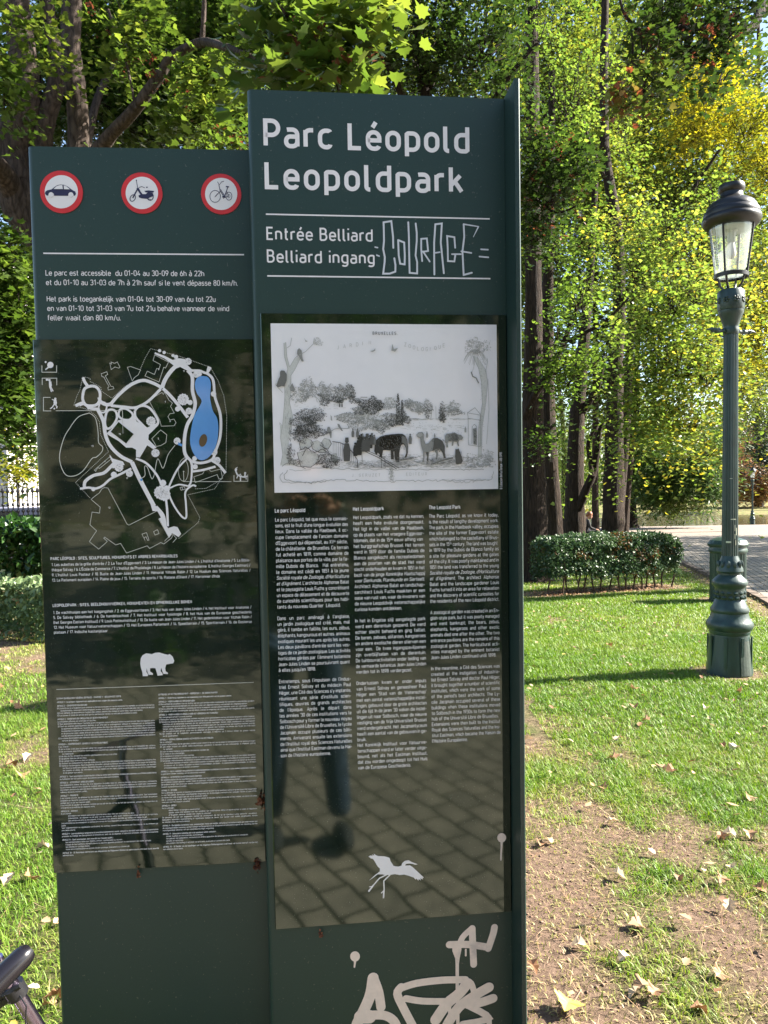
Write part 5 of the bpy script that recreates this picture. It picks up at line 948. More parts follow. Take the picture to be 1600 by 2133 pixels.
def make_lamp(loc, label):
    o = empty('street_lamp', loc, label, 'street lamp', 'old park lamps')
    W = dict(parent=o, world=False)
    b = MB(); b.lathe([(.182, -.05), (.180, .02), (.170, .12), (.158, .27), (.153, .33)], n=16); b.lathe([(.153, .33), (.160, .345), (.160, .36), (.174, .375), (.182, .40), (.178, .425), (.167, .44), (.147, .475), (.142, .505), (.149, .515), (.149, .535), (.133, .56), (.118, .60), (.108, .615)], n=28)
    b.build('base', M_IRON, smooth=True, **W)
    b = MB()
    for a in (0, 1, 2, 3, 4, 5, 6, 7):
        th = a * math.pi / 4 + .2; r = .178
        b.box((.167 * math.cos(th), .167 * math.sin(th), .165), .012, .022, .30, th)
    b.build('base_rib', M_IRON, **W)
    b = MB(); th = -math.pi / 2 + .38
    vv = []
    for z, r in ((.012, .186), (.29, .163)):
        for da in (-.30, -.15, 0, .15, .30): vv.append((r * math.cos(th + da), r * math.sin(th + da), z))
    b.add(vv, [(k, k + 1, k + 6, k + 5) for k in range(4)]); b.build('service_door', M_RUST, **W)
    b = MB(); b.lathe([(.106, .615), (.110, .64), (.116, .68), (.112, .70), (.118, .715), (.136, .735), (.138, .755), (.128, .775), (.100, .80), (.086, .815), (.086, .83)], n=28)
    g = random.Random(3)
    for k in range(14):                                           # leaf wreath
        a = k * 2 * math.pi / 14
        for z in (.635, .672): b.ball((.108 * math.cos(a + z * 9), .108 * math.sin(a + z * 9), z), .021, 6, (1, 1, .8))
    b.lathe([(.094, .832), (.104, .845), (.100, .87), (.082, .92), (.068, .955), (.063, .97)], n=24)
    for k in range(12):
        a = k * 2 * math.pi / 12; b.ball((.088 * math.cos(a), .088 * math.sin(a), .90), .017, 6, (1, 1, 2.0))
    b.build('collar', M_IRON, smooth=True, **W)
    b = MB(); b.lathe([(.063, .965), (.062, 1.2), (.0585, 2.0), (.055, 2.78)], n=40, flute=.075); b.build('column', M_IRON, **W)
    b = MB(); b.lathe([(.056, 2.76), (.061, 2.77), (.063, 2.80), (.058, 2.815), (.060, 2.83), (.072, 2.87), (.086, 2.91), (.096, 2.93), (.096, 2.95)], n=24)
    b.lathe([(.098, 2.952), (.103, 2.96), (.103, 3.10), (.092, 3.115)], n=8, phase=math.pi / 8)
    for k in range(8):
        a = k * math.pi / 4
        for q in range(5): c5, s5 = .017 * math.cos(q * 1.2566), .017 * math.sin(q * 1.2566); b.ball((.096 * math.cos(a) - c5 * math.sin(a), .096 * math.sin(a) + c5 * math.cos(a), 3.03 + s5), .0125, 7)
        b.ball((.102 * math.cos(a), .102 * math.sin(a), 3.03), .009, 7)
    b.build('capital', M_IRON, smooth=True, **W)
    for s in (-1, 1):
        b = MB(); prof = [(.055, .014), (.075, .020), (.085, .013), (.12, .017), (.15, .021), (.165, .014), (.17, .018), (.20, .012), (.23, .006), (.25, .002)]
        b.tube([(s * x * .94, s * x * .28, 2.79 + .006 * math.sin(x * 40)) for x, r in prof], [r for x, r in prof], 10)
        for q in (.12, .15, .18): b.ball((s * q * .94, s * q * .28, 2.79), .021, 6)
        b.build('ladder_bar', M_IRON, smooth=True, **W)
    for k in range(4):
        a = math.pi / 4 + k * math.pi / 2; b = MB()
        b.tube([(r * math.cos(a), r * math.sin(a), z) for r, z in ((.03, 3.11), (.055, 3.12), (.085, 3.16), (.102, 3.22), (.120, 3.27))], .0095, 7); b.build('bracket', M_HOOD, smooth=True, **W)
    b = MB(); b.lathe([(.118, 3.262), (.130, 3.262), (.132, 3.29), (.124, 3.296), (.112, 3.292)], n=28); b.lathe([(.118, 3.262), (.112, 3.292), (.110, 3.28)], n=28); b.f = [f for f in b.f if len(f) == 4]
    fr = b.build('lantern_frame', M_HOOD, smooth=True, **W)
    for k in range(4):
        a = math.pi / 4 + k * math.pi / 2; b = MB(); b.tube([(.124 * math.cos(a), .124 * math.sin(a), 3.29), (.172 * math.cos(a), .172 * math.sin(a), 3.665)], .0085, 6); b.build('lantern_bar', M_HOOD, fr, world=False)
    b = MB(); b.lathe([(.120, 3.29), (.168, 3.66)], n=32); b.f = [f for f in b.f if len(f) == 4]; b.build('lantern_glass', m_glass, smooth=True, **W)
    b = MB(); b.lathe([(.02, 3.274), (.110, 3.276), (.110, 3.280), (.02, 3.282)], n=24); b.build('bottom_glass', m_glass, **W)
    b = MB(); b.lathe([(.166, 3.655), (.194, 3.665), (.216, 3.690), (.224, 3.715), (.221, 3.735), (.210, 3.745), (.213, 3.765), (.206, 3.785), (.190, 3.80), (.190, 3.815), (.164, 3.85), (.130, 3.872), (.100, 3.885), (.086, 3.905), (.084, 3.93), (.097, 3.945), (.100, 3.975), (.094, 3.995), (.08, 4.0)], n=32)
    b.build('hood', M_HOOD, smooth=True, **W)
    b = MB(); b.lathe([(.03, 3.640), (.160, 3.642), (.160, 3.652), (.03, 3.653)], n=24); b.build('reflector', M_REFL, **W)
    b = MB(); b.lathe([(.045, 3.655), (.045, 3.63), (.030, 3.625), (.030, 3.545), (.026, 3.54)][::-1], n=16); b.build('socket', M_REFL, smooth=True, **W)
    b = MB(); b.lathe([(.004, 3.41), (.020, 3.418), (.033, 3.44), (.036, 3.465), (.030, 3.50), (.024, 3.54)], n=16); b.build('bulb', M_BULB, smooth=True, **W)
    for c in list(o.children):
        if c.name.split('.')[0] in ('hood', 'lantern_frame', 'lantern_glass', 'bottom_glass', 'reflector', 'socket', 'bulb'): c.location.z = -.05
    return o
pl = gd(1521, 6.27); LAMP = make_lamp(pl, 'tall blue green cast iron lamp with flaking paint on the lawn at right')
b = MB()
for x, z, sx, sz in ((.0, 1.27, .045, .008), (-.038, 1.085, .040, .014), (.012, 1.20, .004, .05), (.012, 1.13, .004, .04), (.028, 1.17, .004, .06), (.020, 1.08, .004, .04), (-.02, 1.60, .02, .004)):
    r = .0645; a = -math.pi / 2 + x / r; n = 3
    b.add([(r * math.cos(a + d * sx / r / 2), r * math.sin(a + d * sx / r / 2), z + e * sz / 2) for e in (-1, 1) for d in (-1, 0, 1)], [(0, 1, 4, 3), (1, 2, 5, 4)])
b.build('chipped_paint', M_CHIP, LAMP, world=False)
far = copy_tree(LAMP); far.location = [float(v) for v in gd(1567.5, 53.0)]
for c in list(far.children):
    if c.name.startswith('chipped'): bpy.data.objects.remove(c)
far['label'] = 'small distant dark lamp standing at the edge of the pond'
M_BIN = paint('dark green bin paint', (.022, .048, .036), rough=.4, var=.2, scale=12)
pb = gp(1516, 1251); BIN = empty('litter_bin', pb, 'dark green ribbed litter bin behind the lamp beside the path', 'litter bin')
b = MB(); b.lathe([(.245, 0), (.245, .70)], n=56, flute=.06); b.build('body', M_BIN, BIN, world=False)
b = MB(); b.lathe([(.25, .70), (.262, .715), (.262, .75), (.25, .765), (.25, .79), (.272, .80), (.278, .83), (.262, .855)], n=32); b.build('rim', M_BIN, BIN, world=False, smooth=True)
b = MB(); b.lathe([(.262, .855), (.235, .885), (.16, .915), (.07, .93), (.01, .935)], n=40, flute=.03); b.build('lid', M_BIN, BIN, world=False)
b = MB(); b.lathe([(.25, -.03), (.255, .02), (.248, .035)], n=32); b.build('foot_ring', M_BIN, BIN, world=False)

# ------------------------------------------------------------------ hedges
M_HEDGE = leaf_mat('clipped holly leaves', [(0, (.024, .048, .020)), (.5, (.060, .105, .042)), (.85, (.16, .21, .10)), (.93, (.10, .075, .03)), (1, (.18, .085, .035))], trans=.18, rough=.42, ior=1.4)
M_LAUREL = leaf_mat('laurel leaves', [(0, (.012, .036, .009)), (.6, (.055, .125, .026)), (1, (.13, .21, .045))], trans=.25, rough=.3, ior=1.5)
M_PALEH = leaf_mat('pale clipped hedge leaves', [(0, (.07, .12, .045)), (.6, (.17, .24, .11)), (.9, (.27, .32, .17)), (1, (.36, .23, .12))], trans=.3, rough=.4)
M_TWIG = bark_mat('hedge stem bark', (.03, .02, .014), (.13, .085, .055), 20, 6, .004)
def hedge(name, a, b_, depth, z0, z1, n, size, shape, m, label, cat, seed, stems=14, round_=.18, tshift=0.0):
    g = np.random.default_rng(seed); a = np.array(a); c = np.array(b_); u = (c - a); Ln = np.linalg.norm(u[:2]); u = u / Ln; v = np.array([-u[1], u[0], 0])
    org = (a + c) / 2; org[2] = float(zg(org[1])); o = empty(name, org, label, cat)
    s = g.random(n); w = g.random(n); h = g.random(n)
    face = g.random(n)
    w = np.where(face < .42, g.random(n) * .16, np.where(face < .55, 1 - g.random(n) * .12, w)); h = np.where((face >= .55) & (face < .85), 1 - g.random(n) * .12, h); s = np.where(face > .93, np.where(g.random(n) < .5, g.random(n) * .05, 1 - g.random(n) * .05), s)
    rr = np.clip(np.minimum(w, 1 - w) * depth / round_, 0, 1); re = np.clip(np.minimum(s, 1 - s) * Ln / round_, 0, 1); top = z1 - round_ * (1 - np.sqrt(1 - (1 - rr) ** 2)) * .8 - round_ * (1 - np.sqrt(1 - (1 - re) ** 2))
    bump = .22 * (fbm(s * Ln * 2.6, w * 3 + h * 3, seed) - .5); botn = z0 + .30 * np.clip(fbm(s * Ln * 3.1, w * 4, seed + 2) - .42, 0, 1) * 1.2
    P = a[None] + u[None] * (s * Ln)[:, None] + v[None] * (w * depth + bump * (w < .3) * 1.1)[:, None]
    P[:, 2] = zg(P[:, 1]) + botn + (top + bump - botn) * h
    ti = np.clip(.38 + .35 * (fbm(s * Ln * 1.4 + 9, h * 2.0, seed + 4) - .5) * 2 + .30 * (g.random(n) - .4) + tshift, 0, .92); dead = (fbm(s * Ln * 2.0, h * 1.6, seed + 7) > .63) & (g.random(n) < .45); ti = np.where(dead, .93 + .07 * g.random(n), ti)
    vv, f, tt = leaves(P, size, shape, ti, g, .25, .1); mesh_np('foliage', vv, f, m, o, tint=tt)
    if stems:
        b = MB()
        for k in range(stems):
            q = (k + .3 + .4 * g.random()) / stems; p = a + u * q * Ln + v * (depth * (.12 + .3 * g.random())); z = float(zg(p[1]))
            l1 = (g.random(2) - .5) * .1; b.tube([(p[0], p[1], z - .03), (p[0] + l1[0], p[1] + l1[1], z + z0 * .7), (p[0] + 1.5 * l1[0] + .03, p[1] + l1[1], z + z0 + .15), (p[0] + 2 * l1[0], p[1] + 2 * l1[1], z + (z0 + z1) / 2)], [.016, .013, .011, .006], 6, seed=k)
            b.tube([(p[0] + l1[0], p[1] + l1[1], z + z0 * .6), (p[0] + l1[0] - .12 + .24 * g.random(), p[1] + .05, z + z0 + .25)], [.008, .004], 5)
        b.build('stem', M_TWIG, o)
    return o
hA, hB = gp(1150, 1243), gp(1422, 1224)
hedge('clipped_hedge', hA, hB, .62, .24, .92, 27000, .050, OVAL, M_HEDGE, 'low clipped dark green hedge on bare stems in front of the tree trunks', 'hedge', 3, stems=16)
hedge('clipped_hedge', gp(-150, 1326), gp(112, 1342), .8, .05, .66, 9000, .066, OVAL, M_PALEH, 'low pale green clipped hedge left of the sign, nearest the lawn', 'hedge', 5, stems=10, tshift=.1)
lA = gd(-190, 12.0); lB = gd(150, 12.2); hedge('laurel_hedge', lA, lB, 1.1, .38, 1.32, 6500, .13, OVAL, M_LAUREL, 'taller dark glossy leaved hedge against the railings at left', 'hedge', 6, stems=16, round_=.25)

# ------------------------------------------------------------------ trees
M_BARK_D = bark_mat('dark furrowed bark', (.006, .004, .003), (.060, .040, .027), 15, 1.9, .05)
M_BARK_G = bark_mat('grey mottled bark', (.016, .011, .008), (.115, .086, .070), 11, 3.0, .04)
G_MAPLE = leaf_mat('maple leaves', [(0, (.013, .026, .006)), (.5, (.042, .076, .014)), (.85, (.105, .150, .027)), (1, (.18, .215, .04))], trans=.42, rough=.33, ior=1.45)
G_GINKGO = leaf_mat('ginkgo leaves', [(0, (.030, .055, .012)), (.45, (.074, .125, .024)), (.75, (.145, .205, .040)), (.93, (.22, .255, .055)), (1, (.34, .29, .05))], trans=.46, rough=.4)
G_YELLOW = leaf_mat('turning yellow leaves', [(0, (.055, .085, .014)), (.35, (.14, .155, .022)), (.7, (.29, .255, .034)), (1, (.38, .29, .04))], trans=.5, rough=.45)
G_MIXED = leaf_mat('mid green canopy leaves', [(0, (.022, .038, .009)), (.5, (.072, .104, .020)), (.85, (.19, .198, .034)), (1, (.38, .28, .045))], trans=.47, rough=.42)
G_DARK = leaf_mat('shaded maple leaves', [(0, (.013, .026, .007)), (.6, (.036, .064, .013)), (.88, (.095, .125, .024)), (1, (.16, .055, .028))], trans=.35, rough=.35)
G_TAXO = leaf_mat('feathery conifer sprays', [(0, (.030, .060, .016)), (.6, (.070, .120, .028)), (1, (.16, .19, .045))], trans=.35, rough=.5)
G_WILLOW = leaf_mat('willow leaves', [(0, (.08, .13, .028)), (.6, (.15, .22, .045)), (1, (.25, .28, .07))], trans=.45, rough=.45)
G_COPPER = leaf_mat('copper leaves', [(0, (.07, .045, .03)), (.4, (.16, .085, .045)), (.75, (.27, .16, .06)), (1, (.30, .25, .09))], trans=.35, rough=.5)
G_CEDAR = leaf_mat('blue green cedar needles', [(0, (.008, .022, .014)), (.7, (.022, .050, .030)), (1, (.05, .09, .05))], trans=.1, rough=.5)
M_SAMARA = leaf_mat('reddish seed clusters', [(0, (.06, .018, .012)), (.6, (.16, .058, .034)), (1, (.30, .15, .085))], trans=.35, rough=.5)
def path3(pts):
    """(px,py,depth,width px) -> world points and radii"""
    return [at(x, y, d) for x, y, d, w in pts], [w * d / F_ / 2 for x, y, d, w in pts]
def tree(name, label, cat, bark, limbs, base, group=None, world=False):
    o = empty(name, base, label, cat, group); b = MB(); s = 0
    for k, pts in enumerate(limbs):
        P, Rr = path3(pts) if not world else ([np.array(p[:3]) for p in pts], [p[3] for p in pts])
        # resample for roundness, roots flare where it meets the earth
        Q, W = [], []
        for i in range(len(P) - 1):
            n = 5
            a, p1, p2, d = P[max(i - 1, 0)], P[i], P[i + 1], P[min(i + 2, len(P) - 1)]
            for j in range(n):
                t_ = j / n; Q.append(.5 * ((2 * p1) + (p2 - a) * t_ + (2 * a - 5 * p1 + 4 * p2 - d) * t_ ** 2 + (3 * p1 - a - 3 * p2 + d) * t_ ** 3)); W.append(Rr[i] + (Rr[i + 1] - Rr[i]) * t_)
        Q.append(P[-1]); W.append(Rr[-1])
        if k == 0: W[0] *= 1.35; W[1] *= 1.15
        b.tube(Q, W, 16 if W[0] > .06 else 8, wob=.16, seed=k + len(name) + int(abs(base[0]) * 100))
    tr = b.build('trunk', bark, o, smooth=True)
    return o
def gbase(px, d): p = gd(px, d); p[2] -= .1; return p
def to_px(p):
    c = RM.T @ (np.array(p) - EYE); return CX_ + F_ * c[0] / c[2], CY_ + F_ * c[1] / c[2], c[2]
def bp_(px, d, w): p = to_px(gbase(px, d)); return (p[0], p[1], d, w)
# many-stemmed maple at left
mb = gbase(230, 9.9)
MAPL = tree('maple_tree', 'many stemmed maple with big lobed leaves rising behind the left of the sign', 'tree', M_BARK_G,
    [[bp_(230, 9.9, 140), (215, 800, 9.7, 120), (150, 560, 9.5, 112), (60, 430, 9.3, 104), (28, 320, 9.2, 84), (56, 200, 9.0, 58), (38, 40, 8.8, 52), (22, -180, 8.6, 44), (0, -420, 8.5, 28)],
     [(60, 470, 9.4, 70), (84, 310, 9.2, 44), (98, 240, 9.1, 38), (122, 150, 9.0, 34), (106, 60, 9.0, 28), (88, -90, 8.9, 22), (90, -260, 8.9, 12)],
     [(88, 560, 9.2, 66), (140, 420, 8.9, 52), (163, 300, 8.8, 44), (160, 210, 8.7, 42), (148, 110, 8.6, 40), (150, 0, 8.5, 38), (160, -160, 8.4, 30), (200, -380, 8.3, 16)],
     [(120, 520, 9.3, 56), (185, 350, 8.8, 34), (225, 288, 8.5, 27), (282, 226, 8.2, 25), (332, 158, 8.0, 22), (357, 120, 7.9, 20), (420, 88, 7.7, 18), (490, 105, 6.4, 15), (560, 133, 6.0, 11), (640, 120, 5.2, 8)],
     [(420, 90, 7.7, 12), (424, 40, 7.6, 10), (428, -60, 7.5, 8)], [(10, 330, 9.2, 50), (-40, 250, 9.0, 44), (-120, 120, 8.9, 30)], [(40, 440, 9.3, 60), (20, 380, 9.0, 46), (-30, 320, 8.6, 34), (-120, 260, 8.2, 18)],
     [(225, 20, 8.2, 7), (250, 90, 8.2, 6), (270, 160, 8.1, 5), (282, 226, 8.1, 5)], [(170, 350, 8.9, 20), (205, 200, 9.3, 16), (250, 120, 9.6, 12), (330, 0, 9.9, 8)],
     [(160, -260, 8.3, 30), (300, -260, 6.0, 22), (430, -130, 4.7, 12), (520, -40, 3.9, 9), (580, 10, 3.7, 8), (640, 92, 3.65, 7), (690, 150, 3.6, 6), (706, 190, 3.6, 4)], [(600, 30, 3.7, 6), (680, 20, 3.6, 5), (760, 30, 3.55, 4), (790, 16, 3.5, 3)], [(640, 92, 3.6, 5), (720, 70, 3.6, 4), (780, 100, 3.55, 3)]], mb)
L_ = []
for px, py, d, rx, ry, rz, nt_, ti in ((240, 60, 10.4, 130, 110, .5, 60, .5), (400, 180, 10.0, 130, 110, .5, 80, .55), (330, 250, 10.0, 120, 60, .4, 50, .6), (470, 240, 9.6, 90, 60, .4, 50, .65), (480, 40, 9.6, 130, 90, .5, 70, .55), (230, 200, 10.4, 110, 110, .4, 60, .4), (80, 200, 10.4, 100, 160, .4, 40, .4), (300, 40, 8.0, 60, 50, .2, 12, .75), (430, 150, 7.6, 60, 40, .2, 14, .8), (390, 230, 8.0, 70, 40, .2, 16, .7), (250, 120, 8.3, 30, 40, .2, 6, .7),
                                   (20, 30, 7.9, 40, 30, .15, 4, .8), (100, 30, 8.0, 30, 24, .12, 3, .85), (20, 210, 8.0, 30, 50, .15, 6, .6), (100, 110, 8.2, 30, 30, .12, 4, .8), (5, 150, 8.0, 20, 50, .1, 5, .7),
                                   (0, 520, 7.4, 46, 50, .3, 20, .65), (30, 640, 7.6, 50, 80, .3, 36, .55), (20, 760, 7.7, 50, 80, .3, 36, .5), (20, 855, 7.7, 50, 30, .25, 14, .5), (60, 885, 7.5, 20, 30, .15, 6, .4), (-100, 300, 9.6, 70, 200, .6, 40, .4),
                                   (100, -190, 10.0, 260, 120, .8, 70, .4), (420, -200, 9.6, 240, 140, .8, 80, .5), (-190, 0, 9.6, 120, 260, .8, 50, .4), (300, -460, 9.6, 420, 180, 1.2, 100, .4), (560, 60, 6.4, 70, 100, .4, 26, .65), (310, 130, 11.4, 330, 190, .4, 150, .15), (20, 650, 11.0, 90, 200, .3, 60, .2)):  # last two clusters tinted dark: shade inside the crown put into colour
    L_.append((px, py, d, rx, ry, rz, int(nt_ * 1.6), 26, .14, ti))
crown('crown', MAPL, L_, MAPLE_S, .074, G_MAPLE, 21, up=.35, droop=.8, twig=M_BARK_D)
L2 = [(600, 20, 3.75, 70, 60, .14, 12, 9, .09, .7), (690, 60, 3.6, 70, 60, .13, 13, 9, .085, .8), (760, 60, 3.55, 45, 60, .10, 9, 8, .075, .9), (720, 130, 3.6, 60, 40, .10, 9, 8, .08, .7), (570, 110, 3.8, 60, 50, .12, 9, 9, .085, .5), (640, 150, 3.7, 70, 30, .10, 8, 8, .08, .6), (620, -60, 3.8, 150, 60, .2, 16, 10, .1, .7), (790, -20, 3.5, 30, 30, .08, 5, 7, .07, .9)]
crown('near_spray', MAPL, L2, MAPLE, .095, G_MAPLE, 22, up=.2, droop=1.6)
S_ = [(x, y, d, 8, 14, .03, 1, 16, .035, .5) for x, y, d in ((616, 60, 3.6), (672, 60, 3.55), (700, 110, 3.5), (605, 112, 3.7), (612, 140, 3.7), (766, 105, 3.5), (590, 150, 3.7), (640, 0, 3.6), (630, 88, 3.6), (650, 140, 3.6))] + [(190 + (k * 67) % 370, 20 + (k * 53) % 270, 8.0, 12, 16, .08, 1, 15, .05, .35) for k in range(17)]
crown('seed_cluster', MAPL, S_, OVAL, .042, M_SAMARA, 23, up=0, droop=1.6)
# small maple hidden behind the sign
FM = tree('maple_tree', 'dark leaved tree filling the gap directly above the sign', 'tree', M_BARK_D, [[bp_(900, 12, 46), (900, 700, 12, 40), (890, 300, 12, 34), (880, 120, 12, 26), (860, -100, 12, 18)], [(895, 420, 12, 26), (1000, 260, 11.5, 16), (1060, 160, 11.2, 10), (1120, 90, 11, 6)], [(890, 300, 12, 20), (800, 120, 11.6, 12), (770, 30, 11.4, 9), (800, 10, 11.4, 7), (815, -30, 11.4, 5)], [(890, 200, 12, 16), (940, 60, 11.7, 8), (1010, -40, 11.5, 5)], [(960, 330, 11.6, 16), (1080, 380, 10.8, 10), (1160, 330, 10.4, 7), (1230, 300, 10.2, 5)], [(1080, 380, 10.8, 8), (1150, 440, 10.4, 5), (1200, 430, 10.2, 4)]], gbase(900, 12))
crown('crown', FM, [(870, 60, 11.5, 90, 110, .6, 70, 26, .16, .4), (1000, 70, 11.5, 90, 110, .6, 70, 26, .16, .45), (930, 150, 12.2, 150, 70, .5, 60, 26, .16, .5), (780, 110, 12.2, 70, 110, .5, 40, 26, .16, .4), (1060, 170, 11.2, 50, 60, .4, 26, 24, .14, .5), (1120, 300, 10.4, 34, 60, .3, 22, 22, .12, .5), (1140, 400, 10.3, 50, 80, .35, 40, 22, .13, .35), (1190, 330, 10.3, 46, 60, .3, 24, 22, .12, .45), (1110, 480, 10.4, 30, 60, .25, 20, 20, .12, .4), (900, -120, 11.6, 240, 120, .9, 90, 24, .2, .4), (860, -330, 9.6, 300, 150, 1.6, 170, 24, .25, .4)], MAPLE_S, .07, G_DARK, 31, up=.4, droop=.6, twig=M_BARK_D)  # last cluster, out of view, added to keep sun off the left maple
crown('seed_cluster', FM, [(1100 + (k * 37) % 120, 260 + (k * 61) % 230, 10.1, 14, 18, .06, 1, 14, .05, .5) for k in range(16)], OVAL, .05, M_SAMARA, 32, up=0, droop=1.6)
# ginkgo grove behind the hedge
GA = tree('ginkgo_tree', 'nearest thick dark trunk rising beside the right edge of the sign', 'tree', M_BARK_D, [[bp_(1116, 14.6, 66), (1112, 1080, 14.6, 56), (1110, 900, 14.6, 45), (1112, 700, 14.6, 37), (1111, 500, 14.6, 33), (1110, 250, 14.6, 28), (1108, 60, 14.6, 26), (1106, -160, 14.6, 22)],
    [(1094, 872, 14.5, 16), (1108, 835, 14.3, 15), (1140, 780, 14.1, 14), (1172, 722, 14.0, 12), (1186, 680, 13.9, 10), (1202, 640, 13.8, 8), (1214, 610, 13.8, 6)], [(1178, 712, 14.0, 9), (1216, 694, 13.8, 8), (1250, 676, 13.6, 7), (1280, 652, 13.4, 6), (1310, 620, 13.2, 4)], [(1098, 860, 14.5, 12), (1130, 895, 14.3, 6), (1155, 885, 14.2, 5)], [(1112, 500, 14.6, 14), (1150, 420, 14, 10), (1190, 380, 13.8, 7)]], gbase(1116, 14.6), 'dark trunks behind the hedge')
GB = tree('ginkgo_tree', 'dark trunk half hidden close behind the nearest thick trunk', 'tree', M_BARK_D, [[bp_(1160, 18.5, 46), (1154, 1080, 18.5, 34), (1142, 880, 18.5, 30), (1140, 700, 18.5, 26), (1142, 560, 18.5, 22), (1148, 380, 18.5, 16), (1150, 150, 18.5, 12)]], gbase(1160, 18.5), 'dark trunks behind the hedge')
GC = tree('ginkgo_tree', 'trunk with twisted low fork beside the seated person', 'tree', M_BARK_D, [[bp_(1198, 21, 62), (1197, 1110, 21, 47), (1198, 980, 21, 37), (1203, 860, 21, 31), (1212, 760, 21, 26), (1222, 650, 21, 20), (1230, 560, 21, 16), (1240, 380, 21, 12)],
    [(1208, 870, 21, 14), (1226, 838, 20.8, 14), (1244, 808, 20.6, 12), (1254, 770, 20.5, 9), (1262, 740, 20.4, 6)], [(1206, 1060, 20.8, 16), (1220, 1022, 20.6, 18), (1236, 985, 20.5, 15), (1244, 940, 20.4, 12), (1250, 895, 20.3, 9), (1262, 872, 20.3, 6)], [(1234, 992, 20.4, 11), (1228, 950, 20.4, 9), (1226, 920, 20.3, 8), (1246, 880, 20.2, 7)]], gbase(1198, 21), 'dark trunks behind the hedge')
GE = tree('ginkgo_tree', 'straight trunk lit along its right side behind the hedge', 'tree', M_BARK_D, [[bp_(1276, 20, 60), (1277, 1105, 20, 46), (1278, 1000, 20, 42), (1280, 880, 20, 36), (1282, 760, 20, 31), (1290, 640, 20, 27), (1284, 480, 20, 24), (1262, 330, 20, 20), (1258, 200, 20, 18), (1262, -60, 20, 14)], [(1290, 640, 20, 12), (1330, 560, 19, 9), (1390, 480, 18, 8), (1440, 400, 17.5, 7), (1500, 310, 17, 5)], [(1282, 780, 20, 10), (1340, 740, 19, 7), (1400, 720, 18, 5)], [(1264, 380, 20, 9), (1230, 300, 19.5, 7), (1200, 200, 19, 5)]], gbase(1276, 20), 'dark trunks behind the hedge')
for o in (GB, GC): pass
def gk(spec, per=20, sig=.14): return [(*s[:6], s[6], per, sig, s[7]) for s in spec]
crown('crown', GA, gk([(1165, 680, 13.4, 40, 60, .4, 16, .5), (1150, 760, 13.6, 36, 50, .3, 16, .55), (1180, 790, 13.6, 40, 50, .3, 18, .4), (1140, 905, 13.8, 22, 26, .15, 9, .35), (1120, 912, 13.6, 12, 16, .1, 5, .3), (1230, 740, 13.4, 40, 40, .3, 16, .55), (1210, 620, 13.6, 50, 60, .4, 20, .6), (1100, 20, 14, 60, 200, .5, 34, .5), (1160, -100, 14, 160, 120, .8, 50, .5), (1290, 690, 13.0, 26, 30, .2, 8, .75)]), FAN, .075, G_GINKGO, 41, up=.35, droop=.9, twig=M_BARK_D)
crown('crown', GB, gk([(1160, 520, 18, 30, 60, .6, 20, .6), (1176, 620, 18, 26, 50, .5, 16, .5), (1180, 200, 18, 60, 120, .8, 60, .6)], 22, .18), FAN, .085, G_GINKGO, 42, up=.35, droop=.9, twig=M_BARK_D)
crown('crown', GC, gk([(1240, 560, 20.5, 50, 50, .6, 24, .6), (1228, 740, 20.4, 30, 30, .5, 10, .55), (1205, 470, 20.5, 60, 60, .6, 40, .65), (1226, 300, 20.5, 30, 90, .8, 24, .7), (1310, 280, 20.5, 30, 90, .8, 24, .7)], 22, .18), FAN, .09, G_GINKGO, 43, up=.35, droop=.9, twig=M_BARK_D)
crown('crown', GE, gk([(1352, 660, 15.5, 50, 60, .8, 46, 0.69), (1400, 620, 15, 80, 70, .9, 60, 0.74), (1460, 600, 15, 60, 70, .9, 44, 0.84), (1368, 760, 15.5, 54, 70, .8, 60, 0.69), (1420, 740, 15, 70, 70, .8, 66, 0.79), (1470, 760, 15, 50, 80, .8, 46, 0.89), (1380, 850, 15.5, 70, 60, .7, 60, 0.79), (1440, 880, 15.2, 50, 50, .6, 36, 0.94), (1320, 840, 15.6, 30, 50, .4, 22, 0.69), (1340, 890, 15.4, 26, 26, .3, 12, 0.64), (1470, 930, 15.2, 30, 40, .4, 14, 0.94), (1330, 560, 16.5, 60, 60, .8, 50, 0.74), (1450, 520, 16, 60, 50, .8, 44, 0.84), (1390, 480, 17, 80, 60, .9, 56, 0.84), (1310, 440, 18, 60, 60, .9, 44, 0.84), (1262, 120, 18.5, 36, 50, .6, 16, .7), (1270, 800, 15.6, 20, 30, .3, 8, 0.64), (1540, 600, 16, 50, 90, .9, 36, 0.94), (1500, 420, 17, 60, 70, .9, 40, .65)], 22, 0.41), FAN, .085, G_GINKGO, 44, up=.35, droop=.9, twig=M_BARK_D)  # raised tints put sunlit brightness into these leaf colours
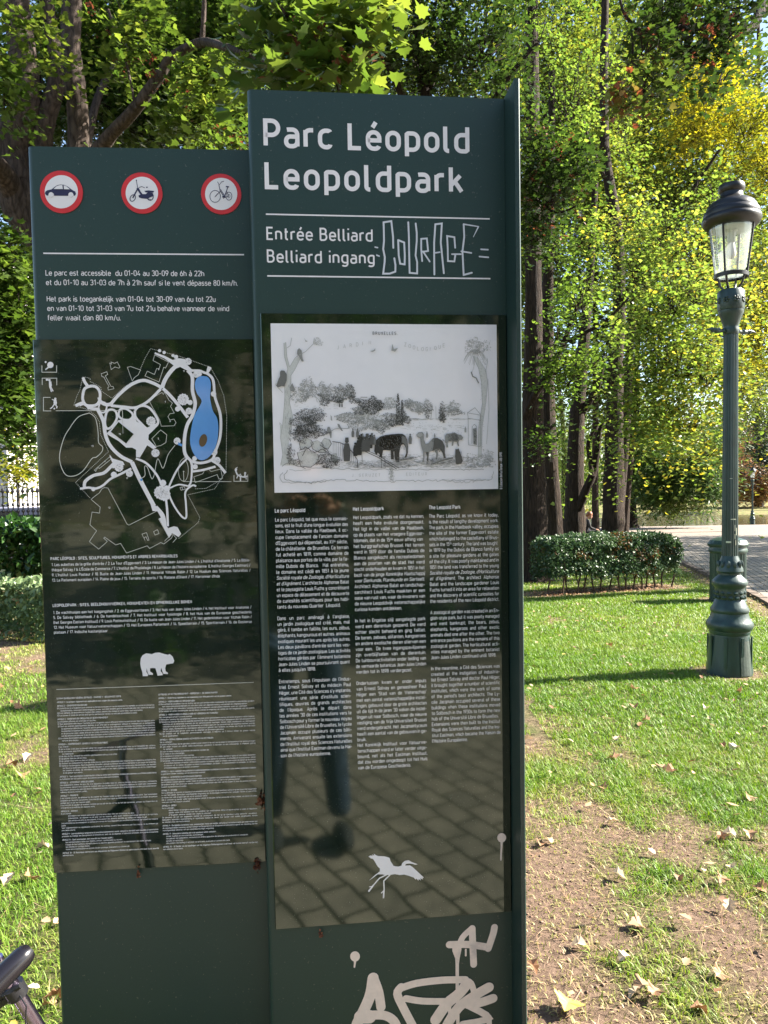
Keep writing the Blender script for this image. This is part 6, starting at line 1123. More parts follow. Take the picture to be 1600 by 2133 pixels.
# tall trees closing the canopy
def back_tree(label, px, d, wpx, specs, shape, size, m, seed, per=30, sig=.36, bark=M_BARK_D, lean=0, limbs=(), group='tall trees closing the view', top=-100):
    o = tree('tall_tree', label, 'tree', bark, [[bp_(px, d, wpx * 1.2), (px + lean * .3, 900, d, wpx), (px + lean * .6, max(600, top + 200), d, wpx * .8), (px + lean, max(250, top + 100), d, wpx * .6), (px + lean * 1.2, top, d, wpx * .3)]] + [list(l) for l in limbs], gbase(px, d), group)
    crown('crown', o, [(*s[:6], s[6], per, sig, s[7]) for s in specs], shape, size, m, seed, up=.4, droop=.6, twig=M_BARK_D); return o
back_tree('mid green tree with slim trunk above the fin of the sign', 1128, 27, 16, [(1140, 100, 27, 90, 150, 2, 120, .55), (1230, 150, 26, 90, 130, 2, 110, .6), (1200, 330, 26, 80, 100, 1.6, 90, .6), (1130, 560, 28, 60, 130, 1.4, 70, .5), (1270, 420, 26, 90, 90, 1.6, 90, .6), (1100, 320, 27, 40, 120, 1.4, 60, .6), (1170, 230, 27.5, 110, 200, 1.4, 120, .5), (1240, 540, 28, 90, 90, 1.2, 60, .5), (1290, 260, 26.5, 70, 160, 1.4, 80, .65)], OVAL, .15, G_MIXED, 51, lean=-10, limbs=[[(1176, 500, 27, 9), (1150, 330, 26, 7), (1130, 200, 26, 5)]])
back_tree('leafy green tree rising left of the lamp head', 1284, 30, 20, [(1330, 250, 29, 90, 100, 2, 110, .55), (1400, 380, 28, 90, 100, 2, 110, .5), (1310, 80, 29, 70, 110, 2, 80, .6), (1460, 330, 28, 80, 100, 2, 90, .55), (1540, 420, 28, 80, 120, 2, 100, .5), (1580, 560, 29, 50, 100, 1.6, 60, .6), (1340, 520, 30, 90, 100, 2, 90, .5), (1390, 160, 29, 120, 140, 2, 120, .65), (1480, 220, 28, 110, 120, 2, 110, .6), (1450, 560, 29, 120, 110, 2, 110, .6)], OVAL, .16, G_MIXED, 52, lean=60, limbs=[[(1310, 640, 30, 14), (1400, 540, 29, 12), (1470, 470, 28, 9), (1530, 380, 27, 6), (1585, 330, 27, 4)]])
back_tree('golden yellow tree high at the right edge', 1640, 24, 26, [(1470, 200, 23, 60, 60, 1.2, 60, .6), (1550, 260, 23, 70, 70, 1.2, 70, .5), (1440, 260, 23, 40, 50, 1, 36, .55), (1610, 330, 23, 60, 90, 1.2, 60, .5), (1580, 700, 24, 40, 60, .9, 50, .5), (1500, 120, 24, 60, 50, 1, 30, .7), (1600, 620, 24, 40, 60, .9, 36, .3), (1540, 780, 25, 30, 40, .8, 16, .4)], OVAL, .13, G_YELLOW, 53, sig=.24)
back_tree('light green tree behind the lamp post shaft', 1521, 40, 18, [(1545, 800, 38, 60, 70, 2, 70, .55), (1590, 860, 38, 50, 60, 2, 60, .4), (1560, 740, 38, 60, 40, 2, 50, .6), (1620, 500, 36, 60, 120, 2, 60, .5), (1470, 700, 36, 70, 90, 2, 60, .6)], OVAL, .16, G_MIXED, 54, top=620)
back_tree('shadowy tree deep behind the many stemmed maple', 330, 16, 30, [(120, 120, 15, 170, 190, 1.4, 120, .3), (350, 150, 15.5, 180, 190, 1.4, 140, .35), (560, 120, 15.5, 150, 170, 1.4, 110, .45), (700, 80, 15.5, 120, 190, 1.2, 90, .5), (30, 420, 15, 90, 130, 1, 60, .35), (20, 690, 14.5, 90, 190, .8, 70, .4)], MAPLE_S, .13, G_MAPLE, 55, per=26, sig=.26)
back_tree('broad green tree beyond the sign top', 860, 25, 30, [(780, 100, 24, 130, 170, 2, 130, .55), (960, 110, 24, 130, 170, 2, 130, .6), (1060, 250, 25, 60, 150, 1.6, 50, .6), (560, 60, 24, 140, 170, 2, 110, .45)], OVAL, .16, G_MIXED, 56, per=26, sig=.32)
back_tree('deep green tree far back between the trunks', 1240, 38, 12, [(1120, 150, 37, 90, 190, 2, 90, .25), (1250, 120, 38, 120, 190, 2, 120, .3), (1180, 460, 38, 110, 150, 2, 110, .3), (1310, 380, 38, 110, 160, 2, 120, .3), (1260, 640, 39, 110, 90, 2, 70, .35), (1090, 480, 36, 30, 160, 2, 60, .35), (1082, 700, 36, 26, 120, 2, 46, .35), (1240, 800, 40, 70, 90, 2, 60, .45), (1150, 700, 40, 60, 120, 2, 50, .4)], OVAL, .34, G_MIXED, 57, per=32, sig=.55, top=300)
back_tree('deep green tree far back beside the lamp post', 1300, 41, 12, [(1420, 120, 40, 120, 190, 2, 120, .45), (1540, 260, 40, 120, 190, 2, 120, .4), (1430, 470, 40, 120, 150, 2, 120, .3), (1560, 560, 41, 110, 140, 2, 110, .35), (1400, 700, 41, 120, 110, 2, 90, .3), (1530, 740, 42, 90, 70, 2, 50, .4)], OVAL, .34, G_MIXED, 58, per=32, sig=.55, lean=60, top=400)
# overhanging maple bough at the top right, its tree standing beyond the right of the frame
OB = tree('maple_tree', 'dark overhanging maple bough with reddish seeds at the top right', 'tree', M_BARK_D, [[(11.6, 13.5, -.35, .30), (11.4, 13.4, 2.0, .25), (11.0, 13.0, 4.6, .2), (10.4, 12.6, 7.0, .14), (10.2, 12.4, 9.5, .08)], [(11.0, 13.0, 4.8, .14), (8.6, 11.4, 6.2, .10), tuple(at(1660, 30, 8.6)) + (.06,), tuple(at(1560, 62, 8.0)) + (.045,), tuple(at(1480, 56, 7.6)) + (.036,), tuple(at(1400, 58, 7.3)) + (.028,), tuple(at(1340, 64, 7.2)) + (.022,), tuple(at(1312, 44, 7.1)) + (.016,), tuple(at(1294, 10, 7.1)) + (.012,), tuple(at(1286, -60, 7.1)) + (.008,)],
    [tuple(at(1312, 44, 7.1)) + (.012,), tuple(at(1318, 90, 7.0)) + (.010,), tuple(at(1316, 130, 7.0)) + (.006,)], [tuple(at(1440, 58, 7.5)) + (.014,), tuple(at(1490, 30, 7.4)) + (.010,), tuple(at(1560, 10, 7.3)) + (.007,)], [tuple(at(1316, 130, 7.0)) + (.008,), tuple(at(1345, 150, 6.9)) + (.006,), tuple(at(1372, 180, 6.9)) + (.004,)], [tuple(at(1350, 62, 7.2)) + (.012,), tuple(at(1380, 20, 7.2)) + (.009,), tuple(at(1400, -40, 7.2)) + (.006,)]], np.array([11.6, 13.5, -.3]), world=True)
crown('crown', OB, [(1340, 90, 7.0, 40, 50, .3, 14, 13, .1, .45), (1420, 60, 7.2, 60, 50, .35, 20, 14, .11, .4), (1490, 90, 7.3, 60, 60, .35, 24, 14, .11, .4), (1510, 30, 7.4, 60, 40, .35, 20, 14, .11, .4), (1380, 10, 7.2, 60, 40, .3, 16, 14, .1, .5), (1330, 180, 7.0, 50, 40, .25, 10, 12, .09, .8), (1300, 200, 6.9, 40, 40, .25, 9, 12, .09, .85), (1400, 150, 7.0, 50, 40, .25, 12, 12, .1, .6), (1500, 150, 7.2, 40, 40, .25, 9, 12, .1, .5), (1480, -60, 7.4, 200, 70, .6, 50, 14, .13, .5)], MAPLE_S, .066, G_DARK, 61, up=.3, droop=.9, twig=M_BARK_D)
crown('seed_cluster', OB, [(1310 + (k * 41) % 230, 20 + (k * 29) % 130, 7.0, 10, 14, .05, 1, 14, .035, .4) for k in range(16)], OVAL, .042, M_SAMARA, 62, up=0, droop=1.6)
# feathery conifer and willow at the water, copper beech and cedar beyond
TX = tree('swamp_cypress', 'broad feathery dark green conifer overhanging the pond', 'tree', M_BARK_D, [[bp_(1312, 50, 36), (1312, 1060, 50, 27), (1316, 1000, 50, 23), (1322, 900, 50, 20), (1326, 800, 50, 16)], [(1324, 1030, 50, 6), (1350, 1015, 49, 4), (1376, 1000, 48, 3)], [(1322, 960, 50, 6), (1380, 930, 49, 4), (1420, 905, 48, 3)], [(1326, 900, 50, 5), (1400, 880, 48, 3)]], gbase(1312, 50))
crown('crown', TX, [(1350, 930, 49, 50, 60, 2, 60, 40, .5, .4), (1400, 960, 48, 60, 60, 2.2, 90, 40, .5, .35), (1450, 985, 47.5, 50, 50, 2, 80, 40, .45, .3), (1480, 950, 48, 40, 60, 2, 50, 40, .5, .35), (1360, 1016, 48, 50, 34, 1.6, 60, 40, .4, .6), (1400, 1046, 47.5, 60, 14, 1.4, 40, 36, .28, .85), (1345, 880, 49, 40, 40, 1.6, 40, 40, .5, .4), (1500, 900, 49, 30, 50, 1.6, 30, 40, .5, .4), (1290, 960, 51, 20, 80, 1.5, 34, 36, .5, .55), (1480, 1022, 47, 20, 26, 1, 20, 30, .3, .3)], NEEDLE, .42, G_TAXO, 71, up=.1, droop=1.4)
WL = tree('weeping_willow', 'pale green weeping willow glimpsed between the trunks', 'tree', M_BARK_D, [[bp_(1175, 44, 16), (1176, 1000, 44, 12), (1172, 880, 44, 9), (1160, 780, 44, 6)]], gbase(1175, 44))
gw = np.random.default_rng(9); Pw = []
for k in range(150):
    x, y, d = 1150 + 100 * gw.random(), 770 + 160 * gw.random(), 42 + 3 * gw.random(); l = 120 + 170 * gw.random()
    n = int(l / 3.0); yy = y + np.arange(n) * 3.0; Pw += [at(x + 3 * gw.normal() * .4, q, d) for q in yy if q < 1078]
Pw = np.array(Pw); vv, f, tt = leaves(Pw, .20, NEEDLE, np.clip(.5 + .3 * gw.normal(size=len(Pw)), 0, 1), gw, 0, 2.5); mesh_np('crown', vv, f, G_WILLOW, WL, tint=tt)
CB = back_tree('copper brown tree across the pond', 1580, 90, 14, [(1530, 960, 88, 60, 50, 4, 70, .4), (1590, 990, 88, 50, 40, 4, 70, .6), (1560, 1020, 87, 60, 18, 3, 50, .6), (1640, 940, 90, 50, 70, 4, 50, .4), (1540, 900, 92, 50, 30, 3, 30, .2)], OVAL, .45, G_COPPER, 72, per=22, sig=.7, limbs=[[(1600, 985, 88, 4), (1560, 990, 86, 3), (1520, 970, 85, 2)], [(1585, 940, 88, 4), (1550, 905, 87, 3)]], group='trees across the pond')
CD = back_tree('dark cedar across the pond at the right edge', 1620, 80, 12, [(1590, 925, 78, 26, 30, 2, 40, .4), (1580, 875, 78, 24, 24, 2, 26, .4), (1600, 955, 78, 20, 20, 2, 20, .3), (1560, 790, 80, 40, 50, 3, 40, .4)], NEEDLE, .6, G_CEDAR, 73, per=26, sig=.5, group='trees across the pond')
SB = tree('young_tree', 'small yellow green tree beyond the railings at far left', 'tree', M_BARK_G, [[bp_(38, 21, 8), (36, 980, 21, 6), (34, 880, 21, 4), (36, 820, 21, 2)]], gbase(38, 21))
crown('crown', SB, [(30, 985, 21, 50, 24, .9, 40, 22, .18, .5), (50, 960, 21, 40, 30, .9, 30, 22, .18, .35), (20, 900, 22, 50, 40, .9, 26, 20, .2, .8)], OVAL, .13, G_YELLOW, 74, up=.4, droop=.5)
# far wood across the water: one distant mass
gf = np.random.default_rng(77); Ps, Ts = [], []
for k in range(190):
    x = -110 + 260 * gf.random(); y = 112 + 46 * gf.random(); h = 11 + 12 * gf.random(); q, tt_ = tufts((x, y, float(zg(60)) + h * .5), (5.5, 4, h * .55), 26, 18, 1.0, gf, .25 + .5 * gf.random(), .3); Ps.append(q); Ts.append(tt_)
P = np.concatenate(Ps); T = np.concatenate(Ts); k = P[:, 2] > float(zg(60)) + .3; vv, f, tt = leaves(P[k], .95, OVAL, T[k], gf, .4, .5); tag(mesh_np('far_wood', vv, f, G_MIXED, tint=tt), kind='stuff')
# unseen trees added right of the path to cast shade over the paving
M_SHADE = G_MIXED
for (x, y, s, lab) in ((16.8, 16.4, 81, 'first of four unseen trees added to shade the path'), (18.8, 20.4, 82, 'second of four unseen trees added to shade the path'), (21.4, 26, 83, 'third of four unseen trees added to shade the path'), (24, 32, 84, 'fourth and farthest unseen tree added to shade the path')):
    o = tree('tall_tree', lab, 'tree', M_BARK_D, [[(x, y, -.6, .4), (x, y, 3, .33), (x + .2, y, 7, .25), (x, y, 11, .1)]], np.array([x, y, float(zg(y))]), world=True); gg = np.random.default_rng(s); Ps, Ts = [], []
    for dx, dy, z, rx, rz, nt_ in ((0, 0, 7.3, 2.5, 2.3, 110), (0, -1.4, 6.4, 2.0, 1.3, 50), (.3, 1.6, 6.8, 2.2, 1.6, 60)):
        q, tt_ = tufts((x + dx, y + dy, z), (rx, rx * 1.3, rz), nt_, 20, .4, gg, .5); Ps.append(q); Ts.append(tt_)
    vv, f, tt = leaves(np.concatenate(Ps), .26, OVAL, np.concatenate(Ts), gg, .5, .4); mesh_np('crown', vv, f, M_SHADE, o, tint=tt)
# ------------------------------------------------------------------ railings, far left, people, bicycle
M_RAIL = paint('black railing paint', (.010, .010, .014), rough=.45, var=.2)
fa, fb = gd(-120, 14.2), gd(150, 14.6); FE = empty('iron_fence', (fa + fb) / 2 * np.array([1, 1, 0]) + np.array([0, 0, float(zg(14.4))]), 'black iron railings with knobbed bars behind the laurel hedge', 'fence')
n = 27
for k in range(n):
    p = fa + (fb - fa) * k / (n - 1); z = float(zg(p[1])); b = MB(); b.tube([(p[0], p[1], z - .05), (p[0], p[1], z + 1.86)], .013, 6)
    for h in (1.50, 1.62): b.ball((p[0], p[1], z + h), .034, 8)
    b.lathe([(.022, 0), (.034, .03), (.012, .10), (.002, .15)], (p[0], p[1], z + 1.84), 8); b.build('railing_bar', M_RAIL, FE, smooth=True)
for h in (.25, 1.40):
    b = MB(); m_ = (fa + fb) / 2; dv = fb - fa; b.box((m_[0], m_[1], float(zg(14.4)) + h), float(np.linalg.norm(dv[:2])), .02, .05, math.atan2(dv[1], dv[0])); b.build('rail', M_RAIL, FE)
M_PALEW = paint('pale lavender cladding', (.20, .20, .27), rough=.6, var=.04); M_GLASSD = paint('dark window', (.02, .025, .035), rough=.08, var=.1)
pv = gd(20, 19); VAN = empty('parked_van', pv, 'pale lilac van seen through the railings at far left', 'van')
b = MB(); b.plan([(-2.4, -.9), (2.2, -.9), (2.4, -.7), (2.4, .7), (2.2, .9), (-2.4, .9)], .35, 1.35, np.zeros(3), np.array([1.0, 0, 0]), np.array([0, 1.0, 0])); bo = b.build('body', M_PALEW, VAN, world=False)
b = MB(); b.plan([(-2.35, -.8), (1.3, -.8), (1.3, .8), (-2.35, .8)], 1.35, 1.62, np.zeros(3), np.array([1.0, 0, 0]), np.array([0, 1.0, 0])); b.build('roof', M_PALEW, VAN, world=False)
for x in (-1.5, .1): b = MB(); b.box((x, -.806, 1.46), 1.0, .012, .20); b.build('window', M_GLASSD, VAN, world=False)
for x in (-1.5, 1.5):
    for y in (-.82, .82): b = MB(); b.tube([(x, y - .1, .32), (x, y + .1, .32)], .32, 20); b.build('wheel', M_RAIL, VAN, world=False)
M_WALL = paint('pale rendered facade', (.50, .47, .46), rough=.8, var=.06, scale=2)
def facade(name, c, w, h, dep, label, rows, cols, m, face=-1):
    o = empty(name, (c[0], c[1], c[2]), label, 'building'); b = MB(); b.box((0, 0, h / 2), w, dep, h); b.build('wall', m, o, world=False)
    b = MB(); b.box((0, 0, h + .15), w + .6, dep + .6, .3); b.build('roof', M_HOOD, o, world=False)
    for r in range(rows):
        for q in range(cols):
            b = MB(); b.box((-w / 2 + w * (q + .5) / cols, face * (dep / 2 + .01), 1.6 + (h - 1) * r / rows + .4), w / cols * .5, .05, (h / rows) * .58); b.build('window', M_GLASSD, o, world=False)
    return o
facade('town_house', (-26.5, 44, float(zg(44))), 14, 15, 8, 'pale town house glimpsed through leaves at far left', 4, 4, M_WALL)
M_BEIGE = paint('beige stone facade', (.42, .34, .26), rough=.8, var=.08, scale=2)
facade('town_house', (8, -46, 0), 40, 17, 10, 'beige house front facing the sign from behind the camera, seen only as a reflection', 5, 11, M_BEIGE, face=1)
# people: skinned skeletons
def figure(name, label, joints, bones, loc, rot, m, parts):
    o = empty(name, loc, label, 'person'); o.rotation_euler = (0, 0, rot)
    me = bpy.data.meshes.new('body'); me.from_pydata([j[:3] for j in joints], bones, []); b = bpy.data.objects.new('body', me); COL.objects.link(b); b.parent = o; me.materials.append(m)
    sk = b.modifiers.new('skin', 'SKIN'); ly = me.skin_vertices[0] if me.skin_vertices else None
    if ly is None:
        pass
    else:
        for v, j in zip(ly.data, joints): v.radius = (j[3], j[3] if len(j) < 5 else j[4])
        ly.data[0].use_root = True
    s2 = b.modifiers.new('sub', 'SUBSURF'); s2.levels = 2; s2.render_levels = 2
    for nm, mb, mm in parts: mb.build(nm, mm, o, smooth=True, world=False)
    return o
M_SKIN = paint('skin', (.50, .27, .19), rough=.55, var=.06); M_HAIR = paint('ginger hair', (.20, .065, .022), rough=.6, var=.3, scale=80); M_CLOTH = paint('dark clothing', (.018, .016, .018), rough=.85, var=.3); M_JEAN = paint('dark grey trousers', (.03, .03, .04), rough=.9, var=.2); M_GREYC = paint('grey jacket', (.10, .10, .11), rough=.9, var=.2)
def face_parts(c, r, f):
    """head pieces: face with nose, eyes, mouth and ears, and hair; f = facing direction (unit, local)"""
    c = np.array(c); f = np.array(f, float); f /= np.linalg.norm(f); s = np.cross(f, [0, 0, 1.0]); s /= np.linalg.norm(s); u = np.cross(s, f)
    h = MB(); h.ball(c, r, 14, (.88, .98, 1.14)); h.ball(c + f * r * .55 - u * r * .55, r * .55, 10); h.ball(c + f * r * 1.02 - u * r * .12, r * .16, 6); h.ball(c + s * r * .86 - u * r * .05, r * .2, 6, (.6, 1, 1.3)); h.ball(c - s * r * .86 - u * r * .05, r * .2, 6, (.6, 1, 1.3)); h.tube([c - u * r * .8 - f * r * .1, c - u * r * 1.9 - f * r * .3], r * .5, 10)
    e = MB(); e.ball(c + f * r * .92 + s * r * .34 + u * r * .08, r * .11, 6); e.ball(c + f * r * .92 - s * r * .34 + u * r * .08, r * .11, 6); e.ball(c + f * r * .98 - u * r * .62, r * .12, 6, (1, 1, .4))
    a = MB(); a.ball(c - f * r * .16 + u * r * .20, r * 1.05, 14, (.93, 1.0, 1.08)); a.ball(c - f * r * .5 - u * r * .3, r * .7, 10)
    return [('head', h, M_SKIN), ('eyes', e, M_CLOTH), ('hair', a, M_HAIR)]
def hands(pts):
    h = MB()
    for (p, d) in pts:
        p = np.array(p); d = np.array(d, float); d /= np.linalg.norm(d); s = np.cross(d, [0, 0, 1.0]); s /= np.linalg.norm(s) + 1e-6; n = np.cross(s, d)
        h.ball(p + d * .04, .04, 8, (1, 1, .7))
        for k, l in enumerate((.07, .08, .075, .06)): q = p + d * .07 + s * (k - 1.5) * .019; h.tube([q, q + d * l * .5 - n * .01, q + d * l * .8 - n * .035], [.009, .008, .006], 6)
        h.tube([p + d * .02 + s * .035, p + d * .06 + s * .06, p + d * .09 + s * .055 - n * .02], [.011, .009, .007], 6)
    return ('hands', h, M_SKIN)
psit = gd(1219, 26.5)
J = [(0, 0, .52, .15, .13), (0.02, 0, .72, .15, .12), (.06, 0, .90, .16, .13), (.09, 0, 1.00, .07), (.08, -.19, .93, .06), (.14, -.22, .70, .048), (.34, -.14, .62, .036), (.08, .19, .93, .06), (.14, .22, .70, .048), (.34, .14, .62, .036), (.04, -.10, .50, .09), (.44, -.11, .55, .07), (.46, -.11, .10, .048), (.60, -.11, .04, .04), (.04, .10, .50, .09), (.44, .11, .55, .07), (.46, .11, .10, .048), (.60, .11, .04, .04)]
Bn = [(0, 1), (1, 2), (2, 3), (2, 4), (4, 5), (5, 6), (2, 7), (7, 8), (8, 9), (0, 10), (10, 11), (11, 12), (12, 13), (0, 14), (14, 15), (15, 16), (16, 17)]
figure('person', 'ginger haired person in dark clothes sitting bent forward beside a trunk', J, Bn, psit, -.15, M_CLOTH, face_parts((.15, 0, 1.12), .105, (.8, 0, -.45)) + [hands([((.36, -.14, .62), (.9, .2, -.3)), ((.36, .14, .62), (.9, -.2, -.3))])])
M_WOODB = paint('brown bench wood', (.09, .05, .03), rough=.7, var=.2)
BE = empty('park_bench', psit, 'low wooden bench under the seated person', 'bench'); BE.rotation_euler = (0, 0, -.15)
for k in range(3): b = MB(); b.box((-.12 + .14 * k, 0, .385), .12, 1.5, .04); b.build('seat', M_WOODB, BE, world=False)
for s in (-.6, .6):
    for x in (-.1, .14): b = MB(); b.box((x, s, .165), .06, .06, .40); b.build('leg', M_RAIL, BE, world=False)
BG = empty('shoulder_bag', psit + np.array([.62, -.28, .0]), 'large black bag standing in front of the seated person', 'bag')
b = MB(); b.lathe([(.20, 0), (.26, .05), (.27, .30), (.22, .52), (.12, .62), (.03, .64)], n=14); b.v = [(x * 1.25, y * .7, z) for x, y, z in b.v]; b.build('body', M_CLOTH, BG, smooth=True, world=False); b = MB(); b.tube([(-.15, 0, .55), (-.08, 0, .74), (.06, 0, .74), (.15, 0, .55)], .015, 6); b.build('strap', M_CLOTH, BG, world=False)
pw = gd(1593, 108)
J2 = [(0, 0, .92, .14, .12), (0, 0, 1.15, .15, .11), (0, 0, 1.36, .17, .12), (0, 0, 1.50, .06), (-.2, 0, 1.40, .06), (-.25, .04, 1.12, .045), (-.24, -.06, .88, .035), (.2, 0, 1.40, .06), (.25, .02, 1.12, .045), (.24, -.10, .90, .035), (-.09, 0, .86, .09), (-.10, .08, .48, .065), (-.10, .16, .08, .045), (-.1, .02, .03, .04), (.09, 0, .86, .09), (.10, -.10, .48, .065), (.10, -.12, .08, .045), (.1, -.26, .03, .04)]
figure('person', 'tiny dark dressed person walking on the far side of the pond', J2, Bn, pw, .4, M_GREYC, face_parts((0, -.02, 1.64), .105, (0, -1, 0)) + [hands([((-.24, -.06, .86), (0, -.2, -1)), ((.24, -.10, .88), (0, -.2, -1))])])
# folding bicycle leaning into the lower left corner
M_RUBBER = paint('black rubber grip', (.008, .007, .009), rough=.2, var=.1, scale=60); M_CHROME = paint('brushed purple grey alloy', (.40, .33, .46), rough=.22, metal=1.0, var=.05); M_BLK = paint('black bicycle parts', (.012, .012, .014), rough=.35, var=.1); M_TYRE = paint('tyre', (.02, .02, .02), rough=.8, var=.2)
gA, gB = at(60, 1981, 1.00), at(-60, 2098, .94)
tA, tB = at(10, 2028, 1.16), at(92, 2160, 1.20); td = (tB - tA) / np.linalg.norm(tB - tA)
low = tB + td * ((.34 - tB[2]) / td[2])
BK = empty('bicycle', (low[0] - .1, low[1] + .1, 0), 'folding bicycle whose black handlebar grip enters the lower left corner', 'bicycle')
ax = (gB - gA) / np.linalg.norm(gB - gA)
b = MB(); b.tube([gA - ax * .002, gA + ax * .004, gA + ax * .010, gA + ax * .03, gA + ax * .07, gA + ax * .13], [.0095, .0128, .0142, .0148, .0152, .0142], 22); b.build('grip', M_RUBBER, BK, smooth=True)
b = MB(); b.tube([gA + ax * .13, gA + ax * .25, gA + ax * .45, gA + ax * .62], .0111, 14); hb = b.build('handlebar', M_CHROME, BK, smooth=True)
b = MB(); b.tube([gA + ax * .60, gA + ax * .74], .0165, 16); b.build('grip', M_RUBBER, BK, smooth=True)
hc = gA + ax * .37
b = MB(); b.tube([tA - td * .03, tA + td * .05, tB + td * .01], .0105, 18); b.build('stem_tube', M_CHROME, BK, smooth=True)
b = MB(); b.tube([tB + td * .008, tB + td * .1, low], .0118, 18); b.build('lower_stem', M_BLK, BK, smooth=True)
b = MB(); b.tube([tA - td * .03, (tA - td * .05 + hc) / 2 + np.array([0, 0, .01]), hc], .0105, 12); b.build('stem_neck', M_CHROME, BK, smooth=True)
cl = tA + td * .034; b = MB(); b.tube([cl - td * .010, cl + td * .010], .0165, 16); b.ball(cl + np.array([-.024, -.006, 0]), .015, 8); b.tube([cl, cl + np.array([-.03, 0, -.02]), cl + np.array([-.06, 0, -.035]), cl + np.array([-.14, .01, -.03])], [.011, .012, .010, .006], 8); b.tube([cl + np.array([-.012, -.012, 0]), cl + np.array([.014, -.010, .014])], .005, 8); b.build('clamp', M_BLK, BK, smooth=True)
b = MB(); P = [cl + np.array([.012, -.010, -.002]), cl + np.array([.026, -.02, -.012]), cl + np.array([.022, -.018, -.05]), cl + np.array([-.02, -.01, -.085])]; b.tube(P, .0012, 5); b.build('brake_cable', M_BLK, BK)
def wheel(c, r, nv):
    c = np.array(c); s = np.cross(nv, [0, 0, 1.0]); s /= np.linalg.norm(s); b = MB(); b.tube([c + r * (s * math.cos(t_) + np.array([0, 0, 1]) * math.sin(t_)) for t_ in np.linspace(0, 2 * math.pi, 29)], .017, 8, caps=False); w = b.build('wheel', M_TYRE, BK, smooth=True)
    b = MB(); b.tube([c + (r - .022) * (s * math.cos(t_) + np.array([0, 0, 1]) * math.sin(t_)) for t_ in np.linspace(0, 2 * math.pi, 29)], .008, 6, caps=False)
    for k in range(14): t_ = k * math.pi / 7; b.tube([c, c + (r - .022) * (s * math.cos(t_) + np.array([0, 0, 1]) * math.sin(t_))], .001, 4)
    b.tube([c - nv * .03, c + nv * .03], .012, 8); b.build('rim', M_CHROME, w)
hd = np.array([-.97, -.24, 0]); nv = np.array([hd[1], -hd[0], 0]); fw_ = np.array([low[0] + .06, low[1], .205]); rw = fw_ + hd * .95
wheel(fw_, .188, nv); wheel(rw, .188, nv)
for s in (-1, 1): b = MB(); b.tube([low + nv * .005 * s, low + nv * .035 * s + np.array([0, 0, -.05]), fw_ + nv * .035 * s], .009, 8); b.build('fork_blade', M_BLK, BK)
b = MB(); bb = fw_ + hd * .55 + np.array([0, 0, .09]); b.tube([low + np.array([0, 0, .02]), low + hd * .25 + np.array([0, 0, .04]), bb + hd * .12 + np.array([0, 0, .1]), bb], .018, 12); b.tube([bb, rw + nv * .04], .009, 8); b.tube([bb, bb + hd * .16 + np.array([0, 0, .52])], .014, 10); b.build('frame', M_BLK, BK, smooth=True)
sd_ = bb + hd * .17 + np.array([0, 0, .56]); b = MB(); b.ball(sd_, .11, 12, (1.2, .75, .3)); b.ball(sd_ - hd * .14, .045, 8, (1.4, .8, .5)); b.build('saddle', M_BLK, BK, smooth=True)
b = MB(); b.tube([bb - nv * .06, bb - nv * .07 + np.array([.1, 0, -.1])], .008, 6); b.tube([bb + nv * .06, bb + nv * .07 + np.array([-.1, 0, .1])], .008, 6); b.lathe([(.01, 0), (.07, 0)], bb, 18); b.build('crank', M_CHROME, BK)

# ------------------------------------------------------------------ fallen leaves
M_DRY = leaf_mat('dry fallen leaves', [(0, (.10, .045, .022)), (.3, (.25, .13, .065)), (.6, (.42, .27, .15)), (.85, (.52, .40, .27)), (1, (.45, .36, .06))], trans=.15, rough=.6, tcol=1.2)
gl_ = np.random.default_rng(41)
def dry_leaf(size, curl, shape, g):
    T, tri = shape; V = T * size; a = g.random() * 3
    V = np.stack([V[:, 0], V[:, 1] - size * .45, curl * size * ((V[:, 0] / size) ** 2 * 1.3 + ((V[:, 1] / size - .45) ** 2) * .9 * math.cos(a)) + .004], -1); return V, tri
kinds = []
for k in range(6):
    V, tri = dry_leaf(.062, .7 + .8 * gl_.random(), (ROUND, MAPLE_R, OVAL, ROUND, MAPLE_R, ROUND)[k], gl_); me = bpy.data.meshes.new('fallen_leaf'); me.from_pydata([tuple(p) for p in V], [], [tuple(int(i) for i in q) for q in tri])
    at_ = me.attributes.new('tint', 'FLOAT', 'POINT'); at_.data.foreach_set('value', np.full(len(V), (.25, .45, .6, .75, .35, .85)[k], np.float32)); me.materials.append(M_DRY); kinds.append(me)
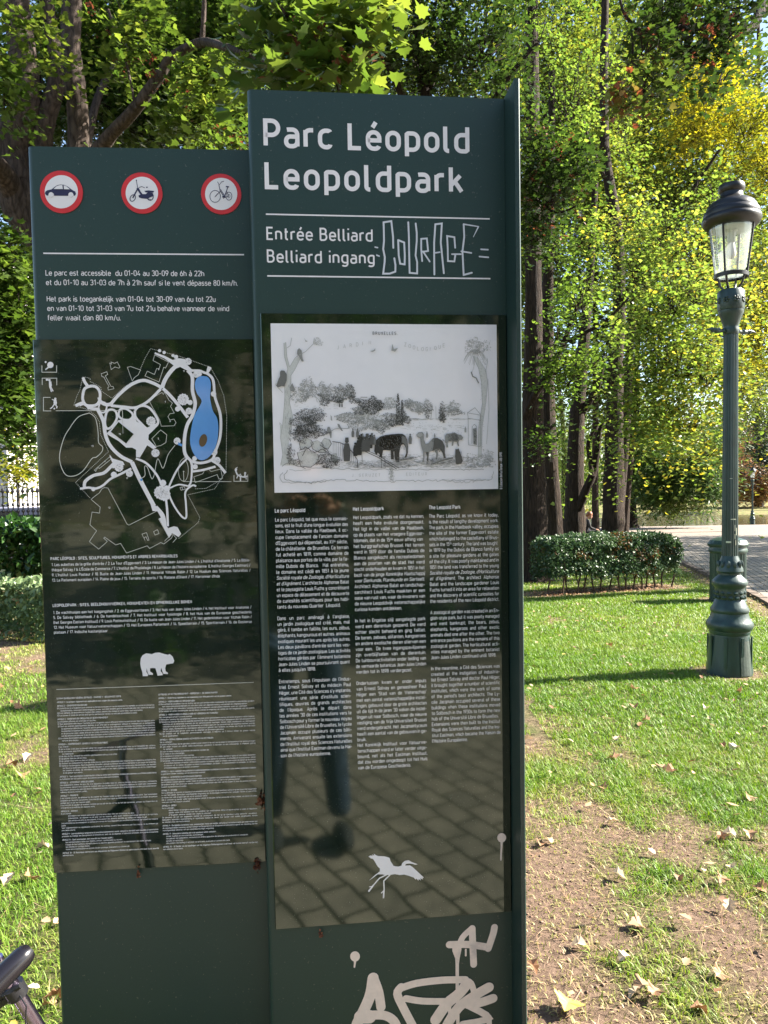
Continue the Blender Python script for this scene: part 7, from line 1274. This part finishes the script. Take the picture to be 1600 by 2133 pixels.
LEAFPX = [(1322, 1478, 1.5), (1345, 1510, 1.2), (1300, 1480, .8), (1286, 1548, 1.1), (1275, 1585, 1.2), (1298, 1582, 1.0), (1398, 1612, 1.4), (1380, 1605, 1.1), (1225, 1690, 1.1), (1275, 1718, 1.2), (1255, 1645, 1.0), (1530, 1565, 1.4), (1505, 1560, .9), (1560, 1670, 1.1), (1524, 1690, 1.2), (1142, 1758, 1.1), (1125, 1765, .8), (1520, 1750, 1.2), (1502, 1755, 1.0), (1560, 1750, 1.1), (1480, 1815, 1.0), (1525, 1820, 1.0), (1500, 1845, 1.0), (1287, 1832, 1.1), (1415, 1840, .9), (1326, 1938, 1.2), (1235, 1932, 1.0), (1520, 1905, 1.1), (1585, 1860, 1.0), (1205, 1978, 1.0), (1110, 2030, .9), (1340, 2070, 1.1), (1352, 2065, 1.1), (1325, 2080, 1.1), (1365, 2085, 1.0), (1300, 2010, .9), (1458, 2110, 1.0), (1500, 2040, 1.0), (1190, 2085, .8), (1100, 1550, 1.2), (1270, 1350, 1.3), (1298, 1372, 1.2), (1300, 1310, 1.0), (1322, 1440, 1.3), (1190, 1425, 1.1), (1398, 1410, 1.2), (1540, 1445, 1.3), (1470, 1480, 1.2), (1580, 1450, 1.0), (1205, 1262, 1.2), (1130, 1258, 1.0), (1380, 1265, 1.1), (40, 1480, 1.6), (60, 1585, 1.5), (25, 1600, 1.3), (45, 1620, 1.4), (80, 1660, 1.1), (20, 1840, 1.4), (60, 1840, 1.2), (90, 1770, 1.2), (115, 2090, 1.2), (100, 2110, .9), (30, 1540, 1.2)]
for k, (px, py, s) in enumerate(LEAFPX):
    p = gp(px, py); o = bpy.data.objects.new('fallen_leaf', kinds[k % 6]); COL.objects.link(o); s *= .85
    o.location = (p[0], p[1], float(ground_z(p[0], p[1])) + .012 + .018 * gl_.random()); o.rotation_euler = (gl_.normal() * .35, gl_.normal() * .35, gl_.random() * 6.28); o.scale = (s, s, s)
    tag(o, 'dry curled brown or buff leaf fallen on the lawn', 'leaf', 'dry leaves scattered on the lawn')
V, tri = dry_leaf(.085, .5, MAPLE_R, gl_); p = gp(1182, 2112); me = bpy.data.meshes.new('yellow_leaf'); me.from_pydata([tuple(q) for q in V], [], [tuple(int(i) for i in q) for q in tri])
o = bpy.data.objects.new('fallen_leaf', me); COL.objects.link(o); me.materials.append(paint('bright yellow leaf', (.62, .50, .07), rough=.5, var=.12, scale=40)); o.location = (p[0], p[1], float(zg(p[1])) + .03); o.rotation_euler = (.2, -.25, 2.7); tag(o, 'bright yellow maple leaf lying on bare earth at the bottom edge', 'leaf')
# the countless smaller ones as litter
n = 2300; x = np.concatenate([.8 + 7 * gl_.random(1500), -5.2 + 5 * gl_.random(800)]); y = np.concatenate([1.6 + 17 * gl_.random(1500) ** 1.2, 1.6 + 9 * gl_.random(800)]); k = (x < path_edge(y) + .6) & (np.abs(x / y) < .75) & ~((np.abs(x) < .95) & (y < 2.0)); x, y = x[k], y[k]
P = np.stack([x, y, ground_z(x, y) + .012 + .03 * gl_.random(len(x))], -1); v, f, tt = leaves(P, .036, ROUND, gl_.random(len(x)) ** .8, gl_, 1.6, 0); tag(mesh_np('leaf_litter', v, f, M_DRY, tint=tt), kind='stuff')
n = 1500; q = gl_.random(n); P = h0[None] + (h1 - h0)[None] * q[:, None] + np.stack([gl_.normal(size=n) * .1, .25 + gl_.normal(size=n) * .28, 0 * q], -1); P[:, 2] = ground_z(P[:, 0], P[:, 1]) + .012; v, f, tt = leaves(P, .045, OVAL, gl_.random(n) * .6, gl_, 1.6, 0); tag(mesh_np('leaf_litter', v, f, M_DRY, tint=tt), kind='stuff')
# crumbs of earth on the bare patches
n = 26000; x = np.concatenate([.3 + 3.4 * gl_.random(17000), -3 + 2.4 * gl_.random(9000)]); y = np.concatenate([1.3 + 4.2 * gl_.random(17000) ** 1.2, 1.3 + 7 * gl_.random(9000)]); k = (gl_.random(n) < soil(x, y) * .9) & onlawn(x, y); x, y = x[k], y[k]; n = len(x)
OC = np.array([(1, 0, 0), (-1, 0, 0), (0, 1, 0), (0, -1, 0), (0, 0, 1), (0, 0, -1)], float); OT = np.array([(0, 2, 4), (2, 1, 4), (1, 3, 4), (3, 0, 4), (2, 0, 5), (1, 2, 5), (3, 1, 5), (0, 3, 5)])
sz = .0018 + .0065 * gl_.random(n) ** 4; V = np.stack([x, y, ground_z(x, y) + sz * .3], -1)[:, None] + OC[None] * sz[:, None, None] * (.45 + 1.0 * gl_.random((n, 6, 1))) * np.array([1, 1, .6]); F = (np.arange(n)[:, None, None] * 6 + OT[None]).reshape(-1, 3)
tag(mesh_np('soil_crumbs', V.reshape(-1, 3), F, paint('earth crumbs', (.20, .125, .085), rough=.95, var=.5, scale=300)), kind='stuff')
# dead straws and stalks
n = 5200; x = np.concatenate([.3 + 3.6 * gl_.random(3600), -3 + 2.5 * gl_.random(1600)]); y = np.concatenate([1.3 + 4.6 * gl_.random(3600), 1.2 + 7 * gl_.random(1600)]); k = onlawn(x, y); x, y = x[k], y[k]; n = len(x)
th = gl_.random(n) * 6.283; l = .012 + .035 * gl_.random(n); P = np.stack([x, y, ground_z(x, y) + .006 + .012 * gl_.random(n)], -1); dv = np.stack([np.cos(th), np.sin(th), .5 * (gl_.random(n) - .4)], -1) * l[:, None]; sd2 = np.stack([-np.sin(th), np.cos(th), 0 * th], -1) * .0011
V = np.stack([P - dv - sd2, P - dv + sd2, P + dv + sd2 * .4, P + dv - sd2 * .4], 1).reshape(-1, 3); tag(mesh_np('straw', V, np.arange(4 * n).reshape(-1, 4), M_DRY, tint=np.repeat(.4 + .4 * gl_.random(n), 4)), kind='stuff')
# crumbs of dry leaf caught on the sign
M_CRUMB = leaf_mat('crumpled brown leaf', [(0, (.06, .018, .010)), (1, (.26, .10, .045))], trans=.1, rough=.7)
for B_, px, py, s, lab in ((LB, 546, 1668, .016, 'crumpled red brown leaf caught between the two boards'), (LB, 536, 1800, .013, 'brown leaf crumbs on the lower right corner of the map plate'), (LB, 289, 1817, .008, 'small curled orange leaf on the bottom edge of the map plate'), (RB, 668, 1943, .007, 'tiny brown leaf bit under the text plate'), (LB, 541, 1045, .008, 'reddish flake stuck between the boards at mid height')):
    s *= .62; c = B_.P(B_.uv(px, py), .004); P = c[None] + gl_.normal(size=(26, 3)) * s * np.array([.35, .12, .8])[None]; v, f, tt = leaves(P, s * .9, MAPLE_S, gl_.random(26), gl_, 0, .5); tag(mesh_np('dry_leaf', v, f, M_CRUMB, tint=tt, top=c), lab, 'leaf')

# ------------------------------------------------------------------ the place behind the camera, mirrored in the glossy plates
for (x, y, s, r, lab) in ((-7.5, -10, 91, .32, 'big tree left behind the camera, mirrored in the map plate'), (-2.2, -15, 92, .28, 'tree far behind the camera, mirrored between the plates'), (6.5, -8.5, 93, .34, 'big tree right behind the camera, mirrored in the text plate'), (3.0, -19, 94, .3, 'far tree behind the camera, mirrored above the text'), (8.5, -5.2, 95, .34, 'tree beside the forecourt whose shadow crosses the setts'), (12.5, -7.0, 98, .3, 'second tree beside the forecourt behind the camera'), (-14, -19, 96, .35, 'outer tree behind the camera at far left')):
    o = tree('plane_tree', lab, 'tree', M_BARK_G, [[(x, y, -.1, r), (x, y, 2.0, r * .85), (x + .3, y, 5, r * .7), (x + .2, y, 9, r * .3)], [(x + .2, y, 4, r * .5), (x - 1.5, y + .5, 6, r * .3), (x - 2.4, y + .6, 7, r * .15)], [(x + .2, y, 4.4, r * .5), (x + 1.8, y - .5, 6.4, r * .3), (x + 2.6, y, 7.6, r * .15)]], np.array([x, y, 0.0]), world=True, group='trees behind the camera'); gg = np.random.default_rng(s); Ps, Ts = [], []
    for dx, dy, z, rx, rz, nt_ in ((0, 0, 7.2, 3.2, 2.4, 70), (-1.8, .5, 5.6, 2.2, 1.5, 36), (1.9, -.4, 6, 2.2, 1.6, 36)):
        q, tt_ = tufts((x + dx, y + dy, z), (rx, rx, rz), nt_, 16, .45, gg, .4); Ps.append(q); Ts.append(tt_)
    vv, f, tt = leaves(np.concatenate(Ps), .34, OVAL, np.concatenate(Ts), gg, .5, .4); mesh_np('crown', vv, f, G_MAPLE, o, tint=tt)
hedge('clipped_hedge', np.array([-1.6, -4.6, 0]), np.array([12., -5.2, 0]), 1.0, .0, 2.3, 7000, .16, OVAL, M_LAUREL, 'long dark hedge behind the camera, mirrored low in the text plate', 'hedge', 97, stems=0)
hedge('clipped_hedge', np.array([-22., -10.5, 0]), np.array([-3.4, -10.2, 0]), 1.0, .0, 1.5, 5000, .18, OVAL, M_LAUREL, 'dark hedge farther behind the camera, mirrored in the map plate', 'hedge', 98, stems=0)
# the photographer, standing behind the lens and mirrored in the text plate
M_DENIM = paint('blue denim', (.035, .06, .11), rough=.9, var=.35, scale=30); M_JACK = paint('dark jacket', (.02, .022, .028), rough=.8, var=.3)
M_PHONE = paint('black phone', (.01, .01, .012), rough=.2, var=.05); M_BHAIR = paint('brown hair', (.04, .025, .016), rough=.7, var=.3, scale=80)
PH = empty('person', (0.02, -.42, 0), 'photographer in jeans and dark jacket mirrored in the text plate', 'person')
Jt = [(0, 0, .98, .15, .11), (0, 0, 1.16, .15, .11), (0, .01, 1.38, .17, .11), (0, .02, 1.50, .06), (-.19, 0, 1.42, .062), (-.27, .13, 1.26, .05), (-.075, .33, 1.44, .036), (.19, 0, 1.42, .062), (.27, .13, 1.26, .05), (.095, .33, 1.44, .036)]
def skinned(name, joints, bones, m):
    me = bpy.data.meshes.new(name); me.from_pydata([j[:3] for j in joints], bones, []); o = bpy.data.objects.new(name, me); COL.objects.link(o); o.parent = PH; me.materials.append(m)
    o.modifiers.new('skin', 'SKIN')
    if me.skin_vertices:
        for v, j in zip(me.skin_vertices[0].data, joints): v.radius = (j[3], j[3] if len(j) < 5 else j[4])
        me.skin_vertices[0].data[0].use_root = True
    q = o.modifiers.new('sub', 'SUBSURF'); q.levels = 1; q.render_levels = 2; return o
skinned('jacket', Jt, [(0, 1), (1, 2), (2, 3), (2, 4), (4, 5), (5, 6), (2, 7), (7, 8), (8, 9)], M_JACK)
skinned('trousers', [(0, 0, .98, .155, .12), (-.10, 0, .86, .095), (-.12, .02, .50, .07), (-.14, 0, .10, .055), (.10, 0, .86, .095), (.13, .03, .50, .07), (.16, .06, .10, .055)], [(0, 1), (1, 2), (2, 3), (0, 4), (4, 5), (5, 6)], M_DENIM)
for x, y in ((-.14, .03), (.16, .09)): b = MB(); b.ball((x, y + .04, .05), .06, 12, (.75, 2.0, .8)); b.build('shoe', M_JACK, PH, smooth=True, world=False)
for nm, mb_, mm in face_parts((0, .06, 1.66), .105, (0, 1, -.15)) + [hands([((-.075, .33, 1.45), (.25, .5, .8)), ((.095, .33, 1.45), (-.25, .5, .8))])]: mb_.build(nm, M_BHAIR if nm == 'hair' else mm, PH, smooth=True, world=False)
PO = empty('phone', (0.02, -.035, 1.535), 'black phone held up by the photographer', 'phone'); b = MB(); b.box((0, 0, 0), .076, .009, .158); b.build('body', M_PHONE, PO, world=False); b = MB(); b.box((0, -.0052, 0), .070, .001, .150); b.build('screen', M_GLASSD, PO, world=False)
